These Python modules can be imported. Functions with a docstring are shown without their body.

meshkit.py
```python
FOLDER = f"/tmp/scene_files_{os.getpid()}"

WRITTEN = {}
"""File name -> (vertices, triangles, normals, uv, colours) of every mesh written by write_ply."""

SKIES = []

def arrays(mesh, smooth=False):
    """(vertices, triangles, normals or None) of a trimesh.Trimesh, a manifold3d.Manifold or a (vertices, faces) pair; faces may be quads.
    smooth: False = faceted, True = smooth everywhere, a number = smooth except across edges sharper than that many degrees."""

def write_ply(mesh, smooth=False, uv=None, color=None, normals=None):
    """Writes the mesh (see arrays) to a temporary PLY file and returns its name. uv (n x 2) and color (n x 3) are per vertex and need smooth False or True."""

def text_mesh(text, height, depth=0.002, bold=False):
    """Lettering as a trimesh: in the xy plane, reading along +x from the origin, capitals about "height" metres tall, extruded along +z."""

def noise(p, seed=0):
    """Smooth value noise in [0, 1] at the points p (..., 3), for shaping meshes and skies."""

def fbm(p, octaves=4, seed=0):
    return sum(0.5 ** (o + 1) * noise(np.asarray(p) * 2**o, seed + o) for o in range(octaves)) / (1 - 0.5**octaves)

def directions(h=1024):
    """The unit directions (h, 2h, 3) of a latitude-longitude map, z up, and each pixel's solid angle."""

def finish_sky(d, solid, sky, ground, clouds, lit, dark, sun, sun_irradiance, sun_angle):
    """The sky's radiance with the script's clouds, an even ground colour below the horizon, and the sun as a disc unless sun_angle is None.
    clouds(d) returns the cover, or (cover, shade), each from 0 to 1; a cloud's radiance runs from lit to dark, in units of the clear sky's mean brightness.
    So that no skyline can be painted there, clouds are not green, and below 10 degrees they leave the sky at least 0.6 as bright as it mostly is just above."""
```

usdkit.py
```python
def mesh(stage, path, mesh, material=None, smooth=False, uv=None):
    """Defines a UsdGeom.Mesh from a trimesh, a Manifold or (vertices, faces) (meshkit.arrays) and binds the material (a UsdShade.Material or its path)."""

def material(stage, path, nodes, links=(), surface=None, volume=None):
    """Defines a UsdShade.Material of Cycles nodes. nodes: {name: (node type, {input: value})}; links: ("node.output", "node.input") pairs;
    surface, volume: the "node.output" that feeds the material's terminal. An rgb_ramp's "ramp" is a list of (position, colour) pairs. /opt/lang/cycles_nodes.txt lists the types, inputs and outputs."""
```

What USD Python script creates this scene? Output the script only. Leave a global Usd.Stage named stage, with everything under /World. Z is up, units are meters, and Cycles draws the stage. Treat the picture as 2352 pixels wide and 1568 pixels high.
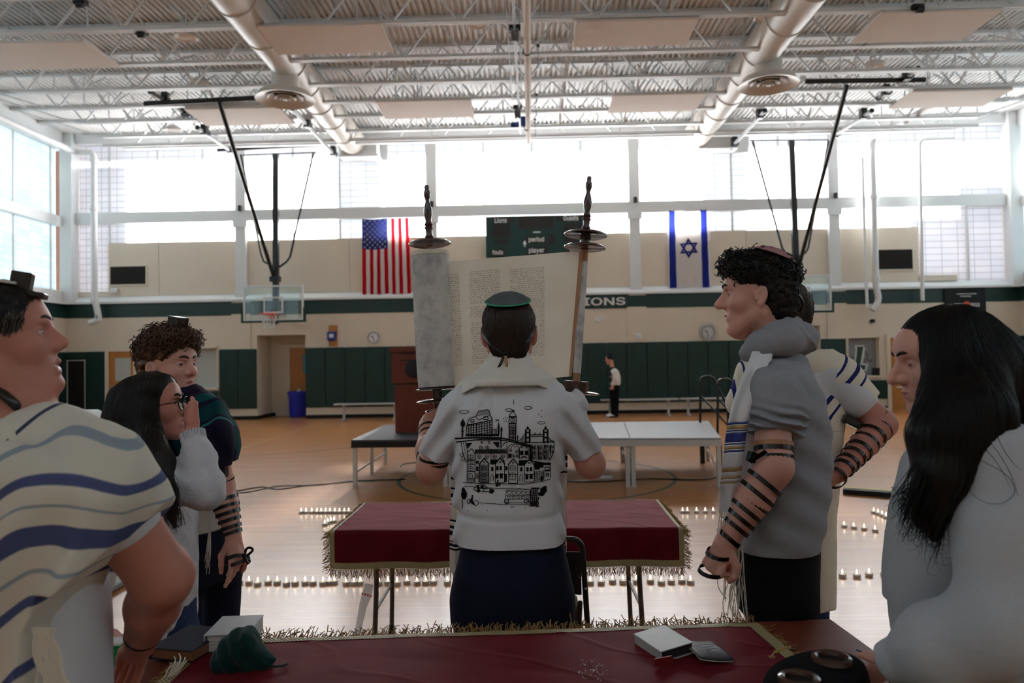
import math, random
import numpy as np
import trimesh, manifold3d, usdkit, meshkit
from scipy import ndimage
from scipy.spatial import cKDTree
from shapely.geometry import Polygon
from scipy.interpolate import CubicSpline
from pxr import Usd, UsdGeom, UsdLux, UsdShade, Sdf, Gf, Vt

random.seed(7)
rng = np.random.default_rng(11)
stage = Usd.Stage.CreateInMemory()
UsdGeom.SetStageUpAxis(stage, UsdGeom.Tokens.z)
UsdGeom.SetStageMetersPerUnit(stage, 1.0)
UsdGeom.Xform.Define(stage, '/World')
UsdGeom.Scope.Define(stage, '/World/Looks')

# ------------------------------------------------------------------ camera
IW, IH, FPX = 2352, 1568, 1700.0
EYE = np.array([0.0, 0.0, 1.6])
def _camrot(vx, vy, roll):
    a = np.array([(vx - IW / 2) / FPX, -(vy - IH / 2) / FPX, -1.0]); a /= np.linalg.norm(a)
    u = np.array([-math.sin(roll), math.cos(roll), 0.0]); u -= a * (u @ a); u /= np.linalg.norm(u)
    return np.stack([np.cross(a, u), a, u], 1)
CM = _camrot(1210, 822, 0.0175)          # world -> camera
def at(px, py, Y=None, Z=None, X=None):
    """The point of the room seen at a pixel of the photograph, at a given depth, height or side."""
    d = CM.T @ np.array([(px - IW / 2) / FPX, -(py - IH / 2) / FPX, -1.0])
    t = (Y - EYE[1]) / d[1] if Y is not None else (Z - EYE[2]) / d[2] if Z is not None else (X - EYE[0]) / d[0]
    return EYE + d * t
cam = UsdGeom.Camera.Define(stage, '/World/camera')
cam.CreateHorizontalApertureAttr(36.0); cam.CreateVerticalApertureAttr(24.0)
cam.CreateFocalLengthAttr(36.0 * FPX / IW)
cam.CreateClippingRangeAttr(Gf.Vec2f(0.05, 400))
cam.CreateFStopAttr(3.6); cam.CreateFocusDistanceAttr(2.55)
cam.CreateExposureAttr(0.92)
_m = np.eye(4); _m[:3, :3] = CM.T; _m[:3, 3] = EYE
cam.AddTransformOp().Set(Gf.Matrix4d(*_m.T.ravel().tolist()))

# ------------------------------------------------------------------ daylight
dome = UsdLux.DomeLight.Define(stage, '/World/sky')
dome.CreateIntensityAttr(0.42); dome.CreateColorAttr(Gf.Vec3f(0.80, 0.90, 1.0))
sun = UsdLux.DistantLight.Define(stage, '/World/sun')          # low winter sun behind the far wall
sun.CreateIntensityAttr(4200.0); sun.CreateAngleAttr(3.0); sun.CreateColorAttr(Gf.Vec3f(1.0, 0.95, 0.88))
sun.AddRotateXYZOp().Set(Gf.Vec3f(-62, 0, 0))                 # shines towards -y and down

# ------------------------------------------------------------------ helpers
def S(r, g, b):
    c = np.array([r, g, b]) / 255.0
    return tuple(np.where(c < 0.04045, c / 12.92, ((c + 0.055) / 1.055) ** 2.4))
LOOKS = {}
def mat(name, color, rough=0.6, spec=0.35, metal=0.0, vary=0.0, vscale=8.0, bump=0.0, bscale=60.0, bdist=0.004, sheen=0.0, coat=0.0, stretch=(1, 1, 1), sss=0.0):
    """A principled material whose colour and relief vary with object-space noise."""
    if name in LOOKS: return LOOKS[name]
    c = S(*color) if max(color) > 1 else color
    n = {'p': ('principled_bsdf', dict(base_color=c, roughness=rough, specular_ior_level=spec, metallic=metal, sheen_weight=sheen, coat_weight=coat, coat_roughness=0.1))}
    if sss:
        n['p'][1].update(subsurface_weight=sss, subsurface_scale=0.012)
    l = []
    if vary or bump:
        n['tc'] = ('texture_coordinate', {}); n['mp'] = ('mapping', dict(scale=stretch)); l.append(('tc.object', 'mp.vector'))
    if vary:
        n['nz'] = ('noise_texture', dict(scale=vscale, detail=4.0, roughness=0.6)); l.append(('mp.vector', 'nz.vector'))
        lo = tuple(x * (1 - vary) for x in c); hi = tuple(min(1, x * (1 + vary)) for x in c)
        n['rp'] = ('rgb_ramp', dict(ramp=[(0.25, lo), (0.75, hi)])); l += [('nz.fac', 'rp.fac'), ('rp.color', 'p.base_color')]
    if bump:
        n['nb'] = ('noise_texture', dict(scale=bscale, detail=3.0)); l.append(('mp.vector', 'nb.vector'))
        n['bm'] = ('bump', dict(strength=bump, distance=bdist)); l += [('nb.fac', 'bm.height'), ('bm.normal', 'p.normal')]
    LOOKS[name] = usdkit.material(stage, '/World/Looks/' + name, n, l, surface='p.BSDF')
    return LOOKS[name]
def nodes(name, n, l, surface):
    LOOKS[name] = usdkit.material(stage, '/World/Looks/' + name, n, l, surface=surface)
    return LOOKS[name]

USED = {}
def numbered(parent, name):
    k = USED.get((parent, name), 0); USED[(parent, name)] = k + 1
    return name if k == 0 else f'{name}_{k:03d}'
class Thing:
    def __init__(self, name, label=None, cat=None, loc=(0, 0, 0), group=None, kind=None, rotz=0.0):
        self.path = '/World/' + numbered('/World', name); self.name = name
        self.loc = np.array(loc, float); self.rotz = rotz
        x = UsdGeom.Xform.Define(stage, self.path); x.AddTranslateOp().Set(Gf.Vec3d(*map(float, loc)))
        if rotz: x.AddRotateZOp().Set(math.degrees(rotz))
        self.prim = x.GetPrim(); self.tag(label, cat, group, kind)
    def tag(self, label=None, cat=None, group=None, kind=None):
        for k, v in (('label', label), ('category', cat), ('group', group), ('kind', kind)):
            if v: self.prim.SetCustomDataByKey(k, v)
        return self
    def part(self, name, mesh, m, smooth=False, label=None, parent=None, kind=None, local=False):
        """A mesh given in room coordinates becomes a part (or, under parent, a sub-part)."""
        v, f = mesh if isinstance(mesh, tuple) else arr(mesh)
        if not local:
            v = v - self.loc
            if self.rotz:
                c, s = math.cos(-self.rotz), math.sin(-self.rotz); v = v @ np.array([[c, -s, 0], [s, c, 0], [0, 0, 1]]).T
        up = parent or self.path
        path = up + '/' + numbered(up, name)
        q = usdkit.mesh(stage, path, (v, f), LOOKS[m] if isinstance(m, str) else m, smooth=smooth)
        if label: q.GetPrim().SetCustomDataByKey('label', label)
        if kind: q.GetPrim().SetCustomDataByKey('kind', kind)
        return path
    def copy(self, loc, label, rotz=0.0, group=None, cat=None, scale=None):
        was = self.prim.GetCustomData()
        t = Thing(self.name, label, cat or was.get('category'), loc, group or was.get('group'), rotz=rotz)
        if scale is not None: UsdGeom.Xformable(t.prim).AddScaleOp().Set(Gf.Vec3f(*scale))
        t.prim.GetReferences().AddInternalReference(self.prim.GetPath()); t.prim.SetInstanceable(True)
        return t
def one(name, mesh, m, label, cat, group=None, kind=None, smooth=False):
    """A thing that is one mesh."""
    v, f = mesh if isinstance(mesh, tuple) else arr(mesh)
    base = np.array([*(v[:, :2].min(0) + v[:, :2].max(0)) / 2, v[:, 2].min()])
    path = '/World/' + numbered('/World', name)
    q = usdkit.mesh(stage, path, (v - base, f), LOOKS[m] if isinstance(m, str) else m, smooth=smooth)
    q.AddTranslateOp().Set(Gf.Vec3d(*map(float, base)))
    for k, x in (('label', label), ('category', cat), ('group', group), ('kind', kind)):
        if x: q.GetPrim().SetCustomDataByKey(k, x)
    return path
def arr(m):
    if hasattr(m, 'to_mesh'):
        k = m.to_mesh(); return np.array(k.vert_properties[:, :3], float), np.array(k.tri_verts, int)
    return np.array(m.vertices, float), np.array(m.faces, int)
def cat_(*ms):
    vs, fs, n = [], [], 0
    for m in ms:
        v, f = m if isinstance(m, tuple) else arr(m)
        if len(f) == 0: continue
        f = np.asarray(f)
        if f.shape[1] == 4: f = np.vstack([f[:, [0, 1, 2]], f[:, [0, 2, 3]]])
        vs.append(np.asarray(v, float)); fs.append(f + n); n += len(v)
    return np.vstack(vs), np.vstack(fs)
_BQ = np.array([[0, 2, 3, 1], [4, 5, 7, 6], [0, 1, 5, 4], [2, 6, 7, 3], [0, 4, 6, 2], [1, 3, 7, 5]])
_BF = np.vstack([_BQ[:, [0, 1, 2]], _BQ[:, [0, 2, 3]]])
def box(x0, x1, y0, y1, z0, z1):
    v = np.array([[x, y, z] for x in (x0, x1) for y in (y0, y1) for z in (z0, z1)], float)
    return v, _BF[:, ::-1].copy()
def cbox(c, s, R=None):
    v, f = box(*[q for k in range(3) for q in (-s[k] / 2, s[k] / 2)])
    if R is not None: v = v @ np.asarray(R).T
    return v + np.asarray(c), f
def rbox(c, s, r, R=None, n=3):
    """A box with rounded edges: hull of eight spheres."""
    sp = manifold3d.Manifold.sphere(r, 4 * n)
    h = [sp.translate([(i - .5) * (s[0] - 2 * r), (j - .5) * (s[1] - 2 * r), (k - .5) * (s[2] - 2 * r)]) for i in (0, 1) for j in (0, 1) for k in (0, 1)]
    v, f = arr(manifold3d.Manifold.batch_hull(h))
    if R is not None: v = v @ np.asarray(R).T
    return v + np.asarray(c), f
def frames(p):
    p = np.asarray(p, float); t = np.gradient(p, axis=0); t /= np.linalg.norm(t, axis=1, keepdims=True) + 1e-12
    a = np.zeros_like(p); k = np.eye(3)[np.argmin(np.abs(t[0]))]
    a[0] = np.cross(t[0], k)
    for i in range(1, len(p)): a[i] = a[i - 1]
    for i in range(len(p)):
        if i: a[i] = a[i - 1] - t[i] * (a[i - 1] @ t[i])
        else: a[0] -= t[0] * (a[0] @ t[0])
        a[i] /= np.linalg.norm(a[i]) + 1e-12
    return t, a, np.cross(t, a)
def tube(p, r, n=8, cap=True, flat=1.0):
    p = np.asarray(p, float); t, a, b = frames(p); m = len(p); r = np.broadcast_to(r, (m,))
    g = np.arange(n) * 2 * np.pi / n
    v = p[:, None] + r[:, None, None] * (np.cos(g)[None, :, None] * a[:, None] + flat * np.sin(g)[None, :, None] * b[:, None])
    i, j = np.meshgrid(np.arange(m - 1), np.arange(n), indexing='ij')
    q = np.stack([i * n + j, i * n + (j + 1) % n, (i + 1) * n + (j + 1) % n, (i + 1) * n + j], -1).reshape(-1, 4)
    v = v.reshape(-1, 3); f = np.vstack([q[:, [0, 1, 2]], q[:, [0, 2, 3]]])
    if cap:
        k = len(v); v = np.vstack([v, p[:1], p[-1:]]); j = np.arange(n)
        f = np.vstack([f, np.stack([np.full(n, k), (j + 1) % n, j], 1), np.stack([np.full(n, k + 1), (m - 1) * n + j, (m - 1) * n + (j + 1) % n], 1)])
    return v, f
def bar(p, q, w, h=None, up=(0, 0, 1)):
    """A straight rectangular bar from p to q."""
    p, q = np.asarray(p, float), np.asarray(q, float); t = q - p; L = np.linalg.norm(t); t /= L
    u = np.asarray(up, float); 
    if abs(t @ u) > 0.98: u = np.array([1.0, 0, 0])
    s = np.cross(t, u); s /= np.linalg.norm(s); u = np.cross(s, t)
    return cbox((p + q) / 2, (w, L, h or w), np.stack([s, t, u], 1))
def spline(p, n=20):
    p = np.asarray(p, float); s = np.r_[0, np.cumsum(np.linalg.norm(np.diff(p, axis=0), axis=1))]
    return CubicSpline(s, p)(np.linspace(0, s[-1], n))
def lathe(prof, n=24, origin=(0, 0, 0), R=None):
    """prof: (radius, height) pairs from bottom to top."""
    prof = np.asarray(prof, float); g = np.arange(n) * 2 * np.pi / n; m = len(prof)
    v = np.stack([prof[:, :1] * np.cos(g), prof[:, :1] * np.sin(g), np.repeat(prof[:, 1:], n, 1)], -1).reshape(-1, 3)
    i, j = np.meshgrid(np.arange(m - 1), np.arange(n), indexing='ij')
    q = np.stack([i * n + j, i * n + (j + 1) % n, (i + 1) * n + (j + 1) % n, (i + 1) * n + j], -1).reshape(-1, 4)
    f = np.vstack([q[:, [0, 1, 2]], q[:, [0, 2, 3]]])
    if R is not None: v = v @ np.asarray(R).T
    return v + np.asarray(origin), f
def grid(fn, nu, nv, wrap=False):
    """A surface fn(u, v) -> points (arrays), u, v in [0, 1]."""
    u, w = np.meshgrid(np.linspace(0, 1, nu), np.linspace(0, 1, nv), indexing='ij')
    v = fn(u, w).reshape(-1, 3)
    i, j = np.meshgrid(np.arange(nu - 1), np.arange(nv - 1), indexing='ij')
    q = np.stack([i * nv + j, (i + 1) * nv + j, (i + 1) * nv + j + 1, i * nv + j + 1], -1).reshape(-1, 4)
    return v, np.vstack([q[:, [0, 1, 2]], q[:, [0, 2, 3]]])
def thick(mesh, t, inward=False):
    """Gives an open sheet a thickness t (back copy plus rim)."""
    v, f = mesh
    tm = trimesh.Trimesh(v, f, process=False); n = np.zeros_like(v); fn = np.cross(v[f[:, 1]] - v[f[:, 0]], v[f[:, 2]] - v[f[:, 0]])
    for k in range(3): np.add.at(n, f[:, k], fn)
    n /= np.linalg.norm(n, axis=1, keepdims=True) + 1e-12
    e = np.sort(np.vstack([f[:, [0, 1]], f[:, [1, 2]], f[:, [2, 0]]]), axis=1); d = np.vstack([f[:, [0, 1]], f[:, [1, 2]], f[:, [2, 0]]])
    _, inv, cnt = np.unique(e, axis=0, return_inverse=True, return_counts=True); rim = d[cnt[inv.ravel()] == 1]
    N = len(v); w = v - n * t
    g = np.vstack([f, f[:, ::-1] + N, np.stack([rim[:, 1], rim[:, 0], rim[:, 0] + N], 1), np.stack([rim[:, 1], rim[:, 0] + N, rim[:, 1] + N], 1)])
    return np.vstack([v, w]), g
def prism(poly, d, flip=False):
    """poly: shapely polygon(s) in xy, extruded along +z."""
    gs = [g for g in getattr(poly, 'geoms', [poly]) if g.geom_type == 'Polygon' and g.area > 1e-12]
    return cat_(*[trimesh.creation.extrude_polygon(g, d, engine='earcut') for g in gs])
def place(mesh, o, ex, ey, ez=None):
    """Maps a mesh's local axes onto ex, ey, ez at o."""
    v, f = mesh if isinstance(mesh, tuple) else arr(mesh)
    ex, ey = np.asarray(ex, float), np.asarray(ey, float); ez = np.cross(ex, ey) if ez is None else np.asarray(ez, float)
    return v @ np.stack([ex, ey, ez]) + np.asarray(o, float), f
def rotm(ax, deg):
    return trimesh.transformations.rotation_matrix(math.radians(deg), ax)[:3, :3]
def text(s, h, d=0.004, bold=True):
    return arr(meshkit.text_mesh(s, h, d, bold))
def fit_text(s, o, w, h, d=0.004, bold=True, ex=(1, 0, 0), ey=(0, 0, 1), center=True):
    """Lettering fitted to width w and height h, its lower left corner (or centre) at o."""
    v, f = text(s, 1.0, 1.0, bold); lo, hi = v.min(0), v.max(0)
    v = (v - lo) / (hi - lo) * np.array([w, h, d])
    if center: v[:, :2] -= np.array([w, h]) / 2
    ex, ey = np.asarray(ex, float), np.asarray(ey, float)
    return v @ np.stack([ex, ey, np.cross(ex, ey)]) + np.asarray(o), f
# ------------------------------------------------------------------ modelling of soft shapes: distance fields meshed with surface nets
def smin(a, b, k):
    if k <= 0: return np.minimum(a, b)
    h = np.maximum(k - np.abs(a - b), 0) / k
    return np.minimum(a, b) - h * h * k * .25
class Field:
    def __init__(self, lo, hi, h):
        self.h = h; self.lo = np.asarray(lo, float); self.n = np.ceil((np.asarray(hi, float) - self.lo) / h).astype(int) + 1
        self.v = np.full(self.n, .05, np.float32)
    def _blk(self, lo, hi):
        i0 = np.maximum(np.floor((np.asarray(lo) - self.lo) / self.h).astype(int), 0); i1 = np.minimum(np.ceil((np.asarray(hi) - self.lo) / self.h).astype(int) + 1, self.n)
        if np.any(i1 <= i0): return None, None
        ax = [(self.lo[k] + self.h * np.arange(i0[k], i1[k])).astype(np.float32) for k in range(3)]
        return tuple(slice(a, b) for a, b in zip(i0, i1)), np.meshgrid(*ax, indexing='ij', sparse=True)
    def put(self, fn, lo, hi, k=.01, sub=False, keep=False):
        m = .03 + k
        s, g = self._blk(np.asarray(lo) - m, np.asarray(hi) + m)
        if s is None: return self
        d = fn(*g).astype(np.float32); a = self.v[s]
        if keep: self.v[s] = np.maximum(a, d)
        elif sub: self.v[s] = -smin(-a, d, k)
        else: self.v[s] = smin(a, np.minimum(d, .05), k)
        return self
    def cone(self, a, b, ra, rb=None, k=.012, sub=False, flat=None):
        """Round cone from a to b. flat=(direction, factor): squashed along a direction."""
        rb = ra if rb is None else rb; a, b = np.asarray(a, float), np.asarray(b, float); r = max(ra, rb)
        t = b - a; L2 = float(t @ t) + 1e-12
        if flat: u, s = np.asarray(flat[0], float), flat[1]; u = u / np.linalg.norm(u)
        def fn(x, y, z):
            px, py, pz = x - a[0], y - a[1], z - a[2]
            h = np.clip((px * t[0] + py * t[1] + pz * t[2]) / L2, 0, 1)
            qx, qy, qz = px - h * t[0], py - h * t[1], pz - h * t[2]
            if flat:
                w = (qx * u[0] + qy * u[1] + qz * u[2]); e = w * (1 / s - 1); qx, qy, qz = qx + e * u[0], qy + e * u[1], qz + e * u[2]
            rr = ra + (rb - ra) * h
            d = np.sqrt(qx * qx + qy * qy + qz * qz) - rr
            return d * (min(s, 1) if flat else 1)
        ex = r * (max(1, flat[1]) if flat else 1)
        return self.put(fn, np.minimum(a, b) - ex, np.maximum(a, b) + ex, k, sub)
    def ell(self, c, r, R=None, k=.012, sub=False):
        c, r = np.asarray(c, float), np.asarray(r, float); R = np.eye(3) if R is None else np.asarray(R)   # columns of R: axes
        def fn(x, y, z):
            p = [x - c[0], y - c[1], z - c[2]]
            q = [(p[0] * R[0, i] + p[1] * R[1, i] + p[2] * R[2, i]) / r[i] for i in range(3)]
            k0 = np.sqrt(q[0] ** 2 + q[1] ** 2 + q[2] ** 2); k1 = np.sqrt((q[0] / r[0]) ** 2 + (q[1] / r[1]) ** 2 + (q[2] / r[2]) ** 2)
            return k0 * (k0 - 1) / np.maximum(k1, 1e-6)
        e = np.abs(R) @ r
        return self.put(fn, c - e, c + e, k, sub)
    def rbox(self, c, s, r, R=None, k=.006, sub=False):
        c, s = np.asarray(c, float), np.asarray(s, float) / 2 - r; R = np.eye(3) if R is None else np.asarray(R)
        def fn(x, y, z):
            p = [x - c[0], y - c[1], z - c[2]]
            q = [np.abs(p[0] * R[0, i] + p[1] * R[1, i] + p[2] * R[2, i]) - s[i] for i in range(3)]
            o = np.sqrt(sum(np.maximum(a, 0) ** 2 for a in q)); return o + np.minimum(np.maximum(np.maximum(q[0], q[1]), q[2]), 0) - r
        e = np.abs(R) @ (s + r)
        return self.put(fn, c - e, c + e, k, sub)
    def loft(self, secs, k=.012, sub=False, pw=2.3):
        """secs: (centre, half width, half depth, sideways direction) from bottom to top: an elliptical trunk with smooth sections."""
        C = np.array([s[0] for s in secs], float); z = C[:, 2]; o = np.argsort(z); C, z = C[o], z[o]
        A = np.array([s[1] for s in secs])[o]; B = np.array([s[2] for s in secs])[o]; U = np.array([np.asarray(s[3], float)[:2] / np.linalg.norm(np.asarray(s[3], float)[:2]) for s in secs])[o]
        zz = np.linspace(z[0], z[-1], 80); from scipy.interpolate import PchipInterpolator as PI
        cx, cy, ha, hb, ux, uy = (PI(z, q)(zz) for q in (C[:, 0], C[:, 1], A, B, U[:, 0], U[:, 1]))
        def fn(x, y, zv):
            zc = np.clip(zv, z[0], z[-1]); ip = lambda q: np.interp(zc, zz, q).astype(np.float32)
            X, Y = x - ip(cx), y - ip(cy); u0, u1 = ip(ux), ip(uy); n = np.sqrt(u0 * u0 + u1 * u1); u0, u1 = u0 / n, u1 / n
            a, b = ip(ha), ip(hb); p, q = np.abs(X * u0 + Y * u1) / a, np.abs(-X * u1 + Y * u0) / b
            rr = (p ** pw + q ** pw + 1e-9) ** (1 / pw); d = (rr - 1) * np.minimum(a, b)
            e = np.maximum(np.maximum(z[0] - zv, zv - z[-1]), -.2)
            return np.where(e > 0, np.sqrt(np.maximum(d, 0) ** 2 + e * e), np.maximum(d, e))
        ex = max(A.max(), B.max()); lo = C.min(0) - ex; hi = C.max(0) + ex; lo[2], hi[2] = z[0], z[-1]
        return self.put(fn, lo, hi, k, sub)
    def cut(self, p, n):
        """Keeps the side of the plane through p that n points away from."""
        p, n = np.asarray(p, float), np.asarray(n, float) / np.linalg.norm(n)
        ax = [(self.lo[k] + self.h * np.arange(self.n[k])).astype(np.float32) for k in range(3)]; x, y, z = np.meshgrid(*ax, indexing='ij', sparse=True)
        self.v = np.maximum(self.v, ((x - p[0]) * n[0] + (y - p[1]) * n[1] + (z - p[2]) * n[2]).astype(np.float32)); return self
    def fold(self, fn):
        """Adds fn(x, y, z) to the distance: folds and creases."""
        ax = [(self.lo[k] + self.h * np.arange(self.n[k])).astype(np.float32) for k in range(3)]; m = np.abs(self.v) < .045
        i = np.nonzero(m); self.v[i] += fn(ax[0][i[0]], ax[1][i[1]], ax[2][i[2]]).astype(np.float32); return self
    def blank(self):
        F = Field(self.lo, self.lo, self.h); F.n = self.n; F.v = np.full(self.n, .05, np.float32); return F
    def join(self, F, k): self.v = smin(self.v, F.v, k); return self
    def mesh(self):
        v = self.v; s = v < 0; nx, ny, nz = v.shape
        c = np.zeros((nx - 1, ny - 1, nz - 1), np.uint8)
        for i in (0, 1):
            for j in (0, 1):
                for k in (0, 1): c += s[i:nx - 1 + i, j:ny - 1 + j, k:nz - 1 + k]
        idx = np.argwhere((c > 0) & (c < 8)); I, J, K = idx.T
        acc = np.zeros((len(idx), 3)); cnt = np.zeros(len(idx))
        cor = {q: v[I + q[0], J + q[1], K + q[2]].astype(float) for q in [(a, b, d) for a in (0, 1) for b in (0, 1) for d in (0, 1)]}
        for ax in range(3):
            for a in (0, 1):
                for b in (0, 1):
                    q0 = [0, 0, 0]; o = [k for k in range(3) if k != ax]; q0[o[0]], q0[o[1]] = a, b; q1 = list(q0); q1[ax] = 1
                    f0, f1 = cor[tuple(q0)], cor[tuple(q1)]; m = (f0 < 0) != (f1 < 0); t = np.where(m, f0 / np.where(m, f0 - f1, 1), 0)
                    p = np.array(q0, float)[None] + t[:, None] * np.eye(3)[ax]; acc += np.where(m[:, None], p, 0); cnt += m
        P = (idx + acc / cnt[:, None]) * self.h + self.lo
        num = np.full(c.shape, -1, np.int64); num[I, J, K] = np.arange(len(idx)); F = []
        for ax in range(3):
            o = [k for k in range(3) if k != ax]
            sl0 = [slice(1, -1)] * 3; sl1 = [slice(1, -1)] * 3; sl0[ax] = slice(0, -1); sl1[ax] = slice(1, None)
            A, B = s[tuple(sl0)], s[tuple(sl1)]; e = np.argwhere(A != B); g = e.copy(); g[:, o[0]] += 1; g[:, o[1]] += 1
            inside = A[tuple(e.T)]
            q = []
            for da, db in ((-1, -1), (0, -1), (0, 0), (-1, 0)):
                h = g.copy(); h[:, o[0]] += da; h[:, o[1]] += db; q.append(num[tuple(h.T)])
            q = np.stack(q, 1); flip = inside if ax != 1 else ~inside
            F.append(np.where(flip[:, None], q, q[:, ::-1]))
        F = np.vstack(F); F = F[(F >= 0).all(1)]
        return P, np.vstack([F[:, [0, 1, 2]], F[:, [0, 2, 3]]])
    def depth(self, axis=1):
        """First surface met along +axis, as (axes, map); nan where nothing is met."""
        s = self.v < 0; first = s.argmax(axis); hit = s.any(axis); g = np.indices(first.shape)
        ii = [g[0], first, g[1]] if axis == 1 else [first, g[0], g[1]]; jj = list(ii); jj[axis] = np.maximum(first - 1, 0)
        a, b = self.v[tuple(jj)], self.v[tuple(ii)]; t = np.clip(a / np.where(a != b, a - b, 1), 0, 1)
        return np.where(hit, self.lo[axis] + self.h * (first - 1 + t), np.nan)
def near_faces(mesh, mask):
    v, f = mesh; keep = mask[f].all(1); f = f[keep]; u, inv = np.unique(f, return_inverse=True); return v[u], inv.reshape(-1, 3)
def normals(mesh):
    v, f = mesh; n = np.zeros_like(v); fn = np.cross(v[f[:, 1]] - v[f[:, 0]], v[f[:, 2]] - v[f[:, 0]])
    for k in range(3): np.add.at(n, f[:, k], fn)
    return n / (np.linalg.norm(n, axis=1, keepdims=True) + 1e-12)
def skin_patch(mesh, mask, off=.0006):
    n = normals(mesh); return near_faces((mesh[0] + n * off, mesh[1]), mask)
def primvar(path, name, values):
    g = UsdGeom.Mesh.Get(stage, path); UsdGeom.PrimvarsAPI(g).CreatePrimvar(name, Sdf.ValueTypeNames.FloatArray, 'vertex').Set(Vt.FloatArray.FromNumpy(np.asarray(values, np.float32)))
def fold_noise(sc, amp, seed=0, st=(1, 1, 1)):
    return lambda x, y, z: amp * (2 * meshkit.fbm(np.stack([x * sc * st[0], y * sc * st[1], z * sc * st[2]], -1), 3, seed) - 1)
def unit(v): v = np.asarray(v, float); return v / (np.linalg.norm(v) + 1e-12)
def frame(fwd, up=(0, 0, 1)):
    """Columns: right, forward, up."""
    f = unit(fwd); r = unit(np.cross(f, up)); return np.stack([r, f, np.cross(r, f)], 1)
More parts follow.
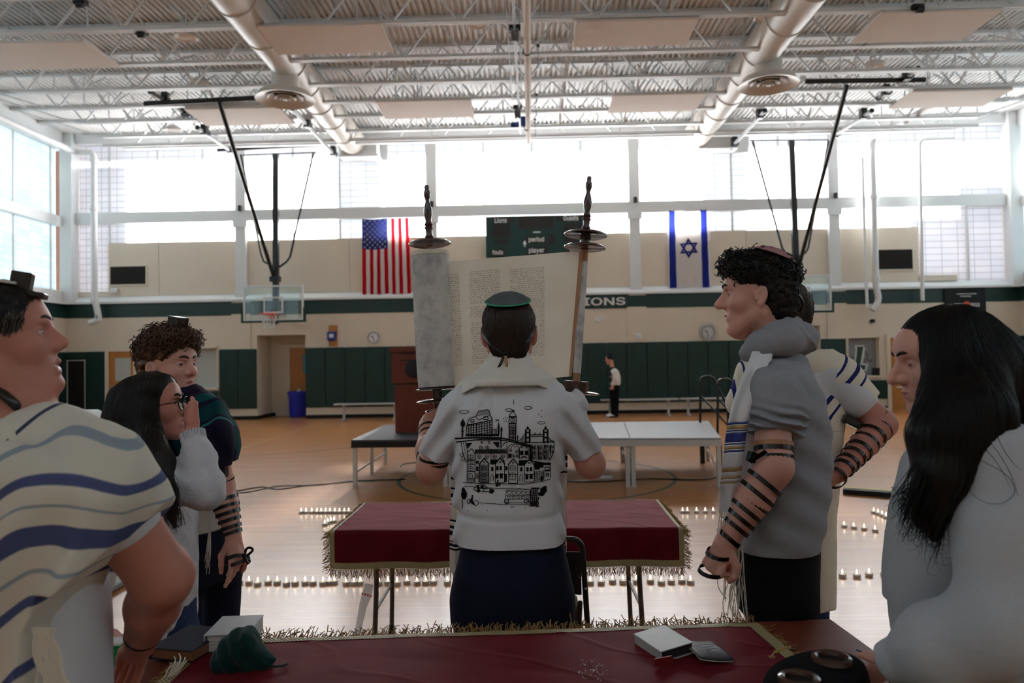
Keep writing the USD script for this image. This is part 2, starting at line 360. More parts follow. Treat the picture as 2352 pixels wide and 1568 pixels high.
# ------------------------------------------------------------------ heads, hands, straps
def head_frame(yaw, pitch=0.0, roll=0.0):
    """yaw: 0 faces away from the camera (+y), 90 faces left (-x), -90 faces right; pitch up positive."""
    return rotm([0, 0, 1], yaw) @ rotm([1, 0, 0], pitch) @ rotm([0, 1, 0], roll)
def head_field(F, o, R, s=1.0, nose=1.0, jaw=1.0, brow=1.0, lips=1.0, mouth=0.0, ear=1.0, nose_drop=0.0, chin=1.0, lid=1.0):
    """Adds a head to a field. o: centre (ear height), R: frame, s: size."""
    W = lambda p: o + R @ (np.asarray(p, float) * s)
    c = lambda a, b, ra, rb=None, k=.012, **q: F.cone(W(a), W(b), ra * s, (rb if rb is not None else ra) * s, k, **q)
    e = lambda p, r, k=.02, rot=None, **q: F.ell(W(p), np.asarray(r) * s, R if rot is None else R @ rot, k, **q)
    e((0, -.012, .048), (.076, .098, .082), .01); e((0, .03, .01), (.066, .065, .075), .03); e((0, .036, -.045), (.053 * jaw, .052, .062), .03)
    for x in (-1, 1):
        c((x * .055 * jaw, -.008, -.045), (x * .022 * chin, .066, -.096), .017, .017, .03); e((x * .04, .058, -.018), (.026, .026, .024), .022)
        c((x * .012, .086, .034), (x * .042, .07, .036), .0115 * brow, .010, .018)
    e((0, .074, .055), (.05, .024, .035), .025); e((0, .072 + .006 * chin, -.097), (.022 * chin, .02 * chin, .018), .018); e((0, .062, -.06), (.034, .03, .026), .02)
    for x in (-1, 1): e((x * .033, .093, .012), (.017, .0135, .012), .012, sub=True)
    for x in (-1, 1):
        e((x * .0315, .0765, .012), (.0155, .0145, .0125), .004); e((x * .0315, .0935, .0115 - .003 * (1 - lid)), (.0142, .0175, .0055 * lid), .0015, sub=True)
    c((0, .088, .026), (0, .089 + .024 * nose, -.014 - nose_drop), .0085, .0115, .012); e((0, .088 + .022 * nose, -.019 - nose_drop), (.0125, .013, .0105), .008); c((0, .07, .02), (0, .088, -.02), .015, .017, .015)
    for x in (-1, 1): e((x * .0125, .09 + .008 * nose, -.024), (.0085, .012, .009), .006); e((x * .0065, .095 + .012 * nose, -.0325), (.004, .006, .004), .002, sub=True)
    for x in (-1, 1): c((0, .0945, -.0525), (x * .021, .082, -.0555), .0062 * lips, .003, .006)
    c((-.015, .0885, -.0655 - mouth), (.015, .0885, -.0655 - mouth), .0072 * lips, .0072 * lips, .007)
    for x in (-1, 1): c((0, .101, -.0585 - mouth * .5), (x * .021, .087, -.058), .0016 + mouth * .45, .0012, .002, sub=True)
    for x in (-1, 1):
        rot = rotm([0, 0, 1], x * 30) @ rotm([1, 0, 0], 12); e((x * .079, -.012, .0), (.0075 * ear, .0185 * ear, .032 * ear), .006, rot); e((x * .0765, -.006, -.024), (.006, .009, .010), .006)
        e((x * .0865, -.009, .003), (.0068, .0108, .0205), .003, rot, sub=True); c((x * .076, .004, -.008), (x * .074, .004, .006), .006, .005, .006)
def eyes(t, o, R, s, iris='iris_brown', look=(0, 0, 0), white='eye_white', brow='hair_dark', brow_w=1.0, dy=0.0):
    W = lambda p: o + R @ (np.asarray(p, float) * s)
    for x in (-1, 1):
        c = W((x * .0315, .0752 + dy, .0118)); sp = trimesh.creation.icosphere(2, .0122 * s); p = t.part('eye', (sp.vertices + c, sp.faces), white, True)
        d = unit(R @ (unit(np.array([look[0], 1.0, look[2]])))); q = frame(d); t.part('iris', lathe([(0, .0015), (.004, .0012), (.0062, 0)], 16, c + d * .0116 * s, np.stack([q[:, 0], q[:, 2] * -1, q[:, 1]], 1) * s), iris, True, parent=p)
        b = [W((x * a, y + dy, z)) for a, y, z in ((.009, .1045, .034), (.026, .1015, .0405), (.043, .0895, .0385), (.054, .077, .031))]
        t.part('eyebrow', tube(spline(b, 9), np.array([.003, .0046, .005, .005, .0046, .004, .0034, .0026, .0014]) * s * brow_w, 7, flat=.7), brow, True)
def head_paint(t, mesh, o, R, s, lips='lips', ml=0.0):
    """Lips as a part of their own: the faces of the head there, a hair's breadth proud."""
    q = (mesh[0] - o) @ R / s
    m = (np.abs(q[:, 0]) < .023) & (q[:, 1] > .076) & (np.abs(q[:, 2] + .0605 + ml / 2) < (.0105 + ml / 2) * np.maximum(1 - (q[:, 0] / .0235) ** 2, 0) ** .7)
    if m.sum() > 10: t.part('lips', skin_patch(mesh, m, .0004), lips, True)
def hand_field(F, wrist, fwd, back, side, curl=(20, 25, 15), spread=.12, thumb=(35, 25), s=1.0, lens=(.074, .082, .076, .060), thumb_dir=None, per=None):
    """A hand: palm, four fingers of different lengths bent at three joints, a thumb from the side of the palm. side: unit vector towards the thumb."""
    f, n, sd = unit(fwd), unit(back), unit(side); w = np.asarray(wrist, float); info = []
    kn = [w + (f * q + sd * u) * s for q, u in ((.088, .031), (.092, .0105), (.088, -.0105), (.079, -.030))]
    for k, p in enumerate(kn):
        F.cone(w + sd * (.016 - .0105 * k) * s, p, .0135 * s, .0112 * s, .012); d = unit(f + sd * spread * (1.2 - .8 * k)); q = p; b = n.copy(); ang = 0
        cu = per[k] if per else curl
        for j, fr in enumerate((.44, .31, .25)):
            a = math.radians(cu[j]); d2 = d * math.cos(a) - b * math.sin(a); b = b * math.cos(a) + d * math.sin(a); d = d2; e = q + d * lens[k] * fr * s
            F.cone(q, e, (.0094 - .0009 * j) * s, (.0088 - .0011 * j) * s, .004); q = e
        info.append((q, d, b))
    F.cone(w + f * .03 * s + sd * .012 * s, w + f * .07 * s, .017 * s, .014 * s, .015)
    tb = w + (f * .022 + sd * .022 - n * .006) * s; td = unit(f * .75 + sd * .75 - n * .35) if thumb_dir is None else unit(thumb_dir)
    m1 = tb + td * .042 * s; F.cone(tb, m1, .0155 * s, .0118 * s, .012); ax = unit(f * math.cos(math.radians(thumb[0])) + td * .6 - sd * .2); m2 = m1 + ax * .032 * s; F.cone(m1, m2, .0108 * s, .0095 * s, .005); ax2 = unit(ax - sd * math.sin(math.radians(thumb[1])) - n * .15); m3 = m2 + ax2 * .026 * s; F.cone(m2, m3, .0095 * s, .0078 * s, .004); info.append((m3, ax2, n))
    return info
def bands(a, b, ra, rb, us, w=.011, th=.0022, tilt=14, n=26, flat=None):
    """Leather straps wound round a limb from a to b."""
    a, b = np.asarray(a, float), np.asarray(b, float); t = unit(b - a); u = unit(np.cross(t, (0.3, 0.2, 1))); v = np.cross(t, u); out = []
    for k, q in enumerate(us):
        r = (ra(q) if callable(ra) else ra + (rb - ra) * q) + .0012; g = np.linspace(0, 2 * math.pi, n); c = a + (b - a) * q; sh = math.tan(math.radians(tilt)) * r
        ring_ = [c + (u * np.cos(x) + v * np.sin(x)) * 0 for x in g]
        P = []
        for rr, dw in ((r, -w / 2), (r + th, -w / 2), (r + th, w / 2), (r, w / 2)):
            P.append(c + np.cos(g)[:, None] * u * rr + np.sin(g)[:, None] * v * rr + t * (dw + sh * np.cos(g))[:, None])
        P = np.stack(P, 1).reshape(-1, 3); i, j = np.meshgrid(np.arange(n - 1), np.arange(4), indexing='ij')
        f = np.stack([i * 4 + j, i * 4 + (j + 1) % 4, (i + 1) * 4 + (j + 1) % 4, (i + 1) * 4 + j], -1).reshape(-1, 4); out.append((P, np.vstack([f[:, [0, 1, 2]], f[:, [0, 2, 3]]])))
    return out
def ribbon(pts, w, th, nrm):
    """A flat strap along points; nrm: direction its face looks (one or per point)."""
    p = np.asarray(pts, float); t = np.gradient(p, axis=0); t /= np.linalg.norm(t, axis=1, keepdims=True); n = np.broadcast_to(np.asarray(nrm, float), p.shape); n = n - t * (n * t).sum(1, keepdims=True); n = n / np.linalg.norm(n, axis=1, keepdims=True)
    s = np.cross(t, n); P = np.stack([p - s * w / 2 - n * th / 2, p + s * w / 2 - n * th / 2, p + s * w / 2 + n * th / 2, p - s * w / 2 + n * th / 2], 1).reshape(-1, 3); m = len(p)
    i, j = np.meshgrid(np.arange(m - 1), np.arange(4), indexing='ij'); f = np.stack([i * 4 + j, (i + 1) * 4 + j, (i + 1) * 4 + (j + 1) % 4, i * 4 + (j + 1) % 4], -1).reshape(-1, 4)
    return P, np.vstack([f[:, [0, 1, 2]], f[:, [0, 2, 3]], [[0, 1, 2], [0, 2, 3], [4 * m - 4, 4 * m - 2, 4 * m - 3], [4 * m - 4, 4 * m - 1, 4 * m - 2]]])
def strands(t, name, curves, width, m, taper=True, parent=None, label=None):
    """Hair as basis curves. curves: list of (k, 3) arrays in room coordinates."""
    up = parent or t.path; path = up + '/' + numbered(up, name)
    c = UsdGeom.BasisCurves.Define(stage, path); c.CreateTypeAttr('linear')
    P = np.vstack(curves) - t.loc; c.CreatePointsAttr(Vt.Vec3fArray.FromNumpy(P.astype(np.float32))); c.CreateCurveVertexCountsAttr(Vt.IntArray.FromNumpy(np.array([len(q) for q in curves], np.int32)))
    wd = np.concatenate([np.interp(np.linspace(0, 1, len(q)), [0, .7, 1], [width, width * .9, width * .35]) if taper else np.full(len(q), width) for q in curves])
    c.CreateWidthsAttr(Vt.FloatArray.FromNumpy(wd.astype(np.float32))); c.SetWidthsInterpolation('vertex')
    UsdShade.MaterialBindingAPI.Apply(c.GetPrim()).Bind(LOOKS[m])
    if label: c.GetPrim().SetCustomDataByKey('label', label)
    return path
# ------------------------------------------------------------------ people's materials
mat('skin', (204, 148, 130), .5, .35, vary=.07, vscale=18, bump=.05, bscale=240, bdist=.002, sss=.12)
mat('skin_pale', (212, 160, 144), .5, .35, vary=.06, vscale=18, bump=.05, bscale=240, bdist=.002, sss=.12)
mat('skin_warm', (190, 130, 114), .5, .35, vary=.08, vscale=16, bump=.06, bscale=220, bdist=.002, sss=.1)
mat('lips', (186, 122, 112), .4, .4); mat('eye_white', (196, 190, 184), .15, .5); mat('iris_brown', (48, 30, 22), .1, .6)
mat('hair_dark', (24, 18, 15), .46, .35, vary=.2, vscale=30); mat('hair_black', (12, 10, 11), .46, .28, vary=.15, vscale=30); mat('hair_brown', (52, 36, 26), .42, .45, vary=.25, vscale=40); mat('hair_chestnut', (86, 56, 34), .4, .45, vary=.25, vscale=40)
mat('leather', (14, 13, 13), .22, .55, bump=.1, bscale=90)
mat('tee_white', (214, 215, 220), .85, .15, vary=.02, vscale=6, bump=.15, bscale=420, bdist=.002)
mat('navy_cloth', (24, 28, 46), .85, .15, vary=.1, vscale=9, bump=.25, bscale=300); mat('black_cloth', (17, 17, 20), .85, .15, vary=.12, vscale=9, bump=.25, bscale=300)
mat('grey_knit', (150, 152, 158), .9, .12, vary=.05, vscale=60, bump=.25, bscale=380, bdist=.003); mat('denim', (38, 52, 86), .85, .15, vary=.2, vscale=60, bump=.3, bscale=420)
mat('oat_fleece', (184, 188, 195), .92, .1, vary=.035, vscale=90, bump=.3, bscale=300, bdist=.003); mat('wool_cream', (224, 219, 211), .88, .12, vary=.03, vscale=20, bump=.3, bscale=500, bdist=.002)
mat('knit_white', (206, 208, 214), .92, .1, vary=.03, vscale=30, bump=.5, bscale=170, bdist=.006); mat('fringe_cream', (220, 214, 200), .85, .12)
mat('felt_grey', (92, 98, 100), .9, .12, vary=.25, vscale=45, bump=.3, bscale=300); mat('trim_mint', (52, 176, 128), .6, .3); mat('suede_pink', (176, 128, 132), .9, .12, vary=.06, vscale=20); mat('velvet_black', (13, 13, 15), .95, .04, sheen=.02)
mat('teal_cloth', (10, 66, 68), .85, .15, vary=.15, vscale=12); mat('plum_cloth', (34, 26, 48), .85, .15, vary=.15, vscale=12)
# ------------------------------------------------------------------ room materials
D = 20.8                                  # far wall
XL, XR, YB, ZC = -13.1, 13.72, -3.0, 8.2   # left wall, right wall, wall behind the camera, deck
mat('cream', (226, 214, 196), .55, .3, vary=.035, vscale=1.3, bump=.12, bscale=90)
mat('white_paint', (228, 230, 230), .4, .4, vary=.02, vscale=2)
mat('green_paint', (28, 58, 54), .38, .45, vary=.06, vscale=2.2)
mat('green_vinyl', (20, 52, 46), .42, .4, vary=.07, vscale=3, bump=.08, bscale=140)
mat('black_rubber', (20, 20, 21), .6, .3)
mat('deck', (222, 220, 217), .5, .35, vary=.03, vscale=1.1)
mat('steel_white', (225, 226, 226), .42, .4, vary=.02, vscale=3)
mat('steel_grey', (150, 152, 152), .4, .5)
mat('black_steel', (22, 22, 24), .38, .5)
mat('black_plastic', (15, 15, 16), .45, .45)
mat('oak', (190, 128, 68), .42, .4, vary=.16, vscale=5, stretch=(6, 6, .5))
mat('acoustic', (226, 216, 208), .8, .15, vary=.015, vscale=2)
mat('duct', (214, 206, 196), .38, .45, vary=.04, vscale=1.5)
mat('ink', (16, 16, 18), .7, .2)
mat('white_ink', (235, 236, 236), .5, .3)
mat('mid_grey', (120, 122, 124), .5, .3)
mat('screen_dark', (44, 42, 42), .5, .35, vary=.05, vscale=4)
def panel_mat(name, axis, cell, tint, tintb, frac):
    """Translucent fibreglass panel: light passes diffusely, the grid inside it blocks some."""
    sc = dict(n={}, l=[])
    n = {'g': ('geometry', {}), 'sx': ('separate_xyz', {}), 'cx': ('combine_xyz', {}),
         'br': ('brick_texture', dict(offset=0.0, scale=1.0, color1=tint, color2=tintb, mortar=tuple(frac * x for x in tint), mortar_size=.011, mortar_smooth=.3, brick_width=cell[0], row_height=cell[1])),
         'nz': ('noise_texture', dict(scale=.7, detail=2.0)), 'mr': ('map_range', dict(from_min=.3, from_max=.7, to_min=.8, to_max=1.08)), 'ml': ('vector_math', dict(math_type='scale')),
         't': ('translucent_bsdf', {}), 'd': ('principled_bsdf', dict(base_color=S(205, 212, 212), roughness=.35)), 'm': ('mix_closure', dict(fac=.22))}
    l = [('g.position', 'sx.vector'), ('sx.' + axis, 'cx.x'), ('sx.z', 'cx.y'), ('cx.vector', 'br.vector'), ('g.position', 'nz.vector'), ('nz.fac', 'mr.value'),
         ('br.color', 'ml.vector1'), ('mr.result', 'ml.scale'), ('ml.vector', 't.color'), ('t.BSDF', 'm.closure1'), ('d.BSDF', 'm.closure2')]
    return nodes(name, n, l, 'm.closure')
panel_mat('panel_far', 'x', (.45, .18), (.80, .84, .90), (.72, .78, .86), .5)
panel_mat('panel_side', 'y', (.5, .18), (.74, .84, .82), (.56, .66, .64), .6)  # darker cell tint stands in for dappled tree shade on the side panes
# maple floor: boards run left to right
nodes('maple', {
    'g': ('geometry', {}), 'br': ('brick_texture', dict(offset=.37, offset_frequency=2, scale=1.0, color1=S(198, 134, 74), color2=S(180, 114, 58), mortar=S(120, 72, 34), mortar_size=.0012, mortar_smooth=.2, brick_width=1.1, row_height=.057, bias=-.1)),
    'mp': ('mapping', dict(scale=(1.2, 30, 1))), 'nz': ('noise_texture', dict(scale=1.6, detail=5.0, roughness=.65)), 'rp': ('rgb_ramp', dict(ramp=[(.3, (.78, .78, .78)), (.7, (1.1, 1.1, 1.1))])),
    'mx': ('mix_color', dict(blend_type='multiply', fac=1.0, use_clamp_result=False)), 'nb': ('noise_texture', dict(scale=2.2, detail=2.0)), 'mp2': ('mapping', dict(scale=(.5, 9, 1))),
    'bm': ('bump', dict(strength=.18, distance=.004)), 'ad': ('math', dict(math_type='multiply_add', value2=.35)), 'inv': ('math', dict(math_type='multiply', value2=-.6)),
    'p': ('principled_bsdf', dict(roughness=.32, specular_ior_level=.5, coat_weight=.38, coat_roughness=.2))},
    [('g.position', 'br.vector'), ('g.position', 'mp.vector'), ('mp.vector', 'nz.vector'), ('nz.fac', 'rp.fac'), ('br.color', 'mx.a'), ('rp.color', 'mx.b'), ('mx.result', 'p.base_color'),
     ('g.position', 'mp2.vector'), ('mp2.vector', 'nb.vector'), ('br.fac', 'inv.value1'), ('nb.fac', 'ad.value1'), ('inv.value', 'ad.value3'), ('ad.value', 'bm.height'), ('bm.normal', 'p.normal')], 'p.BSDF')
mat('line_green', (58, 84, 72), .28, .5); mat('line_white', (200, 160, 114), .28, .5); mat('line_dark', (50, 52, 54), .28, .5)

# ------------------------------------------------------------------ floor and court lines
fl = Thing('floor', kind='structure')
fl.part('maple_boards', box(XL - .3, XR + .3, YB - .3, D + 1.6, -.12, 0), 'maple')
def ring(cx, cy, r, w, a0=0, a1=2 * math.pi, n=96, z=.0012):
    g = np.linspace(a0, a1, n); c, s = np.cos(g), np.sin(g)
    v = np.concatenate([np.stack([cx + (r + k) * c, cy + (r + k) * s, np.full(n, z)], 1) for k in (-w / 2, w / 2)])
    i = np.arange(n - 1); return v, np.vstack([np.stack([i, i + n, i + n + 1], 1), np.stack([i, i + n + 1, i + 1], 1)])
def line(x0, y0, x1, y1, w=.05, z=.0012):
    d = np.array([x1 - x0, y1 - y0]); d = d / np.linalg.norm(d); s = np.array([-d[1], d[0]]) * w / 2
    return np.array([[x0 - s[0], y0 - s[1], z], [x1 - s[0], y1 - s[1], z], [x1 + s[0], y1 + s[1], z], [x0 + s[0], y0 + s[1], z]]), np.array([[0, 1, 2], [0, 2, 3]])
fl.part('court_line', ring(.1, 10.0, 1.83, .05), 'line_green', label='green centre circle painted on the floor')
fl.part('court_line', line(XL + 1, 19.4, XR - 1, 19.4, .05), 'line_dark')
fl.part('court_line', line(.1, .5, .1, 19.4, .05, .0010), 'line_green')
for sx in (-1, 1):
    fl.part('court_line', ring(sx * 8.3, 10.2, 1.83, .05, z=.0011), 'line_dark')
    fl.part('court_line', line(sx * 7.2 - 1.83, 19.4, sx * 7.2 - 1.83, 13.6, .05), 'line_white')
    fl.part('court_line', line(sx * 7.2 + 1.83, 19.4, sx * 7.2 + 1.83, 13.6, .05), 'line_white')
    fl.part('court_line', line(sx * 7.2 - 1.83, 13.6, sx * 7.2 + 1.83, 13.6, .05, .0014), 'line_white')
    fl.part('court_line', ring(sx * 7.2, 13.6, 1.83, .05, math.pi, 2 * math.pi, 48), 'line_white')
    fl.part('court_line', ring(sx * 7.2, 18.2, 6.0, .05, math.pi, 2 * math.pi, 80, z=.0009), 'line_dark')

# ------------------------------------------------------------------ far wall
A1, A2 = (-7.63, -6.25), (6.75, 8.19)           # two door alcoves
AD = 1.15
COLS = [-8.07, -2.62, 3.10, 8.66]
wf = Thing('wall_far', kind='structure')
for x0, x1 in ((XL - .3, A1[0]), (A1[1], A2[0]), (A2[1], XR + .3)):
    segs = [(x0, x1)]
    for o in ((-9.72, -8.74), (8.92, 9.85)):       # shallow window niches
        segs = [q for s0, s1 in segs for q in (((s0, o[0]), (o[1], s1)) if s0 < o[0] and o[1] < s1 else ((s0, s1),))]
    for s0, s1 in segs: wf.part('lower_wall', box(s0, s1, D, D + .3, 0, 2.37), 'cream')
for (o0, o1, z0, z1) in ((-9.72, -8.74, .86, 2.07), (8.92, 9.85, .9, 2.04)):
    wf.part('lower_wall', box(o0, o1, D, D + .3, 0, z0), 'cream'); wf.part('lower_wall', box(o0, o1, D, D + .3, z1, 2.37), 'cream')
wf.part('lower_wall', box(XL - .3, XR + .3, D, D + .3, 2.37, 3.34), 'cream')
for a0, a1 in (A1, A2):
    wf.part('alcove', cat_(box(a0 - .1, a0, D + .3, D + AD + .1, 0, 2.47), box(a1, a1 + .1, D + .3, D + AD + .1, 0, 2.47), box(a0, a1, D + AD, D + AD + .1, 0, 2.47), box(a0, a1, D + .3, D + AD, 2.37, 2.47)), 'cream')
    wf.part('alcove_baseboard', cat_(box(a0, a0 + .012, D, D + AD, 0, .1), box(a0, a0 + .12, D + AD - .012, D + AD, 0, .1)), 'black_rubber')
for cx in COLS:                                   # pilasters below the steel columns
    wf.part('pilaster', box(cx - .27, cx + .27, D - .035, D, 1.99, 2.985), 'cream')
    wf.part('pilaster_stripe', box(cx - .27, cx + .27, D - .04, D, 2.985, 3.30), 'green_paint')
edges = [XL] + [q for c in COLS for q in (c - .27, c + .27)] + [XR]
for k in range(0, len(edges), 2):
    wf.part('green_stripe', box(edges[k], edges[k + 1], D - .012, D, 2.95, 3.34), 'green_paint')
def ledge(x0, x1):
    return cat_(*[(np.array([[x, y, z] for x in (x0, x1) for y, z in ((D, 3.34), (D - .10, 3.34), (D - .10, 3.40), (D + .12, 3.56), (D + .3, 3.56), (D + .3, 3.34))]), np.array([[0, 1, 7], [0, 7, 6], [1, 2, 8], [1, 8, 7], [2, 3, 9], [2, 9, 8], [3, 4, 10], [3, 10, 9], [4, 5, 11], [4, 11, 10], [5, 0, 6], [5, 6, 11], [0, 5, 4], [0, 4, 3], [0, 3, 2], [0, 2, 1], [6, 7, 8], [6, 8, 9], [6, 9, 10], [6, 10, 11]]))])
wf.part('ledge', ledge(XL, XR), 'white_paint', label='white sloped sill below the upper wall')
for k, (u0, u1) in enumerate(((-11.92, COLS[0] - .15), (COLS[0] + .15, COLS[1] - .15), (COLS[1] + .15, COLS[2] - .15), (COLS[2] + .15, COLS[3] - .15), (COLS[3] + .15, 11.02))):
    m = (u0 + u1) / 2 + (.35 if k % 2 else -.4)
    for q0, q1 in ((u0, m - .006), (m + .006, u1)): wf.part('upper_panel', box(q0, q1, D + .10, D + .22, 3.56, 5.09), 'cream')
wf.part('upper_backing', box(-11.92, 11.02, D + .22, D + .3, 3.56, 5.085), 'cream')
wf.part('upper_panel', box(XL, -11.92, D + .10, D + .3, 3.56, 3.70), 'cream'); wf.part('upper_panel', box(11.02, 12.05, D + .06, D + .3, 3.56, 3.72), 'cream')
for cx in COLS:
    wf.part('column', cat_(box(cx - .15, cx + .15, D - .02, D, 3.30, ZC - .3), box(cx - .15, cx - .13, D, D + .26, 3.34, ZC - .3), box(cx + .13, cx + .15, D, D + .26, 3.34, ZC - .3)), 'white_paint')
    wf.part('column_cap', box(cx - .2, cx + .2, D - .06, D + .1, 5.45, 5.62), 'white_paint'); wf.part('motion_sensor', rbox((cx + .02, D - .09, 5.98), (.1, .08, .16), .015), 'black_plastic')
for x in (XL + .12, XR - .12):
    wf.part('corner_column', box(x - .17, x + .17, D - .2, D + .2, 3.34, ZC), 'white_paint')
be = [XL] + COLS + [XR]
for k in range(5): wf.part('cross_beam', box(be[k] + .002, be[k + 1] - .002, D - .015, D + .2, 5.63, 5.95), 'white_paint')
wf.part('roof_beam', box(XL, XR, D - .05, D + .3, 7.92, ZC), 'white_paint')
for x0 in (-5.25, 4.95):                        # blank panels where the ducts come through
    wf.part('duct_panel', box(x0, x0 + 1.4, D + .03, D + .2, 7.28, 7.92), 'white_paint')
# padding on the lower wall
def pads(x0, x1, z0=.31, z1=1.99):
    n = max(1, round((x1 - x0) / .56)); w = (x1 - x0) / n
    for k in range(n):
        v, f = rbox((x0 + w * (k + .5), D - .03, (z0 + z1) / 2), (w - .006, .06, z1 - z0), .018, n=1)
        wf.part('wall_pad', (v, f), 'green_vinyl', smooth=50)
pads(XL, -13.06); pads(-12.53, -11.95); pads(-11.05, -9.76); pads(-9.72, -8.72, .31, .82); pads(-8.70, A1[0]); pads(A1[1], A2[0]); pads(A2[1], 8.88); pads(8.92, 9.98, .31, .82); pads(11.05, XR)
pads(-13.06, -12.53, 1.76, 1.99)
bb = Thing('baseboard_far', kind='structure')
for x0, x1 in ((XL, -11.95), (-11.05, A1[0]), (A1[1], A2[0]), (A2[1], 9.98), (11.05, XR)):
    bb.part('black_base', box(x0, x1, D - .015, D, 0, .1), 'black_rubber')
def window(name, mk, edges, rows, face, m, side=None):
    """A bay of translucent panels: one pane per opening with mullions of some depth between them."""
    w = Thing(name, kind='structure')
    for z0, z1 in rows:
        for e0, e1 in zip(edges[:-1], edges[1:]): w.part('pane', mk(e0 + .02, e1 - .02, z0, z1, face, None), m)
        for e in edges[1:-1]: w.part('mullion', mk(e - .02, e + .02, z0, z1, face - .03 * (1 if side is None else side), face + .05 * (1 if side is None else side)), 'steel_white')
    return w
def far_q(a, b, z0, z1, y, y1):
    return (np.array([[a, y, z0], [b, y, z0], [b, y, z1], [a, y, z1]]), np.array([[0, 1, 2], [0, 2, 3]])) if y1 is None else box(a, b, y, y1, z0, z1)
def side_q(a, b, z0, z1, x, x1):
    return (np.array([[x, a, z0], [x, b, z0], [x, b, z1], [x, a, z1]]), np.array([[0, 1, 2], [0, 2, 3]])) if x1 is None else box(min(x, x1), max(x, x1), a, b, z0, z1)
MUL = [[XL + .29, -11.90, -10.5, -9.2, COLS[0] - .15], [COLS[0] + .15, -6.6, -5.26, -3.9, COLS[1] - .15], [COLS[1] + .15, -1.14, .24, 1.63, COLS[2] - .15], [COLS[2] + .15, 4.5, 5.87, 7.2, COLS[3] - .15], [COLS[3] + .15, 10.0, 11.04, 12.4, XR - .29]]
for k, e in enumerate(MUL):
    w = window(f'window_{k + 1}', far_q, e, [(5.09, 5.63), (5.95, 7.92)], D + .16, 'panel_far')
    if k == 0: w.part('pane', far_q(e[0], e[1] - .02, 3.70, 5.09, D + .16, None), 'panel_far'); w.part('mullion', box(-12.42, -12.39, D + .1, D + .2, 3.7, 5.09), 'steel_white')
    if k == 4:
        for a, b in ((e[2], e[3]), (e[3], e[4])): w.part('pane', far_q(a + .02, b - .02, 3.56, 5.09, D + .16, None), 'panel_far')
        w.part('mullion', box(e[3] - .03, e[3] + .03, D + .1, D + .2, 3.56, 5.09), 'steel_white')
# ------------------------------------------------------------------ side and back walls
for nm, x, sd, wn in (('wall_left', XL, -1, 6), ('wall_right', XR, 1, 7)):
    ws = Thing(nm, kind='structure')
    bx = lambda a, b, y0, y1, z0, z1: box(min(x + sd * a, x + sd * b), max(x + sd * a, x + sd * b), y0, y1, z0, z1)
    ws.part('lower_wall', bx(0, .3, YB, D + .3, 0, 3.34), 'cream'); ws.part('green_stripe', bx(-.012, 0, YB, D - .012, 2.95, 3.34), 'green_paint')
    ws.part('ledge', bx(-.1, .3, YB, D - .1, 3.34, 3.42), 'white_paint'); ws.part('ledge', bx(-.02, .3, YB, D - .1, 3.42, 3.72), 'white_paint')
    ws.part('cross_beam', bx(-.015, .2, YB, D - .2, 5.55, 5.83), 'white_paint'); ws.part('roof_beam', bx(-.05, .3, YB, D, 7.75, ZC), 'white_paint')
    n = int((D - YB) / .57)
    for k in range(max(0, n - 22), n):
        v, f = rbox((x - sd * .03, YB + (k + .5) * (D - YB - .06) / n, 1.15), (.06, .56, 1.68), .018, n=1); ws.part('wall_pad', (v, f), 'green_vinyl', smooth=50)
    ws.part('wall_padding', bx(-.06, 0, YB, YB + max(0, n - 22) * (D - YB - .06) / n, .31, 1.99), 'green_vinyl')
    for y in (15.3, 9.3, 3.3): ws.part('column', bx(-.02, .3, y - .17, y + .17, 3.72, 7.75), 'white_paint')
    ed = [YB] + [20.35 - 1.5 * k for k in range(14, -1, -1)] + [D - .2]
    window(f'window_{wn}', side_q, ed, [(3.72, 5.55), (5.83, 7.75)], x + sd * .16, 'panel_side', sd)
bs = Thing('baseboard_left', kind='structure'); bs.part('black_base', box(XL, XL + .015, YB, D - .02, 0, .1), 'black_rubber')
bs = Thing('baseboard_right', kind='structure'); bs.part('black_base', box(XR - .015, XR, YB, D - .02, 0, .1), 'black_rubber')
wb = Thing('wall_back', kind='structure')
wb.part('lower_wall', box(XL - .3, XR + .3, YB - .3, YB, 0, 6.35), 'cream'); wb.part('roof_beam', box(XL, XR, YB - .3, YB, 7.92, ZC), 'white_paint')
window('window_8', far_q, [XL + .1 + 1.491 * k for k in range(19)], [(6.35, 7.92)], YB - .16, 'panel_far', -1)  # unseen panes behind the camera, sized to light the near figures
# ------------------------------------------------------------------ ceiling: fluted steel deck
ce = Thing('ceiling', kind='structure')
p = .118; xs = []; zs = []
for k in range(int((XR - XL) / p) + 1):
    x = XL + k * p; xs += [x, x + .052, x + .064, x + .106]; zs += [ZC, ZC, ZC + .045, ZC + .045]
xs, zs = np.array(xs), np.array(zs); n = len(xs)
v = np.concatenate([np.stack([xs, np.full(n, y), zs], 1) for y in (YB, D + .3)]); i = np.arange(n - 1)
ce.part('fluted_deck', (v, np.vstack([np.stack([i, i + 1 + n, i + 1], 1), np.stack([i, i + n, i + n + 1], 1)])), 'deck')
ce.part('roof', box(XL - .3, XR + .3, YB - .3, D + 1.7, ZC + .05, ZC + .4), 'deck')
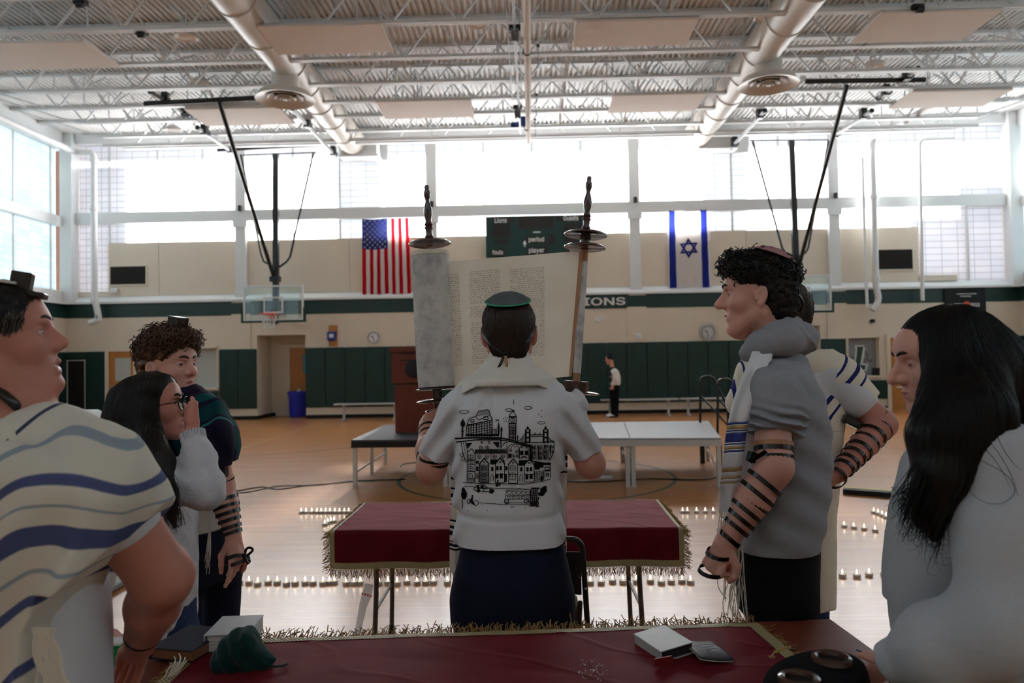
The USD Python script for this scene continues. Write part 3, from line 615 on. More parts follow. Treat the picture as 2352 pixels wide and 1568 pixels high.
# out of view outside the far wall, placed to shade parts of its panes
mat('brick_out', (120, 90, 76), .8, .2, vary=.1, vscale=3)
mat('galv', (150, 152, 154), .4, .5)
ex = Thing('unseen_exterior_duct', 'unseen duct riser outside the far windows, shading the panes behind the flag', 'duct', (-4.75, D + 2.2, 0), kind='structure'); ex.part('riser', box(-5.35, -4.1, D + 1.7, D + 2.7, 0, 10.5), 'galv')
ex2 = Thing('unseen_exterior_duct', 'unseen duct riser outside the far windows, shading panes beside the white and blue flag', 'duct', (5.6, D + 2.2, 0), kind='structure'); ex2.part('riser', box(5.05, 6.3, D + 1.7, D + 2.7, 0, 10.5), 'galv')
ob = Thing('unseen_outbuilding', 'unseen stepped block outside, shading the far right windows', 'building', (13, D + 4, 0), kind='structure'); ob.part('low_block', box(10.8, 12.2, D + 2.5, D + 6, 0, 6.6), 'brick_out'); ob.part('tall_block', box(12.2, 14.4, D + 2.5, D + 6, 0, 7.5), 'brick_out')
ob = Thing('unseen_outbuilding', 'unseen block outside, shading the far left corner windows', 'building', (-13, D + 4, 0), kind='structure'); ob.part('block', box(-15, -11.4, D + 2.5, D + 6, 0, 8.6), 'brick_out')
# ------------------------------------------------------------------ roof joists
ORD = ['', 'second', 'third', 'fourth', 'fifth', 'sixth', 'seventh', 'eighth', 'ninth', 'tenth', 'eleventh', 'twelfth']
ZB = 7.42
JY = [19.6, 18.55, 17.42, 16.42, 15.36, 14.08, 12.62, 11.4, 10.1, 8.8]
j0 = Thing('bar_joist', 'white open-web bar joist closest to the far windows, lowest in the picture', 'joist', (0, JY[0], 0), 'white open-web roof joists')
y = JY[0]
for s in (-1, 1):
    j0.part('top_chord', box(XL + .05, XR - .05, y + s * .042 - .03, y + s * .042 + .03, ZC - .07, ZC - .002), 'steel_white')
    j0.part('bottom_chord', box(XL + 2.4, XR - 2.4, y + s * .036 - .026, y + s * .036 + .026, ZB - .028, ZB + .028), 'steel_white')
pitch = 1.18; nb = int((XR - XL - 4.8) / pitch); x0 = XL + 2.6
for k in range(nb + 1):
    xb = x0 + k * pitch
    for dx in (-pitch / 2, pitch / 2):
        xt = xb + dx
        mid = (xb + xt) / 2
        if min(abs(mid + 4.72), abs(mid - 4.78)) < .62: continue
        j0.part('diagonal', bar((xb, y, ZB), (xt, y, ZC - .05), .042, .028), 'steel_white')
    if k % 2 == 0 and min(abs(xb + .59 + 4.72), abs(xb + .59 - 4.78)) > .5: j0.part('hanger', bar((xb + pitch / 2, y, ZB), (xb + pitch / 2, y, ZC - .05), .022), 'steel_white')
j0.part('diagonal', bar((XL + 2.4, y, ZB), (XL + .2, y, ZC - .06), .03), 'steel_white'); j0.part('diagonal', bar((XR - 2.4, y, ZB), (XR - .2, y, ZC - .06), .03), 'steel_white')
for k, yy in enumerate(JY[1:], 1):
    j0.copy((0, yy, 0), f'white open-web bar joist, {ORD[k + 1]} in depth counting from the far windows')
for k, xx in enumerate((-9.4, -6.9, -2.4, .95, 2.55, 7.1, 9.6)):
    t = Thing('bridging', f'thin white bridging rods running across the joists, {(["leftmost"] + ORD[1:])[k]} line from the left wall', 'bridging', (xx, 14, ZB), 'bridging rods between the joists')
    for q in range(len(JY) - 1):
        a, b = JY[q], JY[q + 1]
        t.part('rod', bar((xx, a - .06, ZB + .04), (xx, b + .06, ZC - .12), .03), 'steel_white'); t.part('rod', bar((xx + .02, a - .06, ZC - .12), (xx + .02, b + .06, ZB + .04), .03), 'steel_white')
# ------------------------------------------------------------------ ducts and round diffusers
def duct(x, zc, label, dy, dx, dz, dlab):
    t = Thing('ventilation_duct', label, 'duct', (x, 14, zc), 'big round ducts under the roof'); r = .36
    ys = [20.75, 19.2, 18.0, 16.9, 15.8, 14.72, 13.3, 12.0, 10.7, 9.0]
    for a, b in zip(ys[:-1], ys[1:]):
        R = np.array([[1, 0, 0], [0, 0, 1], [0, -1, 0]])
        t.part('duct_section', lathe([(0, 0), (r, 0), (r, a - b), (0, a - b)], 36, (x, a, zc), np.array([[1, 0, 0], [0, 0, -1], [0, 1, 0]])), 'duct', 40)
        t.part('seam_band', lathe([(r, -.02), (r + .018, -.02), (r + .018, .02), (r, .02)], 36, (x, b, zc), np.array([[1, 0, 0], [0, 0, -1], [0, 1, 0]])), 'duct', 40)
    d = Thing('round_diffuser', dlab, 'air diffuser', (dx, dy, dz), 'round ceiling diffusers')
    d.part('neck', lathe([(.27, dz + .08), (.27, zc)], 36, (dx, dy, 0)), 'duct', 40)
    for k, (r0, r1, dzz) in enumerate(((.41, .58, 0), (.26, .355, .03), (.14, .215, .015), (.055, .10, 0))):
        d.part('cone_ring', lathe([(r0 * .72, dz + .13 + dzz), (r0, dz + .05 + dzz), (r1, dz + dzz), (r1 + .008, dz + .012 + dzz), (r0 + .01, dz + .075 + dzz), (r0 * .74, dz + .15 + dzz)], 40, (dx, dy, 0)), 'duct', 40)
    d.part('hub', lathe([(0, dz - .002), (.055, dz + .005), (.03, dz + .06), (0, dz + .06)], 24, (dx, dy, 0)), 'duct', 40)
    d.part('shade_disc', lathe([(0, dz + .13), (.44, dz + .11)], 36, (dx, dy, 0)), 'screen_dark', 40)  # dark disc painting the shade behind the rings
    d.part('shroud', lathe([(.56, dz + .02), (.5, dz + .14), (.27, dz + .2)], 40, (dx, dy, 0)), 'duct', 40)
duct(-4.72, 7.66, 'big round white duct left of centre running under the roof', 14.72, -4.78, 6.88, 'round white ringed diffuser hanging left of centre near the black hoop frame')
duct(4.78, 7.66, 'big round white duct right of centre running under the roof', 14.70, 4.9, 6.93, 'round white ringed diffuser hanging right of centre beside the black hoop frame')
for x, lb in ((-4.55, 'white boxed duct outlet on the far wall left of centre'), (5.35, 'white boxed duct outlet on the far wall right of centre')):
    t = Thing('duct_outlet', lb, 'duct', (x, D - .3, 7.3)); t.part('casing', rbox((x, D - .28, 7.52), (1.0, .5, .42), .02), 'steel_white'); t.part('lip', box(x - .54, x + .54, D - .56, D - .04, 7.25, 7.31), 'steel_white')
# ------------------------------------------------------------------ white sound panels
PAN = [((193, 92), (278, 152), None, -10.9, 'upper left corner of the picture'), ((640, 127), (904, 117), (603, 65), None, 'left of centre in front of the round duct'),
       ((1324, 47), (1607, 40), (1316, 107), None, 'right of the centre pipe, high up'), ((2020, 28), (2306, 20), (1958, 97), None, 'upper right corner of the picture'),
       ((427, 250), (640, 244), (470, 288), None, 'behind the left black hoop frame'), ((864, 233), (1081, 226), (884, 272), None, 'between the left duct and the centre pipe'),
       ((1407, 217), (1624, 213), (1397, 258), None, 'between the centre pipe and the right duct'), ((2096, 208), (2325, 205), (2043, 248), None, 'far right beside the right wall')]
for k, (a, b, c, xl, where) in enumerate(PAN):
    zp = ZB - .06
    if k == 0:
        x0, x1, y1, y0 = XL + .3, at(193, 92, Z=zp)[0], at(278, 152, Z=zp)[1], at(193, 92, Z=zp)[1]
        y0, y1 = min(y0, y1), max(y0, y1)
    elif k == 1:
        p1, p2 = at(876, 52, Z=zp), at(904, 117, Z=zp); x1 = (p1[0] + p2[0]) / 2; y0, y1 = sorted((p1[1], p2[1])); x0 = at(643, 127, Z=zp)[0]
    else:
        pa, pb, pc = at(*a, Z=zp), at(*b, Z=zp), at(*c, Z=zp)
        x0, x1 = (pa[0] + pc[0]) / 2, pb[0]; y0, y1 = sorted(((pa[1] + pb[1]) / 2, pc[1])); x1 = min(x1, XR - .3)
    t = Thing('sound_panel', f'white sound panel under the joists, {where}', 'sound panel', ((x0 + x1) / 2, (y0 + y1) / 2, zp), 'white hanging sound panels')
    t.part('board', rbox(((x0 + x1) / 2, (y0 + y1) / 2, zp), (x1 - x0, y1 - y0, .045), .012, n=2), 'acoustic')
    for u in (.2, .8):
        for w in (.1, .9): t.part('hanger', bar((x0 + u * (x1 - x0), y0 + w * (y1 - y0), zp + .02), (x0 + u * (x1 - x0), y0 + w * (y1 - y0), ZC - .02), .012), 'steel_white')
# ------------------------------------------------------------------ high-bay lamps (switched off)
mat('lamp_dome', (232, 230, 226), .35, .5)
for k, (px, py, z, lb) in enumerate(((428, 84, 7.72, 'between the joists on the left, nearer row'), (1096, 52, 7.72, 'left of the centre pipe near the top'), (1760, 38, 7.72, 'beside the right duct near the top'), (458, 191, 7.72, 'above the left black hoop frame'), (2010, 150, 7.72, 'above the right black hoop frame'), (398, 297, 7.6, 'far left corner near the windows'))):
    c = at(px, py, Z=z); t = Thing('high_bay_lamp', f'round white ceiling lamp, switched off, {lb}', 'ceiling lamp', c, 'round white ceiling lamps')
    t.part('dome', lathe([(.03, .12), (.1, .1), (.2, .03), (.22, -.02), (.2, -.035), (.15, -.01)], 28, c), 'lamp_dome', 40)
    t.part('lens', lathe([(0, -.03), (.1, -.028), (.15, -.01)], 28, c), 'acoustic', 40); t.part('stem', tube([c + [0, 0, .1], [c[0], c[1], ZC]], .018), 'steel_white')
# ------------------------------------------------------------------ divider curtain gear on the centre line
t = Thing('curtain_tube', 'thick white tube hung along the centre under the joists', 'tube', (.12, 15, 7.1))
t.part('tube', tube([[.08, 9.0, 7.12], [.14, 18.75, 7.1]], .062, 18), 'acoustic', 40)
for yy in (13.2, 17.6): t.part('strap', tube([[.1 + .07 * math.cos(a), yy, 7.11 + .07 * math.sin(a)] for a in np.linspace(0, 2 * math.pi, 25)], .012, 6), 'black_plastic')
for yy in (11.6, 13.7, 16.3, 18.0): t.part('hanger', tube([[.3, yy, 7.0], [.32, yy, 7.42]], .008, 6), 'steel_grey'); t.part('clamp', cbox((.31, yy, 7.42), (.06, .05, .05)), 'black_plastic')
t = Thing('curtain_drive', 'drive line of pulleys and cables with a blue motor beside the centre tube', 'curtain hoist', (-.08, 15, 7.3))
t.part('rail', tube([[-.14, 9.0, 7.25], [-.06, 18.5, 7.25]], .022, 10), 'steel_grey', 40)
for dx in (-.12, .1):
    t.part('cable', tube([[-.14 + dx, 9.0, 7.3], [-.1 + dx * .9, 16.9, 7.3]], .007, 5), 'black_steel')
for yy in (12.55, 16.6):
    t.part('pulley', lathe([(0, -.07), (.11, -.07), (.125, -.05), (.09, 0), (.125, .05), (.11, .07), (0, .07)], 28, (-.11, yy, 7.12), np.array([[0, 0, 1], [0, 1, 0], [-1, 0, 0]])), 'mid_grey', 40)
    t.part('pulley_bracket', cbox((-.11, yy + .05, 7.28), (.2, .05, .1)), 'black_plastic')
mat('motor_blue', (30, 62, 128), .4, .5)
c = at(1196, 286, Y=18.5)
t.part('motor', rbox(c + [.06, 0, .06], (.14, .2, .26), .03), 'motor_blue'); t.part('motor_body', lathe([(0, 0), (.06, .01), (.065, .04), (.065, .24), (.05, .27), (0, .27)], 20, c + [-.26, 0, .0], np.array([[0, 0, 1], [0, 1, 0], [-1, 0, 0]])), 'motor_blue', 40)
t = Thing('curtain_pipe', 'long white pipe with capped end hung level in front of the far windows', 'pipe', (.6, 19.15, 7.1))
q0, q1 = at(238, 334, Y=19.1), at(2246, 287, Y=19.1); t.part('pipe', tube([q0, q1], .05, 14), 'steel_white', 40)
for u in np.linspace(.04, .96, 9): q = q0 + (q1 - q0) * u; t.part('hanger', bar(q, (q[0], q[1], ZC), .014), 'steel_white')
# ------------------------------------------------------------------ pipes along the walls
def pipe(label, pts, r, n=40, extra=None):
    t = Thing('wall_pipe', label, 'pipe', pts[0]); t.part('pipe', tube(pts, r, 14), 'steel_white', 40)
    for q in extra or []: t.part('collar', lathe([(r, -.06), (r + .025, -.06), (r + .025, .06), (r, .06)], 18, q), 'steel_white', 40)
    return t
def bend(pts, k=.18):
    """Rounds the corners of a polyline."""
    out = [np.asarray(pts[0], float)]
    for a, b, c in zip(pts[:-2], pts[1:-1], pts[2:]):
        a, b, c = map(lambda q: np.asarray(q, float), (a, b, c)); u = (a - b) / np.linalg.norm(a - b); w = (c - b) / np.linalg.norm(c - b)
        p0, p2 = b + u * k, b + w * k
        out += [(1 - s) ** 2 * p0 + 2 * s * (1 - s) * b + s * s * p2 for s in np.linspace(0, 1, 7)]
    return out + [np.asarray(pts[-1], float)]
pf = D - .32
pipe('white downpipe in the far left corner turning under the roof along the left wall', bend([[XL + .5, 10, 7.6], [XL + .5, pf, 7.6], [at(215, 345, Y=pf)[0], pf, 7.6], at(217, 685, Y=pf), at(226, 722, Y=pf), at(226, 738, Y=pf), at(206, 742, Y=pf)]), .085, extra=[at(216, 370, Y=pf), at(216, 478, Y=pf), at(217, 690, Y=pf)])
pipe('thick white downpipe on the far wall right of the right hoop', bend([[at(2008, 290, Y=pf)[0] + .3, 17, 7.55], [at(2008, 290, Y=pf)[0], pf, 7.5], at(2003, 330, Y=pf), at(2012, 660, Y=pf), at(2020, 690, Y=pf), at(2004, 712, Y=pf)]), .085, extra=[at(2003, 335, Y=pf), at(2006, 452, Y=pf), at(2012, 640, Y=pf)])
pipe('slim white conduit on the far wall left of the thick downpipe', bend([at(1981, 362, Y=pf), at(1986, 560, Y=pf), at(1992, 706, Y=pf)]), .04)
pipe('slim white pipe on the far wall left of the black banner', bend([at(2190, 318, Y=pf), at(2112, 321, Y=pf), at(2119, 690, Y=pf)]), .05)
# ------------------------------------------------------------------ hoops folding down from the roof
mat('orange', (222, 74, 40), .4, .45); mat('board_white', (226, 230, 232), .35, .5); mat('pad_green', (16, 50, 40), .5, .35); mat('net', (226, 226, 222), .8, .2)
nodes('hoop_glass', {'f': ('fresnel', dict(IOR=1.5)), 't': ('transparent_bsdf', dict(color=(.9, .95, .94))), 'g': ('glossy_bsdf', dict(roughness=.03)), 'm': ('mix_closure', {})}, [('f.fac', 'm.fac'), ('t.BSDF', 'm.closure1'), ('g.BSDF', 'm.closure2')], 'm.closure')
def hoop(label, cx, py_top, py_bot, mast, bars, struts, rails):
    Y = 19.9; w = 1.64; zt = at(cx, py_top, Y=Y)[2]; zb = at(cx, py_bot, Y=Y)[2]; x = at(cx, (py_top + py_bot) / 2, Y=Y)[0]
    t = Thing('basketball_hoop', label, 'basketball hoop', (x, Y, zb), 'roof-hung basketball hoops')
    g = t.part('glass', box(x - w / 2 + .04, x + w / 2 - .04, Y - .012, Y, zb + .04, zt - .04), 'hoop_glass')
    fr = cat_(box(x - w / 2, x + w / 2, Y - .03, Y + .03, zt - .045, zt), box(x - w / 2, x + w / 2, Y - .03, Y + .03, zb, zb + .045), box(x - w / 2, x - w / 2 + .045, Y - .03, Y + .03, zb + .045, zt - .045), box(x + w / 2 - .045, x + w / 2, Y - .03, Y + .03, zb + .045, zt - .045))
    t.part('frame', fr, 'board_white')
    zr = zb + .2; s0, s1 = .27, .045
    t.part('target_square', cat_(box(x - s0, x + s0, Y - .016, Y - .012, zr + .40, zr + .40 + s1), box(x - s0, x + s0, Y - .016, Y - .012, zr, zr + s1), box(x - s0, x - s0 + s1, Y - .016, Y - .012, zr + s1, zr + .4), box(x + s0 - s1, x + s0, Y - .016, Y - .012, zr + s1, zr + .4)), 'board_white')
    t.part('edge_padding', cat_(box(x - w / 2 - .05, x + w / 2 + .05, Y - .05, Y + .05, zb - .05, zb + .0), box(x - w / 2 - .05, x - w / 2 - .002, Y - .05, Y + .05, zb, zb + .34), box(x + w / 2 + .002, x + w / 2 + .05, Y - .05, Y + .05, zb, zb + .34)), 'pad_green')
    R = .225; yc = Y - .15 - R; zz = zb + .16; a = np.linspace(0, 2 * math.pi, 37)
    rim = t.part('rim', tube(np.stack([x + R * np.cos(a), yc + R * np.sin(a), np.full(37, zz)], 1), .012, 8, cap=False), 'orange', 40)
    t.part('rim_bracket', cat_(box(x - .09, x + .09, Y - .2, Y - .012, zz - .03, zz + .02), box(x - .07, x + .07, Y - .03, Y - .012, zz - .18, zz + .04), bar((x - .14, yc + .17, zz - .01), (x - .06, Y - .1, zz - .1), .03), bar((x + .14, yc + .17, zz - .01), (x + .06, Y - .1, zz - .1), .03)), 'orange')
    st = []
    for k in range(12):
        for sg in (-1, 1):
            ths = [2 * math.pi * k / 12 + sg * q * math.pi / 12 for q in range(5)]
            st.append(tube([[x + rr * math.cos(th), yc + rr * math.sin(th), zz - h] for th, rr, h in zip(ths, (.222, .19, .16, .14, .14), (.01, .12, .22, .31, .4))], .005, 4, cap=False))
    t.part('net', cat_(*st), 'net')
    t.part('lower_bracket', box(x - .1, x + .1, Y + .0, Y + .08, zb - .1, zb + .3), 'black_steel')
    m0, m1 = at(*mast[0], Y=Y + .12), at(*mast[1], Y=Y + .12)
    t.part('mast', bar(m0, (m1[0], m1[1], zb + .2), .15, .12, up=(0, 1, 0)), 'black_steel'); t.part('mast_collar', cbox((m1[0], Y + .1, zt + .18), (.26, .2, .14)), 'black_steel')
    for name, a, b, ya, r in bars: t.part(name, tube([at(*a, Y=ya), at(*b, Y=ya)], r, 12), 'black_steel', 40)
    for pts, r in struts: t.part('strut', tube([at(u, v_, Y=yy) for u, v_, yy in pts], r, 10), 'black_steel', 40)
    for a, b, zz_, clamps in rails:
        p0, p1 = at(*a, Z=zz_), at(*b, Z=zz_); t.part('ceiling_rail', tube([p0, p1], .045, 12), 'steel_grey', 40)
        for c in (p0, p1): t.part('rail_cap', lathe([(0, -.04), (.06, -.04), (.06, .04), (0, .04)], 12, c, np.array([[1, 0, 0], [0, 0, -1], [0, 1, 0]])), 'black_steel', 40)
        for u in clamps: q = p0 + (p1 - p0) * u; t.part('rail_clamp', cat_(cbox(q + [0, 0, .06], (.14, .16, .26)), cbox(q + [.06, 0, 0], (.06, .28, .1))), 'black_steel')
FY, BY = 16.2, 20.05
hoop('roof-hung glass basketball hoop on the left, above the blue bin', 628, 655, 736, ((634, 353), (633, 652)),
     [('front_bar', (332, 238), (622, 223), FY, .055), ('back_bar', (500, 345), (778, 330), BY, .045), ('cross_bar', (557, 356), (725, 350), BY, .018)],
     [([(503, 232, FY), (630, 640, BY)], .05), ([(553, 355, BY), (600, 583, BY), (606, 600, BY), (632, 615, BY)], .03), ([(720, 350, BY), (666, 590, BY), (658, 601, BY), (640, 614, BY)], .03)],
     [((347, 211), (437, 268), ZB + .12, (.35, .85)), ((455, 294), (532, 348), ZB - .1, (.18, .97)), ((672, 250), (770, 357), ZB - .12, (.3, .95))])
hoop('roof-hung glass basketball hoop on the right, behind the boy in grey', 1838, 632, 714, ((1817, 323), (1830, 628)),
     [('front_bar', (1850, 187), (2125, 183), FY, .055), ('back_bar', (1665, 309), (1957, 305), BY, .045), ('cross_bar', (1722, 323), (1902, 321), BY, .018)],
     [([(1945, 196, FY), (1835, 612, BY)], .05), ([(1729, 325, BY), (1797, 570, BY), (1804, 580, BY), (1826, 590, BY)], .03), ([(1903, 323, BY), (1856, 570, BY), (1850, 580, BY), (1836, 588, BY)], .03)],
     [((2107, 159), (2018, 226), ZB + .12, (.25, .8)), ((2001, 255), (1916, 312), ZB - .1, (.2, .97)), ((1756, 255), (1680, 338), ZB - .12, (.12, .9))])
for (px, py, lb, px2, py2) in ((325, 75, 'black cable winch clamped to the joist at upper left', 500, 190), (2106, 18, 'black cable winch clamped to the joist at upper right', 1960, 120), (185, 5, 'black strut end hanging at the upper left edge', 160, -60)):
    c = at(px, py, Z=ZB); t = Thing('cable_winch', lb, 'winch', c, 'black hoist fittings on the joists')
    t.part('body', rbox(c, (.2, .14, .1), .02), 'black_plastic'); t.part('drum', lathe([(0, -.06), (.06, -.05), (.06, .05), (0, .06)], 14, c + [.02, -.06, -.06], np.array([[0, 0, 1], [0, 1, 0], [-1, 0, 0]])), 'black_plastic', 40)
    t.part('cable', tube([c, at(px2, py2, Z=ZB - .02)], .008, 5), 'black_steel')
# ------------------------------------------------------------------ things on the far wall
def grille(label, x0, x1, z0, z1, y, n, frame='cream', slat='screen_dark', back='black_plastic', vertical=False):
    t = Thing('vent_grille', label, 'vent', ((x0 + x1) / 2, y, z0)); fw = .035
    t.part('frame', cat_(box(x0 - fw, x1 + fw, y - .03, y, z0 - fw, z0), box(x0 - fw, x1 + fw, y - .03, y, z1, z1 + fw), box(x0 - fw, x0, y - .03, y, z0, z1), box(x1, x1 + fw, y - .03, y, z0, z1)), frame)
    t.part('backing', box(x0, x1, y - .006, y - .001, z0, z1), back)
    for k in range(n):
        if vertical: xx = x0 + (k + .5) * (x1 - x0) / n; t.part('slat', box(xx - .01, xx + .01, y - .03, y - .006, z0, z1), slat)
        else: zz = z0 + (k + .5) * (z1 - z0) / n; t.part('slat', (cbox(((x0 + x1) / 2, y - .018, zz), (x1 - x0, .022, (z1 - z0) / n * .72), rotm([1, 0, 0], 20))), slat)
grille('dark wide return-air grille on the upper wall at left', -11.86, -10.84, 3.9, 4.41, D + .10, 12)
grille('dark wide return-air grille on the upper wall at right', 9.87, 10.84, 3.91, 4.46, D + .10, 12)
grille('tall grey wall grille among the green pads at far left', -13.04, -12.55, .2, 1.74, D - .01, 9, 'white_paint', 'screen_dark', 'black_plastic', True)
t = Thing('scoreboard', 'green scoreboard hung in front of the windows reading Lions and Guests', 'scoreboard', (.3, D - .1, 4.44)); sx0, sx1, sz0, sz1, sy = -1.09, 1.74, 4.44, 5.58, D - .16
mat('score_green', (24, 60, 56), .45, .4)
t.part('cabinet', rbox(((sx0 + sx1) / 2, sy + .08, (sz0 + sz1) / 2), (sx1 - sx0, .16, sz1 - sz0), .015), 'score_green')
SP = lambda u, v_: (sx0 + u * (sx1 - sx0), sz0 + (1 - v_) * (sz1 - sz0))
for (u0, v0, u1, v1) in ((.06, .02, .28, .17), (.33, .02, .67, .32), (.70, .02, .95, .16), (.065, .2, .245, .53), (.77, .2, .95, .53), (.085, .57, .225, .7), (.77, .57, .92, .7), (.62, .46, .68, .71), (.05, .80, .185, .98), (.40, .51, .60, .69), (.40, .77, .61, .97), (.80, .80, .96, .98)):
    (a, b), (c, d) = SP(u0, v1), SP(u1, v0); t.part('display', box(a, c, sy - .008, sy + .002, b, d), 'screen_dark')
for s, u, v_, w, h in (('Lions', .15, .10, .34, .14), ('Guests', .845, .08, .42, .14), ('period', .5, .6, .43, .17), ('player', .5, .87, .43, .17), ('fouls', .115, .885, .3, .13), ('fouls', .88, .885, .3, .13)):
    x, z = SP(u, v_); t.part('lettering', fit_text(s, (x, sy - .008, z), w, h, .008), 'white_ink')
x, z = SP(.385, .68); t.part('possession_lamp', (lathe([(0, -.07), (.045, -.05), (.04, .0), (0, .07)], 12, (x, sy - .004, z + .02), np.diag([1, .15, 1]))), 'white_ink', 40); t.part('possession_lamp', lathe([(0, -.02), (.03, 0), (0, .02)], 12, (x, sy - .004, z - .08), np.diag([1, .15, 1])), 'white_ink', 40)
x, z = SP(.505, .41); t.part('maker_plate', box(x - .1, x + .1, sy - .01, sy, z - .015, z + .015), 'white_ink')
# school name on the stripe
t = Thing('school_name', 'white LIONS lettering on a green board over the stripe right of the scroll', 'sign', (2.1, D - .05, 3.0)); ex0, ex1 = at(1320, 690, Y=D)[0], at(1436, 690, Y=D)[0]
t.part('board', box(ex0 - .08, ex1 + .1, D - .03, D - .012, 2.96, 3.335), 'green_paint'); t.part('lettering', fit_text('LIONS', ((ex0 + ex1) / 2, D - .03, 3.15), ex1 - ex0, .22, .02), 'white_ink')
# flags
def cloth_mat(name, c, tr=.45):
    return nodes(name, {'d': ('diffuse_bsdf', dict(color=S(*c))), 't': ('translucent_bsdf', dict(color=S(*c))), 'm': ('mix_closure', dict(fac=tr))}, [('d.BSDF', 'm.closure1'), ('t.BSDF', 'm.closure2')], 'm.closure')
for nm, c in (('flag_red', (196, 30, 44)), ('flag_white', (236, 232, 230)), ('flag_navy', (44, 52, 110)), ('flag_blue', (44, 56, 150))): cloth_mat(nm, c)
def flag_map(x0, x1, z0, z1, y, seed):
    def f(u, w, lift=0.0):
        u, w = np.asarray(u, float), np.asarray(w, float)
        yy = y - .03 * np.sin(u * 15 + seed + w * 2) * (.25 + w) - .012 * np.sin(w * 21 + u * 7)
        sag = .035 * np.sin(np.pi * np.clip(u / .46, 0, 1)) * (1 - w)
        return np.stack([x0 + u * (x1 - x0) + .05 * w * (u - .3), yy - lift, z1 - w * (z1 - z0) - sag], -1)
    return f
def patch(f, u0, u1, w0, w1, nu=5, nw=24, lift=0.0):
    return grid(lambda a, b: f(u0 + a * (u1 - u0), w0 + b * (w1 - w0), lift), nu, nw)
def on_flag(f, poly, lift=.004, seg=None):
    """A flat figure (u, w polygon) laid on the cloth."""
    v, fc = arr(trimesh.creation.extrude_polygon(poly, 1e-4, engine='earcut').subdivide_to_size(seg) if seg else trimesh.creation.extrude_polygon(poly, 1e-4, engine='earcut')); top = v[:, 2] > 5e-5
    return f(v[:, 0], v[:, 1], np.where(top, lift, lift - .001)), fc[:, ::-1]
F = flag_map(-4.59, -3.27, 3.47, 5.62, D - .02, 1.0); t = Thing('striped_flag', 'red and white striped flag with starry blue corner hung upright on the far wall', 'flag', (-3.93, D - .1, 3.47), 'flags on the far wall')
for k in range(13): t.part('stripe', patch(F, k / 13, (k + 1) / 13, .40 if k < 7 else 0, 1), 'flag_red' if k % 2 == 0 else 'flag_white', True)
t.part('blue_corner', patch(F, 0, 7 / 13, 0, .40, 12, 12), 'flag_navy', True)
stars = []
for r in range(11):
    m = 5 if r % 2 == 0 else 4
    for q in range(m):
        cu, cw = (.5 + q + (0 if m == 5 else .5)) / 5 * 7 / 13, (r + .7) / 11.4 * .40; a = np.arange(10) * math.pi / 5; rr = np.where(np.arange(10) % 2 == 0, .034, .015)
        stars.append(on_flag(F, Polygon(np.stack([cu + rr * np.sin(a) / 1.32, cw - rr * np.cos(a) / 2.15], 1))))
t.part('stars', cat_(*stars), 'flag_white', kind='stuff')
F2 = flag_map(4.02, 5.18, 3.49, 5.68, D - .02, 3.3); t = Thing('star_flag', 'white flag with two blue bands and a blue six-pointed star on the far wall', 'flag', (4.6, D - .1, 3.49), 'flags on the far wall')
u = [0, .03, .18, .79, .94, 1.0]
for k in range(5): t.part('band' if k in (1, 3) else 'field', patch(F2, u[k], u[k + 1], 0, 1, 12 if k == 2 else 4), 'flag_blue' if k in (1, 3) else 'flag_white', True)
tri = []
for s in (1, -1):
    o = [(.487 + .25 * math.sin(a) , .49 - s * .25 * 1.16 / 2.19 * math.cos(a)) for a in (0, 2 * math.pi / 3, 4 * math.pi / 3)]; i_ = [(.487 + (x - .487) * .62, .49 + (y - .49) * .62) for x, y in o]
    tri.append(on_flag(F2, Polygon(o, [i_]), .008 + .001 * s, .03))
t.part('star', cat_(*tri), 'flag_blue')
# clocks
def clock(label, x, z, r):
    t = Thing('wall_clock', label, 'clock', (x, D - .04, z), 'round wall clocks'); R = np.array([[1, 0, 0], [0, 0, -1], [0, 1, 0]])
    t.part('rim', lathe([(r * .92, .05), (r, .05), (r, 0), (r * .9, 0)], 32, (x, D, z), R), 'steel_grey', 40); t.part('face', lathe([(0, .03), (r * .93, .03), (r * .93, 0)], 32, (x, D, z), R), 'white_ink', 40)
    t.part('ticks', cat_(*[cbox((x + r * .78 * math.sin(a), D - .033, z + r * .78 * math.cos(a)), (.015, .004, r * .16), rotm([0, 1, 0], math.degrees(a))) for a in np.arange(12) * math.pi / 6]), 'ink')
    for nm, ang, L, w in (('hour_hand', 295, .5, .02), ('minute_hand', 180, .75, .014)): t.part(nm, bar((x, D - .037, z), (x + r * L * math.sin(math.radians(ang)), D - .037, z + r * L * math.cos(math.radians(ang))), w, .004, up=(0, 1, 0)), 'ink')
clock('round white wall clock left of the scroll', -4.31, 2.25, .165); clock('round white wall clock behind the boy in grey', 5.07, 2.24, .2)
t = Thing('wire_guard', 'wire guard over the wall clock behind the boy in grey', 'guard', (5.07, D - .06, 2.24))
for k in range(4): rr = .08 + .06 * k; a = np.linspace(0, 2 * math.pi, 25); t.part('wire_ring', tube(np.stack([5.07 + rr * np.cos(a), D - .12 + .2 * rr + 0 * a, 2.24 + rr * np.sin(a)], 1), .006, 4, cap=False), 'steel_grey')
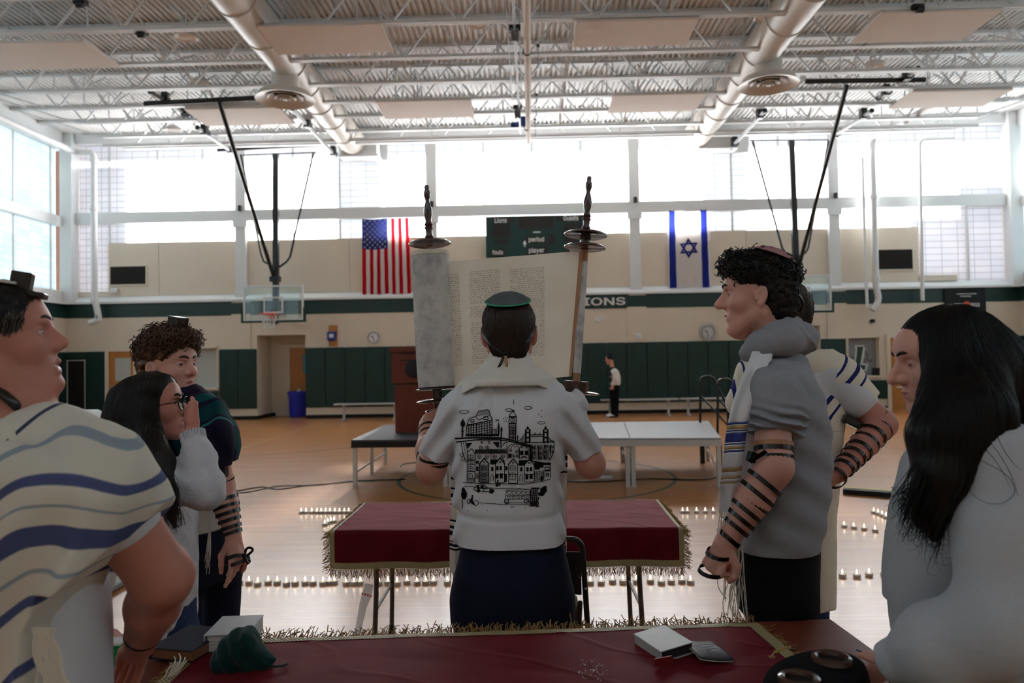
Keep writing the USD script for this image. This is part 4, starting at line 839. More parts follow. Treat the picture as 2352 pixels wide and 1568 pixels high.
# blue first-aid box on its board
t = Thing('first_aid_box', 'blue wall box with a white label on an upright wooden board', 'wall box', (-5.45, D, 2.02)); mat('box_blue', (34, 58, 150), .4, .45)
t.part('board', box(-5.58, -5.34, D - .025, D, 2.02, 2.62), 'oak'); t.part('case', rbox((-5.475, D - .09, 2.31), (.24, .13, .25), .02), 'box_blue'); t.part('label', box(-5.53, -5.41, D - .158, D - .154, 2.27, 2.37), 'white_ink')
t = Thing('notice_board', 'small wooden plaque on the wall behind the boy in grey', 'plaque', (6.15, D, 2.05)); t.part('board', rbox((6.1, D - .012, 2.12), (.2, .024, .26), .005), 'oak')
for lb, px, py, w, h, nm in (('small white twin emergency lamp on the wall right of the scroll', 1377, 735, .2, .12, 'emergency_lamp'), ('small white thermostat on the wall right of the scroll', 1466, 772, .14, .14, 'thermostat'), ('white junction box under the left grille', 264, 668, .18, .14, 'junction_box'), ('small black camera on the wall right of the right hoop', 2003, 737, .1, .1, 'security_camera')):
    c = at(px, py, Y=D if py > 690 else D + .08); t = Thing(nm, lb, nm.replace('_', ' '), c)
    if nm == 'emergency_lamp':
        t.part('housing', rbox(c + [0, -.05, -.02], (w * .4, .08, h * .7), .01), 'white_ink')
        for s in (-1, 1): t.part('lamp_head', rbox(c + [s * .085, -.07, .02], (.08, .08, .09), .02), 'white_ink')
    else:
        t.part('body', rbox(c + [0, -.05, 0], (w, .08, h), .012), 'black_plastic' if nm == 'security_camera' else 'white_ink')
        t.part('lens' if nm == 'security_camera' else 'cover', rbox(c + [0, -.1, 0], (w * .6, .04, h * .6), .008), 'black_plastic' if nm == 'security_camera' else 'board_white')
c = at(2165, 765, Y=D); t = Thing('exit_lamp', 'pale emergency lamp bracket on the far wall left of the black banner', 'emergency lamp', c); t.part('body', rbox(c + [0, -.06, 0], (.34, .1, .12), .02), 'white_paint')
for s in (-1, 1): t.part('lamp_head', rbox(c + [s * .12, -.09, .1], (.12, .1, .1), .03), 'white_paint')
# banner
t = Thing('award_banner', 'black award banner reading 2014 2015 with an orange ball over the stripe', 'banner', (12.2, D, 2.2)); bx0, bx1, bz1, bz0 = 11.62, 12.74, 3.40, 2.05
mat('banner_black', (26, 27, 30), .6, .3)
FB = lambda u, w, lift=0.0: np.stack([bx0 + u * (bx1 - bx0), D - .06 - .012 * np.sin(w * 9 + u * 4) - lift, bz1 - w * (bz1 - bz0)], -1)
t.part('cloth', thick(grid(lambda a, b: FB(a, b), 10, 14), -.01), 'banner_black', True); bw = bx1 - bx0
BL = lambda s, u, w, ww, h: t.part('lettering', fit_text(s, (bx0 + u * bw, D - .085, bz1 - w * (bz1 - bz0)), ww, h, .006), 'white_ink')
BL('2014', .33, .40, .25, .1); BL('2015', .72, .40, .25, .1); BL('CONGRATULATIONS', .52, .17, .55, .03); BL('CHAMPIONS', .5, .22, .3, .03); BL('BOYS', .53, .62, .3, .1); BL('BASKETBALL TEAM', .53, .53, .5, .035)
c = np.array([bx0 + .525 * bw, D - .08, bz1 - .4 * (bz1 - bz0)]); t.part('ball', lathe([(0, .02), (.07, .017), (.1, 0), (0, 0)], 24, c, np.array([[1, 0, 0], [0, 0, -1], [0, 1, 0]])), 'orange', 40)
a = np.linspace(-1, 1, 9); t.part('ball_seam', cat_(tube(np.stack([c[0] + .095 * a, c[1] - .022 + 0 * a, c[2] + 0 * a], 1), .004, 4), tube(np.stack([c[0] + 0 * a, c[1] - .022 + 0 * a, c[2] + .095 * a], 1), .004, 4), tube(np.stack([c[0] - .05 + .03 * a ** 2 * -1, c[1] - .02 + 0 * a, c[2] + .08 * a], 1), .004, 4), tube(np.stack([c[0] + .05 + .03 * a ** 2, c[1] - .02 + 0 * a, c[2] + .08 * a], 1), .004, 4)), 'ink')
# doors and niches
mat('frosted', (196, 202, 196), .6, .3, vary=.04, vscale=3); mat('dark_glass', (22, 24, 26), .1, .6); mat('poster_blue', (92, 158, 190), .6, .3, vary=.2, vscale=9)
def door(n, x0, x1, y, h, win, wm, handle_left):
    t = Thing(f'door_{n}', kind='structure')
    a, b, c, d = win; lf = t.part('leaf', cat_(box(x0, a, y - .045, y, .012, h), box(b, x1, y - .045, y, .012, h), box(a, b, y - .045, y, .012, c), box(a, b, y - .045, y, d, h)), 'oak')
    t.part('pane', box(a, b, y - .03, y - .02, c, d), wm)
    t.part('door_frame', cat_(box(x0 - .1, x0, y - .07, y + .02, 0, h + .1), box(x1, x1 + .1, y - .07, y + .02, 0, h + .1), box(x0, x1, y - .07, y + .02, h, h + .1)), 'cream')
    hx = x0 + .07 if handle_left else x1 - .07; t.part('handle', cat_(bar((hx, y - .045, 1.0), (hx, y - .11, 1.0), .03), bar((hx, y - .1, 1.0), (hx + (.1 if handle_left else -.1), y - .1, 1.0), .025)), 'steel_grey')
    return t, lf
door(1, -11.85, -11.14, D + .0, 1.98, (-11.68, -11.22, 1.15, 1.8), 'frosted', True)
t, lf = door(2, -7.05, -6.36, D + AD, 2.02, (-6.66, -6.5, 1.25, 1.83), 'poster_blue', False)
t.part('kick_plate', box(-7.03, -6.38, D + AD - .05, D + AD - .046, .02, .3), 'steel_grey')
t, lf = door(3, 10.09, 10.92, D + .0, 1.99, (10.24, 10.68, 1.26, 1.78), 'dark_glass', False)
t.part('sticker', place(prism(Polygon([(0, 0), (.05, .1), (.02, .16), (.1, .24), (.17, .22), (.22, .26), (.3, .24), (.36, .2), (.3, .17), (.25, .18), (.27, .08), (.22, .02), (.2, .1), (.13, .12), (.08, .08), (.06, 0)]), .004), (10.28, D - .046, .72), (1, 0, 0), (0, 0, 1)), 'line_green', label='green leaping lion sticker'); t.part('sticker', box(10.24, 10.62, D - .049, D - .045, .60, .64), 'white_ink', label='white strip of small lettering')
def niche(n, x0, x1, z0, z1, m):
    t = Thing(f'window_{n}', kind='structure'); y = D + .22
    t.part('pane', box(x0, x1, y, y + .03, z0, z1), m); t.part('window_frame', cat_(box(x0, x0 + .04, D - .01, y, z0, z1), box(x1 - .04, x1, D - .01, y, z0, z1), box(x0, x1, D - .01, y, z1 - .04, z1), box(x0, x1, D - .07, y, z0, z0 + .05)), 'cream'); return t
mat('pale_blind', (198, 204, 200), .6, .25, vary=.03, vscale=2); mat('grey_film', (150, 154, 158), .5, .3, vary=.03, vscale=2)
niche(9, -9.72, -8.74, .86, 2.07, 'pale_blind'); t = niche(10, 8.92, 9.85, .9, 2.04, 'grey_film')
L = lambda pts, m, z, lb=None: t.part('emblem', place(prism(Polygon(pts), .004), (8.92, D + .218 - z, .9), (1, 0, 0), (0, 0, 1)), m, label=lb)
k_ = 1 / 1.0
L([(.20, .17), (.62, .17), (.67, .38), (.52, .38), (.60, .80), (.56, .90), (.31, .90), (.33, .78), (.27, .32), (.18, .28)], 'board_white', .002, 'white outline of the letter')
L([(.24, .21), (.57, .21), (.60, .34), (.45, .34), (.53, .78), (.55, .86), (.37, .86), (.37, .76), (.31, .33), (.25, .30)], 'line_green', .008, 'slanted green letter L')
L([(.10, .18), (.16, .22), (.19, .40), (.28, .52), (.26, .62), (.17, .56), (.12, .42)], 'mid_grey', .001); L([(.50, .42), (.56, .40), (.62, .44), (.78, .40), (.80, .50), (.68, .52), (.70, .66), (.62, .76), (.54, .72), (.53, .60), (.60, .60), (.61, .54), (.52, .52)], 'mid_grey', .001, 'grey lion figure behind the letter')
for s in (0, 1): q = Thing('steel_tumbler', 'dark steel tumbler on the sill of the emblem window' + (', nearer the wall edge' if s else ', inner one'), 'tumbler', (9.66 + .11 * s, D + .02, .951)); q.part('cup', lathe([(0, .951), (.045, .951), (.05, 1.16), (.045, 1.16), (.042, .97), (0, .97)], 20, (9.66 + .11 * s, D + .03, 0)), 'screen_dark', 40)
# ------------------------------------------------------------------ benches, bin, coolers, projector
mat('aluminium', (196, 198, 198), .35, .5, metal=.3); mat('bin_blue', (38, 44, 176), .45, .45, vary=.04, vscale=4); mat('cooler_orange', (214, 66, 34), .45, .45); mat('gaffer', (24, 24, 25), .55, .3)
def bench(label, x0, x1, y, legs):
    t = Thing('team_bench', label, 'bench', ((x0 + x1) / 2, y, 0), 'low benches along the green pads')
    t.part('seat', rbox(((x0 + x1) / 2, y, .43), (x1 - x0, .27, .045), .012, n=2), 'aluminium')
    for x in legs:
        t.part('leg', cat_(box(x - .03, x + .03, y - .03, y + .03, .03, .41), box(x - .04, x + .04, y - .2, y + .2, .0, .03), bar((x, y - .12, .40), (x, y, .2), .03)), 'aluminium')
bench('long low metal bench along the pads behind the lectern', at(768, 926, Y=D - .75)[0], -2.3, D - .75, [at(790, 930, Y=D - .75)[0], -3.6])
bench('low metal bench behind the person walking at the far wall', at(1380, 914, Y=D - .75)[0], at(1557, 914, Y=D - .75)[0], D - .75, [at(1400, 914, Y=D - .75)[0], at(1535, 914, Y=D - .75)[0]])
bench('low metal bench end behind the black stair rails', at(1562, 912, Y=D - .75)[0], 6.6, D - .75, [at(1580, 912, Y=D - .75)[0], 6.0])
c = at(684, 957, Z=0); t = Thing('trash_bin', 'tall blue plastic waste bin beside the door alcove', 'waste bin', c)
H_ = .74; t.part('tub', lathe([(0, .01), (.22, .01), (.23, .04), (.255, H_ - .1), (.255, H_ - .1), (.285, H_ - .09), (.29, H_ - .02), (.28, H_), (.255, H_), (.24, H_ - .1), (.2, .05), (0, .05)], 32, c), 'bin_blue', 40)
for s in (-1, 1): t.part('handle', tube([[c[0] + s * .28, c[1] - .06, H_ - .16], [c[0] + s * .31, c[1] - .06, H_ - .2], [c[0] + s * .31, c[1] + .06, H_ - .2], [c[0] + s * .28, c[1] + .06, H_ - .16]], .012, 6), 'aluminium')
t.part('bag_knot', tube(spline([[c[0] + .05, c[1] - .1, H_ - .02], [c[0] + .08, c[1] - .12, H_ + .06], [c[0] + .12, c[1] - .1, H_ + .03]], 8), .025, 8), 'white_ink', True)
cx, cy = at(2357, 860, Y=18.6)[0], 18.6
t = Thing('utility_cart', 'low grey cart under the stacked orange drink coolers', 'cart', (cx, cy, 0)); t.part('shelf', rbox((cx, cy, .52), (.62, .5, .05), .02), 'mid_grey'); t.part('shelf', rbox((cx, cy, .15), (.62, .5, .05), .02), 'mid_grey')
for a in (-1, 1):
    for b in (-1, 1): t.part('leg', bar((cx + a * .27, cy + b * .2, .07), (cx + a * .27, cy + b * .2, .52), .03), 'mid_grey'); t.part('wheel', lathe([(0, -.02), (.05, -.02), (.05, .02), (0, .02)], 14, (cx + a * .27, cy + b * .2, .05), np.array([[0, 0, 1], [0, 1, 0], [-1, 0, 0]])), 'black_rubber', 40)
for k, z in enumerate((.546, .966)):
    t = Thing('drink_cooler', ('orange drink cooler with white lid and a white letter G, upper of two', 'orange drink cooler with white bolt mark, lower of two')[1 - k], 'cooler', (cx, cy, z), 'stacked orange coolers')
    t.part('barrel', lathe([(0, z), (.19, z), (.2, z + .02), (.215, z + .34), (0, z + .34)], 30, (cx, cy, 0)), 'cooler_orange', 40); t.part('lid', lathe([(.22, z + .341), (.225, z + .36), (.22, z + .41), (.2, z + .415), (0, z + .415)], 30, (cx, cy, 0)), 'white_ink', 40)
    t.part('spigot', cat_(bar((cx + .05, cy - .2, z + .05), (cx + .05, cy - .26, z + .05), .03), bar((cx + .05, cy - .26, z + .02), (cx + .05, cy - .26, z + .08), .02)), 'white_ink')
    v, f = fit_text('G', (0, 0, 0), .15, .17, .004) if k else place(prism(Polygon([(-.06, 0), (.0, .1), (-.03, .1), (.04, .2), (.07, .2), (.03, .13), (.07, .13), (-.02, 0)]), .004), (0, 0, -.1), (1, 0, 0), (0, 0, 1))
    a = v[:, 0] / .21 - .45; t.part('mark', (np.stack([cx + (.212 - v[:, 1]) * np.sin(a), cy - (.212 - v[:, 1]) * np.cos(a), v[:, 2] + z + .19], 1), f), 'white_ink')
# projector on a stand, seen over the left man's shoulder
c = at(168, 972, Y=5.2); t = Thing('av_stand', 'pale equipment stand behind the shoulder of the man at left', 'stand', (c[0], 5.2, 0)); t.part('top', rbox((c[0] + .05, 5.25, c[2] - .02), (.5, .42, .03), .01), 'white_ink'); t.part('column', bar((c[0] + .05, 5.25, .06), (c[0] + .05, 5.25, c[2] - .03), .06), 'mid_grey'); t.part('foot', rbox((c[0] + .05, 5.25, .03), (.5, .42, .05), .02), 'mid_grey')
t = Thing('projector', 'white projector on the stand behind the man at left', 'projector', (c[0], 5.2, c[2])); t.part('case', rbox((c[0] + .01, 5.25, c[2] + .045), (.2, .26, .085), .025), 'white_ink', 40)
for k in range(5): t.part('vent_slot', box(c[0] + .06, c[0] + .09, 5.118, 5.122, c[2] + .025 + .01 * k, c[2] + .03 + .01 * k), 'mid_grey')
t.part('lens', lathe([(0, 0), (.03, 0), (.03, .03), (0, .02)], 16, (c[0] - .04, 5.38, c[2] + .045), np.array([[1, 0, 0], [0, 0, 1], [0, -1, 0]])), 'black_plastic', 40)
# ------------------------------------------------------------------ stage platforms, lectern, stairs
mat('stage_grey', (150, 152, 156), .45, .4, vary=.05, vscale=3); mat('stage_dark', (66, 68, 74), .55, .35, vary=.08, vscale=4); mat('mahogany', (112, 42, 26), .38, .45, vary=.22, vscale=5, stretch=(7, 7, .6)); mat('table_wood', (112, 50, 34), .5, .25, vary=.2, vscale=6, stretch=(1, 9, 9))
def deck(label, P4, m, edge):
    """A stage deck from its four corners (front left, front right, back right, back left)."""
    P4 = np.asarray(P4, float); c = P4.mean(0); z = .6; t = Thing('stage_deck', label, 'stage platform', (*c, 0), 'stage platforms')
    t.part('top', prism(Polygon(P4), .02), m) if False else None
    v, f = prism(Polygon(P4), .022); v = v + [0, 0, z - .022]; t.part('top', (v, f), m)
    v, f = prism(Polygon(P4).buffer(.004, join_style=2), .075); v = v + [0, 0, z - .098]; t.part('edge_rail', (v, f), edge)
    for k in range(4):
        q = c + (P4[k] - c) * .95; t.part('leg', cat_(box(q[0] - .025, q[0] + .025, q[1] - .025, q[1] + .025, .01, z - .1), box(q[0] - .03, q[0] + .03, q[1] - .03, q[1] + .03, 0, .012)), 'aluminium')
    m_ = c + ((P4[0] + P4[3]) / 2 - c) * .95; t.part('leg', box(m_[0] - .02, m_[0] + .02, m_[1] - .02, m_[1] + .02, 0, z - .1), 'aluminium')
    for k in (0, 1): t.part('brace', bar((*(c + (P4[k] - c) * .95), .18), (*(c + (P4[3 - k] - c) * .95), .18), .02), 'aluminium')
    return t
deck('dark-topped stage platform at the left end carrying the lectern', [(-2.24, 9.36), (-1.02, 9.30), (-1.0, 11.4), (-2.24, 11.5)], 'stage_dark', 'gaffer')
deck('dark-topped stage platform second from the left, behind the scroll bearer', [(-1.01, 9.29), (.06, 9.24), (.1, 11.36), (-.99, 11.4)], 'stage_dark', 'gaffer')
deck('pale grey stage platform left of the seam, behind the scroll bearer', [(.07, 9.22), (1.243, 9.10), (1.46, 11.37), (.16, 11.40)], 'stage_grey', 'aluminium')
deck('pale grey stage platform at the right end beside the black stairs', [(1.25, 9.10), (2.32, 8.98), (2.74, 11.32), (1.47, 11.37)], 'stage_grey', 'aluminium')
c = at(945, 1000, Z=.6); lx0, lx1 = at(903, 1000, Y=10.2)[0], at(1010, 1000, Y=10.2)[0]; ly = 10.2; zt = at(920, 797, Y=ly)[2]
t = Thing('lectern', 'reddish wooden lectern standing on the dark stage platform', 'lectern', ((lx0 + lx1) / 2, ly, .6)); zm = at(905, 880, Y=ly)[2]
t.part('base', cat_(box(lx0 + .03, lx1 - .03, ly, ly + .42, .6, zm)), 'mahogany'); t.part('head', cat_(box(lx0, lx1, ly - .04, ly + .5, zm + .003, zt - .06)), 'mahogany')
v, f = box(lx0 - .02, lx1 + .02, ly - .08, ly + .52, zt - .06, zt); v[:, 2] += np.where(v[:, 1] > ly + .2, .0, .0); t.part('top', (v, f), 'mahogany')
t.part('slot', box(lx0 + .1, lx1 - .1, ly - .05, ly - .038, zt - .1, zt - .085), 'black_plastic'); t.part('slot', box(lx0 + .12, lx1 - .06, ly - .05, ly - .038, zt - .19, zt - .175), 'black_plastic')
cc = at(950, 847, Y=ly - .04); t.part('logo_disc', lathe([(0, .012), (.11, .012), (.125, 0)], 28, cc, np.array([[1, 0, 0], [0, 0, -1], [0, 1, 0]])), 'black_plastic', 40); t.part('trim_line', box(lx0 + .03, lx1 - .03, ly - .006, ly, zm - .02, zm - .012), 'black_plastic')  # the disc is a dark round logo on the lectern head
sx = 2.85; t = Thing('stage_stairs', 'black stage stairs at the right end of the platforms', 'stairs', (sx + .3, 9.8, 0))
for k, (z, x0, x1) in enumerate(((.2, sx + .62, sx + .95), (.4, sx + .3, sx + .63), (.58, sx, sx + .31))): t.part('step', rbox(((x0 + x1) / 2, 9.9, z - .02), (x1 - x0, 1.0, .035), .008, n=1), 'black_steel')
for y in (9.42, 10.38):
    t.part('stringer', bar((sx, y, .55), (sx + .98, y, .05), .03, .12), 'black_steel'); t.part('leg', bar((sx + .02, y, 0), (sx + .02, y, .57), .035), 'black_steel')
    t.part('wheel', lathe([(0, -.02), (.06, -.02), (.06, .02), (0, .02)], 16, (sx + .1, y - .06, .06), np.array([[1, 0, 0], [0, 0, -1], [0, 1, 0]])), 'black_rubber', 40)
t.part('side_panel', box(sx + .02, sx + .3, 9.40, 9.41, .05, .36), 'black_plastic')
for s, (px0, px1, pt, yy) in enumerate(((1607, 1656, 866, 11.05), (1647, 1697, 872, 10.75))):
    a, b, e = at(px0, 985, Y=yy), at(px0 + 2, pt, Y=yy), at(px1, pt + 62, Y=yy)
    pts = bend([(a[0], yy, .3), (b[0], yy, b[2]), (b[0] + .18, yy, b[2] + .01), (e[0] + .1, yy, e[2] - .05), (e[0] + .1, yy, .25)], .07)
    t = Thing('stair_rail', ('black pipe handrail of the stage stairs, left one', 'black pipe handrail of the stage stairs, right one')[s], 'handrail', (b[0], yy, 0)); t.part('rail', tube(pts, .019, 10), 'black_steel', 40); t.part('mid_rail', tube([(b[0], yy, b[2] - .28), (e[0] + .1, yy, e[2] - .32)], .014, 8), 'black_steel', 40)
    for q in (b[0], e[0] + .1): t.part('post_foot', box(q - .03, q + .03, yy - .03, yy + .03, 0, .3), 'black_steel')
# cables and mats on the floor
mat('cable', (20, 20, 21), .5, .35)
def floor_line(name, label, cat, pts, r, m='cable', flatz=None):
    P = spline([[*at(u, v_, Z=r)[:2], r] for u, v_ in pts], 60); return one(name, tube(P, r, 7), m, label, cat, smooth=40)
floor_line('power_cable', 'thin black cable snaking over the floor left of the stage', 'cable', [(518, 1128), (560, 1124), (600, 1118), (640, 1123), (690, 1116), (740, 1112), (800, 1105), (870, 1102), (930, 1100)], .007)
floor_line('power_cable', 'second black cable running alongside at left of the stage', 'cable', [(518, 1130), (580, 1128), (640, 1116), (700, 1114), (780, 1108), (860, 1104)], .006)
floor_line('power_cable', 'black cable curling out from under the stage at its left end', 'cable', [(985, 1062), (960, 1062), (935, 1064), (922, 1068), (920, 1072)], .007)
floor_line('power_cable', 'long black cable under the right stage platforms', 'cable', [(1285, 1103), (1350, 1106), (1420, 1103), (1500, 1099), (1570, 1101), (1650, 1092)], .007)
floor_line('extension_lead', 'white lead lying on the floor under the stage', 'cable', [(1290, 1103), (1330, 1104), (1365, 1100), (1390, 1096)], .008, 'white_ink')
c = at(1393, 1095, Z=.02); one('power_strip', rbox(c, (.16, .06, .04), .01), 'white_ink', 'white power strip at the end of the white lead', 'power strip')
p0, p1 = at(1938, 1133, Z=0), at(2110, 1146, Z=0); d_ = p1 - p0; nrm_ = unit([-d_[1], d_[0], 0])
t = Thing('floor_ramp', 'low black cable ramp with a yellow edge on the floor at right', 'cable ramp', (p0 + p1) / 2); mat('yellow', (196, 184, 70), .5, .4)
t.part('ramp', bar(p0 + [0, 0, .03], p1 + [0, 0, .03], .12, .055), 'black_rubber'); t.part('edge_strip', bar(p0 + nrm_ * .075 + [0, 0, .055], p1 + nrm_ * .075 + [0, 0, .055], .05, .012), 'yellow')
# ------------------------------------------------------------------ tea lights
nodes('flame', {'e': ('emission', dict(color=(1, .82, .55), strength=4.0))}, [], 'e.emission'); mat('wax', (238, 234, 228), .5, .3); mat('tin', (206, 206, 208), .3, .5, metal=.6)
tl = None
CUP = lathe([(0, 0), (.019, 0), (.0195, .002), (.0205, .016), (.0195, .016), (.0185, .013)], 16); WAX = lathe([(.0186, .012), (.012, .0128), (0, .0128)], 16); FL = lathe([(0, .017), (.0038, .021), (.0042, .026), (.002, .035), (0, .042)], 8)
ONES = ['first', 'second', 'third', 'fourth', 'fifth', 'sixth', 'seventh', 'eighth', 'ninth', 'tenth', 'eleventh', 'twelfth', 'thirteenth', 'fourteenth', 'fifteenth', 'sixteenth', 'seventeenth', 'eighteenth', 'nineteenth']
def nth(k): return ONES[k] if k < 19 else (['twentieth', 'thirtieth'][(k + 1) // 10 - 2] if (k + 1) % 10 == 0 else ['twenty', 'thirty'][(k + 1) // 10 - 2] + '-' + ONES[(k + 1) % 10 - 1])
def tealights(pts, where, group, sc=1.35):
    global tl
    for k, (px, py) in enumerate(pts):
        c = at(px, py, Z=0); label = f'{nth(k)} white tea light from the left in {where}'
        if tl is None:
            tl = Thing('tea_light', label, 'tea light', c, group)
            for nm, m_, mt in (('cup', CUP, 'tin'), ('wax', WAX, 'wax'), ('wick', tube([(0, 0, .0125), (.0005, 0, .019)], .0009, 5), 'ink'), ('flame', FL, 'flame')): tl.part(nm, (m_[0] * sc, m_[1]), mt, 40, local=True)
        else: tl.copy(c, label, rotz=rng.random() * 6, group=group)
row1 = [500, 512, 532, 550, 572, 592, 616, 637, 658, 678, 701, 719, 742, 757, 768, 795, 813, 828, 870, 891, 912, 935, 958, 978, 996, 1028, 1325, 1356, 1381, 1407, 1431, 1462, 1494, 1519, 1542, 1566, 1586]
tealights([(x, 1341 + rng.uniform(-1.5, 2.5) - (x - 500) * .0035) for x in row1], 'the nearer long row on the floor', 'near row of tea lights')
tealights([(x, 1178 - (x - 690) * .003) for x in (692, 703, 716, 728, 738, 748, 758, 769, 780, 791, 801)], 'the farther row left of the table', 'far row of tea lights at left')
tealights([(746, 1206), (753, 1202), (760, 1200), (767, 1199)], 'the cluster at the table corner', 'small cluster of tea lights')
tealights([(x, 1177) for x in (1568, 1579, 1600, 1620, 1638)], 'the farther row right of the table', 'far row of tea lights at right')
tealights([(1939, 1210), (1961, 1213), (1985, 1216), (2010, 1220), (2039, 1223)], 'the spaced slanting row at right', 'spaced slanting row of tea lights')
tealights([(2007, 1178), (2017, 1181), (2026, 1185), (2035, 1189), (2043, 1192), (2051, 1196), (2058, 1200)], 'the close slanting row at right', 'close slanting row of tea lights')
tealights([(1935, 1324), (1968, 1325), (1996, 1322), (2031, 1322)], 'the short near row at right', 'nearest right row of tea lights')
# ------------------------------------------------------------------ cloth-covered folding table
nodes('burgundy', {'tc': ('texture_coordinate', {}), 'n': ('noise_texture', dict(scale=7.0, detail=3.0)), 'r': ('rgb_ramp', dict(ramp=[(.3, S(88, 22, 30)), (.7, S(102, 27, 35))])), 'n2': ('noise_texture', dict(scale=500.0)), 'b': ('bump', dict(strength=.12, distance=.001)), 'p': ('principled_bsdf', dict(roughness=.65, specular_ior_level=.08, specular_tint=(1, .4, .4), sheen_weight=.35, sheen_roughness=.35, sheen_tint=(.8, .12, .16)))},
      [('tc.object', 'n.vector'), ('n.fac', 'r.fac'), ('r.color', 'p.base_color'), ('tc.object', 'n2.vector'), ('n2.fac', 'b.height'), ('b.normal', 'p.normal')], 'p.BSDF')
nodes('gold_braid', {'tc': ('texture_coordinate', {}), 'w': ('wave_texture', dict(wave_type='bands', bands_direction='diagonal', scale=55.0, distortion=1.5)), 'rp': ('rgb_ramp', dict(ramp=[(.2, S(122, 108, 66)), (.8, S(196, 184, 138))])), 'b': ('bump', dict(strength=.5, distance=.002)), 'p': ('principled_bsdf', dict(roughness=.5, specular_ior_level=.5))},
      [('tc.object', 'w.vector'), ('w.fac', 'rp.fac'), ('rp.color', 'p.base_color'), ('w.fac', 'b.height'), ('b.normal', 'p.normal')], 'p.BSDF')
mat('fringe_gold', (150, 112, 58), .55, .4, vary=.2, vscale=40)
def fringe(paths, dirs, L, n, w=.0026, droop=None, seed=0):
    """Short cords standing off an edge."""
    r = np.random.default_rng(seed); out = []
    for k in range(n):
        u = (k + r.random()) / n; i = min(int(u * (len(paths) - 1)), len(paths) - 2); f = u * (len(paths) - 1) - i; p = paths[i] * (1 - f) + paths[i + 1] * f; d = unit(dirs(u) + r.normal(0, .28, 3)); l = L * (.75 + .4 * r.random()); b = p + d * l * .55 + r.normal(0, .003, 3); e = p + d * l + np.array([0, 0, -.004 if droop is None else droop]) + r.normal(0, .005, 3)
        out.append(tube([p, b, e], w * .5, 4, cap=False))
    return cat_(*out)
def table_cloth(name, label, corners, z, front, sideL, sideR, back, seed, wr=1.0):
    """corners: near left, near right, far right, far left of the table top; drops in metres (0 = ends on the top)."""
    c = np.asarray(corners, float); r_ = .018
    def f(u, w):                       # u across, w from far drop to near drop, in metres along the cloth
        uu = np.clip(u, 0, 1)[..., None]; Ld = np.linalg.norm(c[3] - c[0]); ww = np.clip(w / Ld, 0, 1)[..., None]
        p = (c[0] * (1 - uu) + c[1] * uu) * ww + (c[3] * (1 - uu) + c[2] * uu) * (1 - ww)
        over = np.maximum(w - Ld, 0); ob = np.maximum(-w, 0); dy = unit(c[0] - c[3]); W_ = np.linalg.norm(c[1] - c[0]); ol, orr = np.maximum(-u, 0) * W_, np.maximum(u - 1, 0) * W_; dx = unit(c[1] - c[0])
        drop = lambda o: (np.where(o < r_ * 1.57, r_ * np.sin(np.clip(o / r_, 0, 1.57)), r_), np.where(o < r_ * 1.57, r_ * (1 - np.cos(np.clip(o / r_, 0, 1.57))), o - r_ * .57))
        h, dz = drop(over); hb, dzb = drop(ob); hl, dzl = drop(ol); hr, dzr = drop(orr)
        X = p[..., 0] + dy[0] * (h - hb) + dx[0] * (hr - hl); Y = p[..., 1] + dy[1] * (h - hb) + dx[1] * (hr - hl); Zz = z + .004 - dz - dzb - np.where(over + ob > 0, 0, 1) * (dzl + dzr) - np.where(over + ob > 0, 1, 0) * 0
        q = np.stack([X * 3.2, Y * 5, np.full_like(X, seed)], -1); Zz = Zz + wr * np.where(over > 0, 0, 1) * (.013 * np.abs(meshkit.fbm(q, 3, seed) - .5) + .004 * np.maximum(0, .5 - np.abs(((X * .9 + Y * 1.7) * 2.2 + meshkit.noise(q, 4)) % 1 - .5) * 9))
        Y = Y + wr * np.where(over > 0, 1, 0) * (.010 * np.sin(X * 21 + seed + meshkit.noise(q, 9) * 6) * np.clip(over / .1, 0, 1)) * -1 - np.where(over > 0, .004, 0)
        return np.stack([X, Y, Zz], -1)
    Ld = np.linalg.norm(c[3] - c[0]); W_ = np.linalg.norm(c[1] - c[0]); b = .034
    t = Thing(name, label, 'tablecloth', (*c.mean(0), z)); u0, u1, w0, w1 = -sideL / W_, 1 + sideR / W_, -back, Ld + front
    sect = lambda a0, a1, b0, b1, nu, nw, lift: grid(lambda p, q: f(a0 + p * (a1 - a0), b0 + q * (b1 - b0)) + np.array([0, 0, lift]), nu, nw)
    fl_ = lambda m: (m[0], m[1][:, ::-1])
    t.part('field', fl_(sect(u0 + b / W_, u1 - b / W_, w0 + b, w1 - b, 150, 110, 0)), 'burgundy', True)
    for nm, a in (('braid', (u0, u0 + b / W_, w0, w1, 5, 110)), ('braid', (u1 - b / W_, u1, w0, w1, 5, 110)), ('braid', (u0, u1, w0, w0 + b, 150, 5)), ('braid', (u0, u1, w1 - b, w1, 150, 5))): t.part(nm, fl_(sect(*a, .0015)), 'gold_braid', True, label='woven gold braid border')
    E_ = lambda fu, fw: [f(np.array([fu(s)]), np.array([fw(s)]))[0] for s in np.linspace(0, 1, 60)]
    dxx, dyy = unit(np.r_[c[1] - c[0], 0]), unit(np.r_[c[0] - c[3], 0]); dn = np.array([0, 0, -1.0])
    t.part('fringe', fringe(E_(lambda s: u0 + s * (u1 - u0), lambda s: w1), lambda u: (dn if front > .04 else dyy * .9 + dn * .3), .038, 620, seed=seed), 'fringe_gold', kind='stuff')
    t.part('fringe', fringe(E_(lambda s: u0, lambda s: w0 + s * (w1 - w0)), lambda u: -dxx + dn * .5, .036, 330, seed=seed + 1), 'fringe_gold', kind='stuff')
    t.part('fringe', fringe(E_(lambda s: u1, lambda s: w0 + s * (w1 - w0)), lambda u: dxx + dn * .5, .036, 330, seed=seed + 2), 'fringe_gold', kind='stuff')
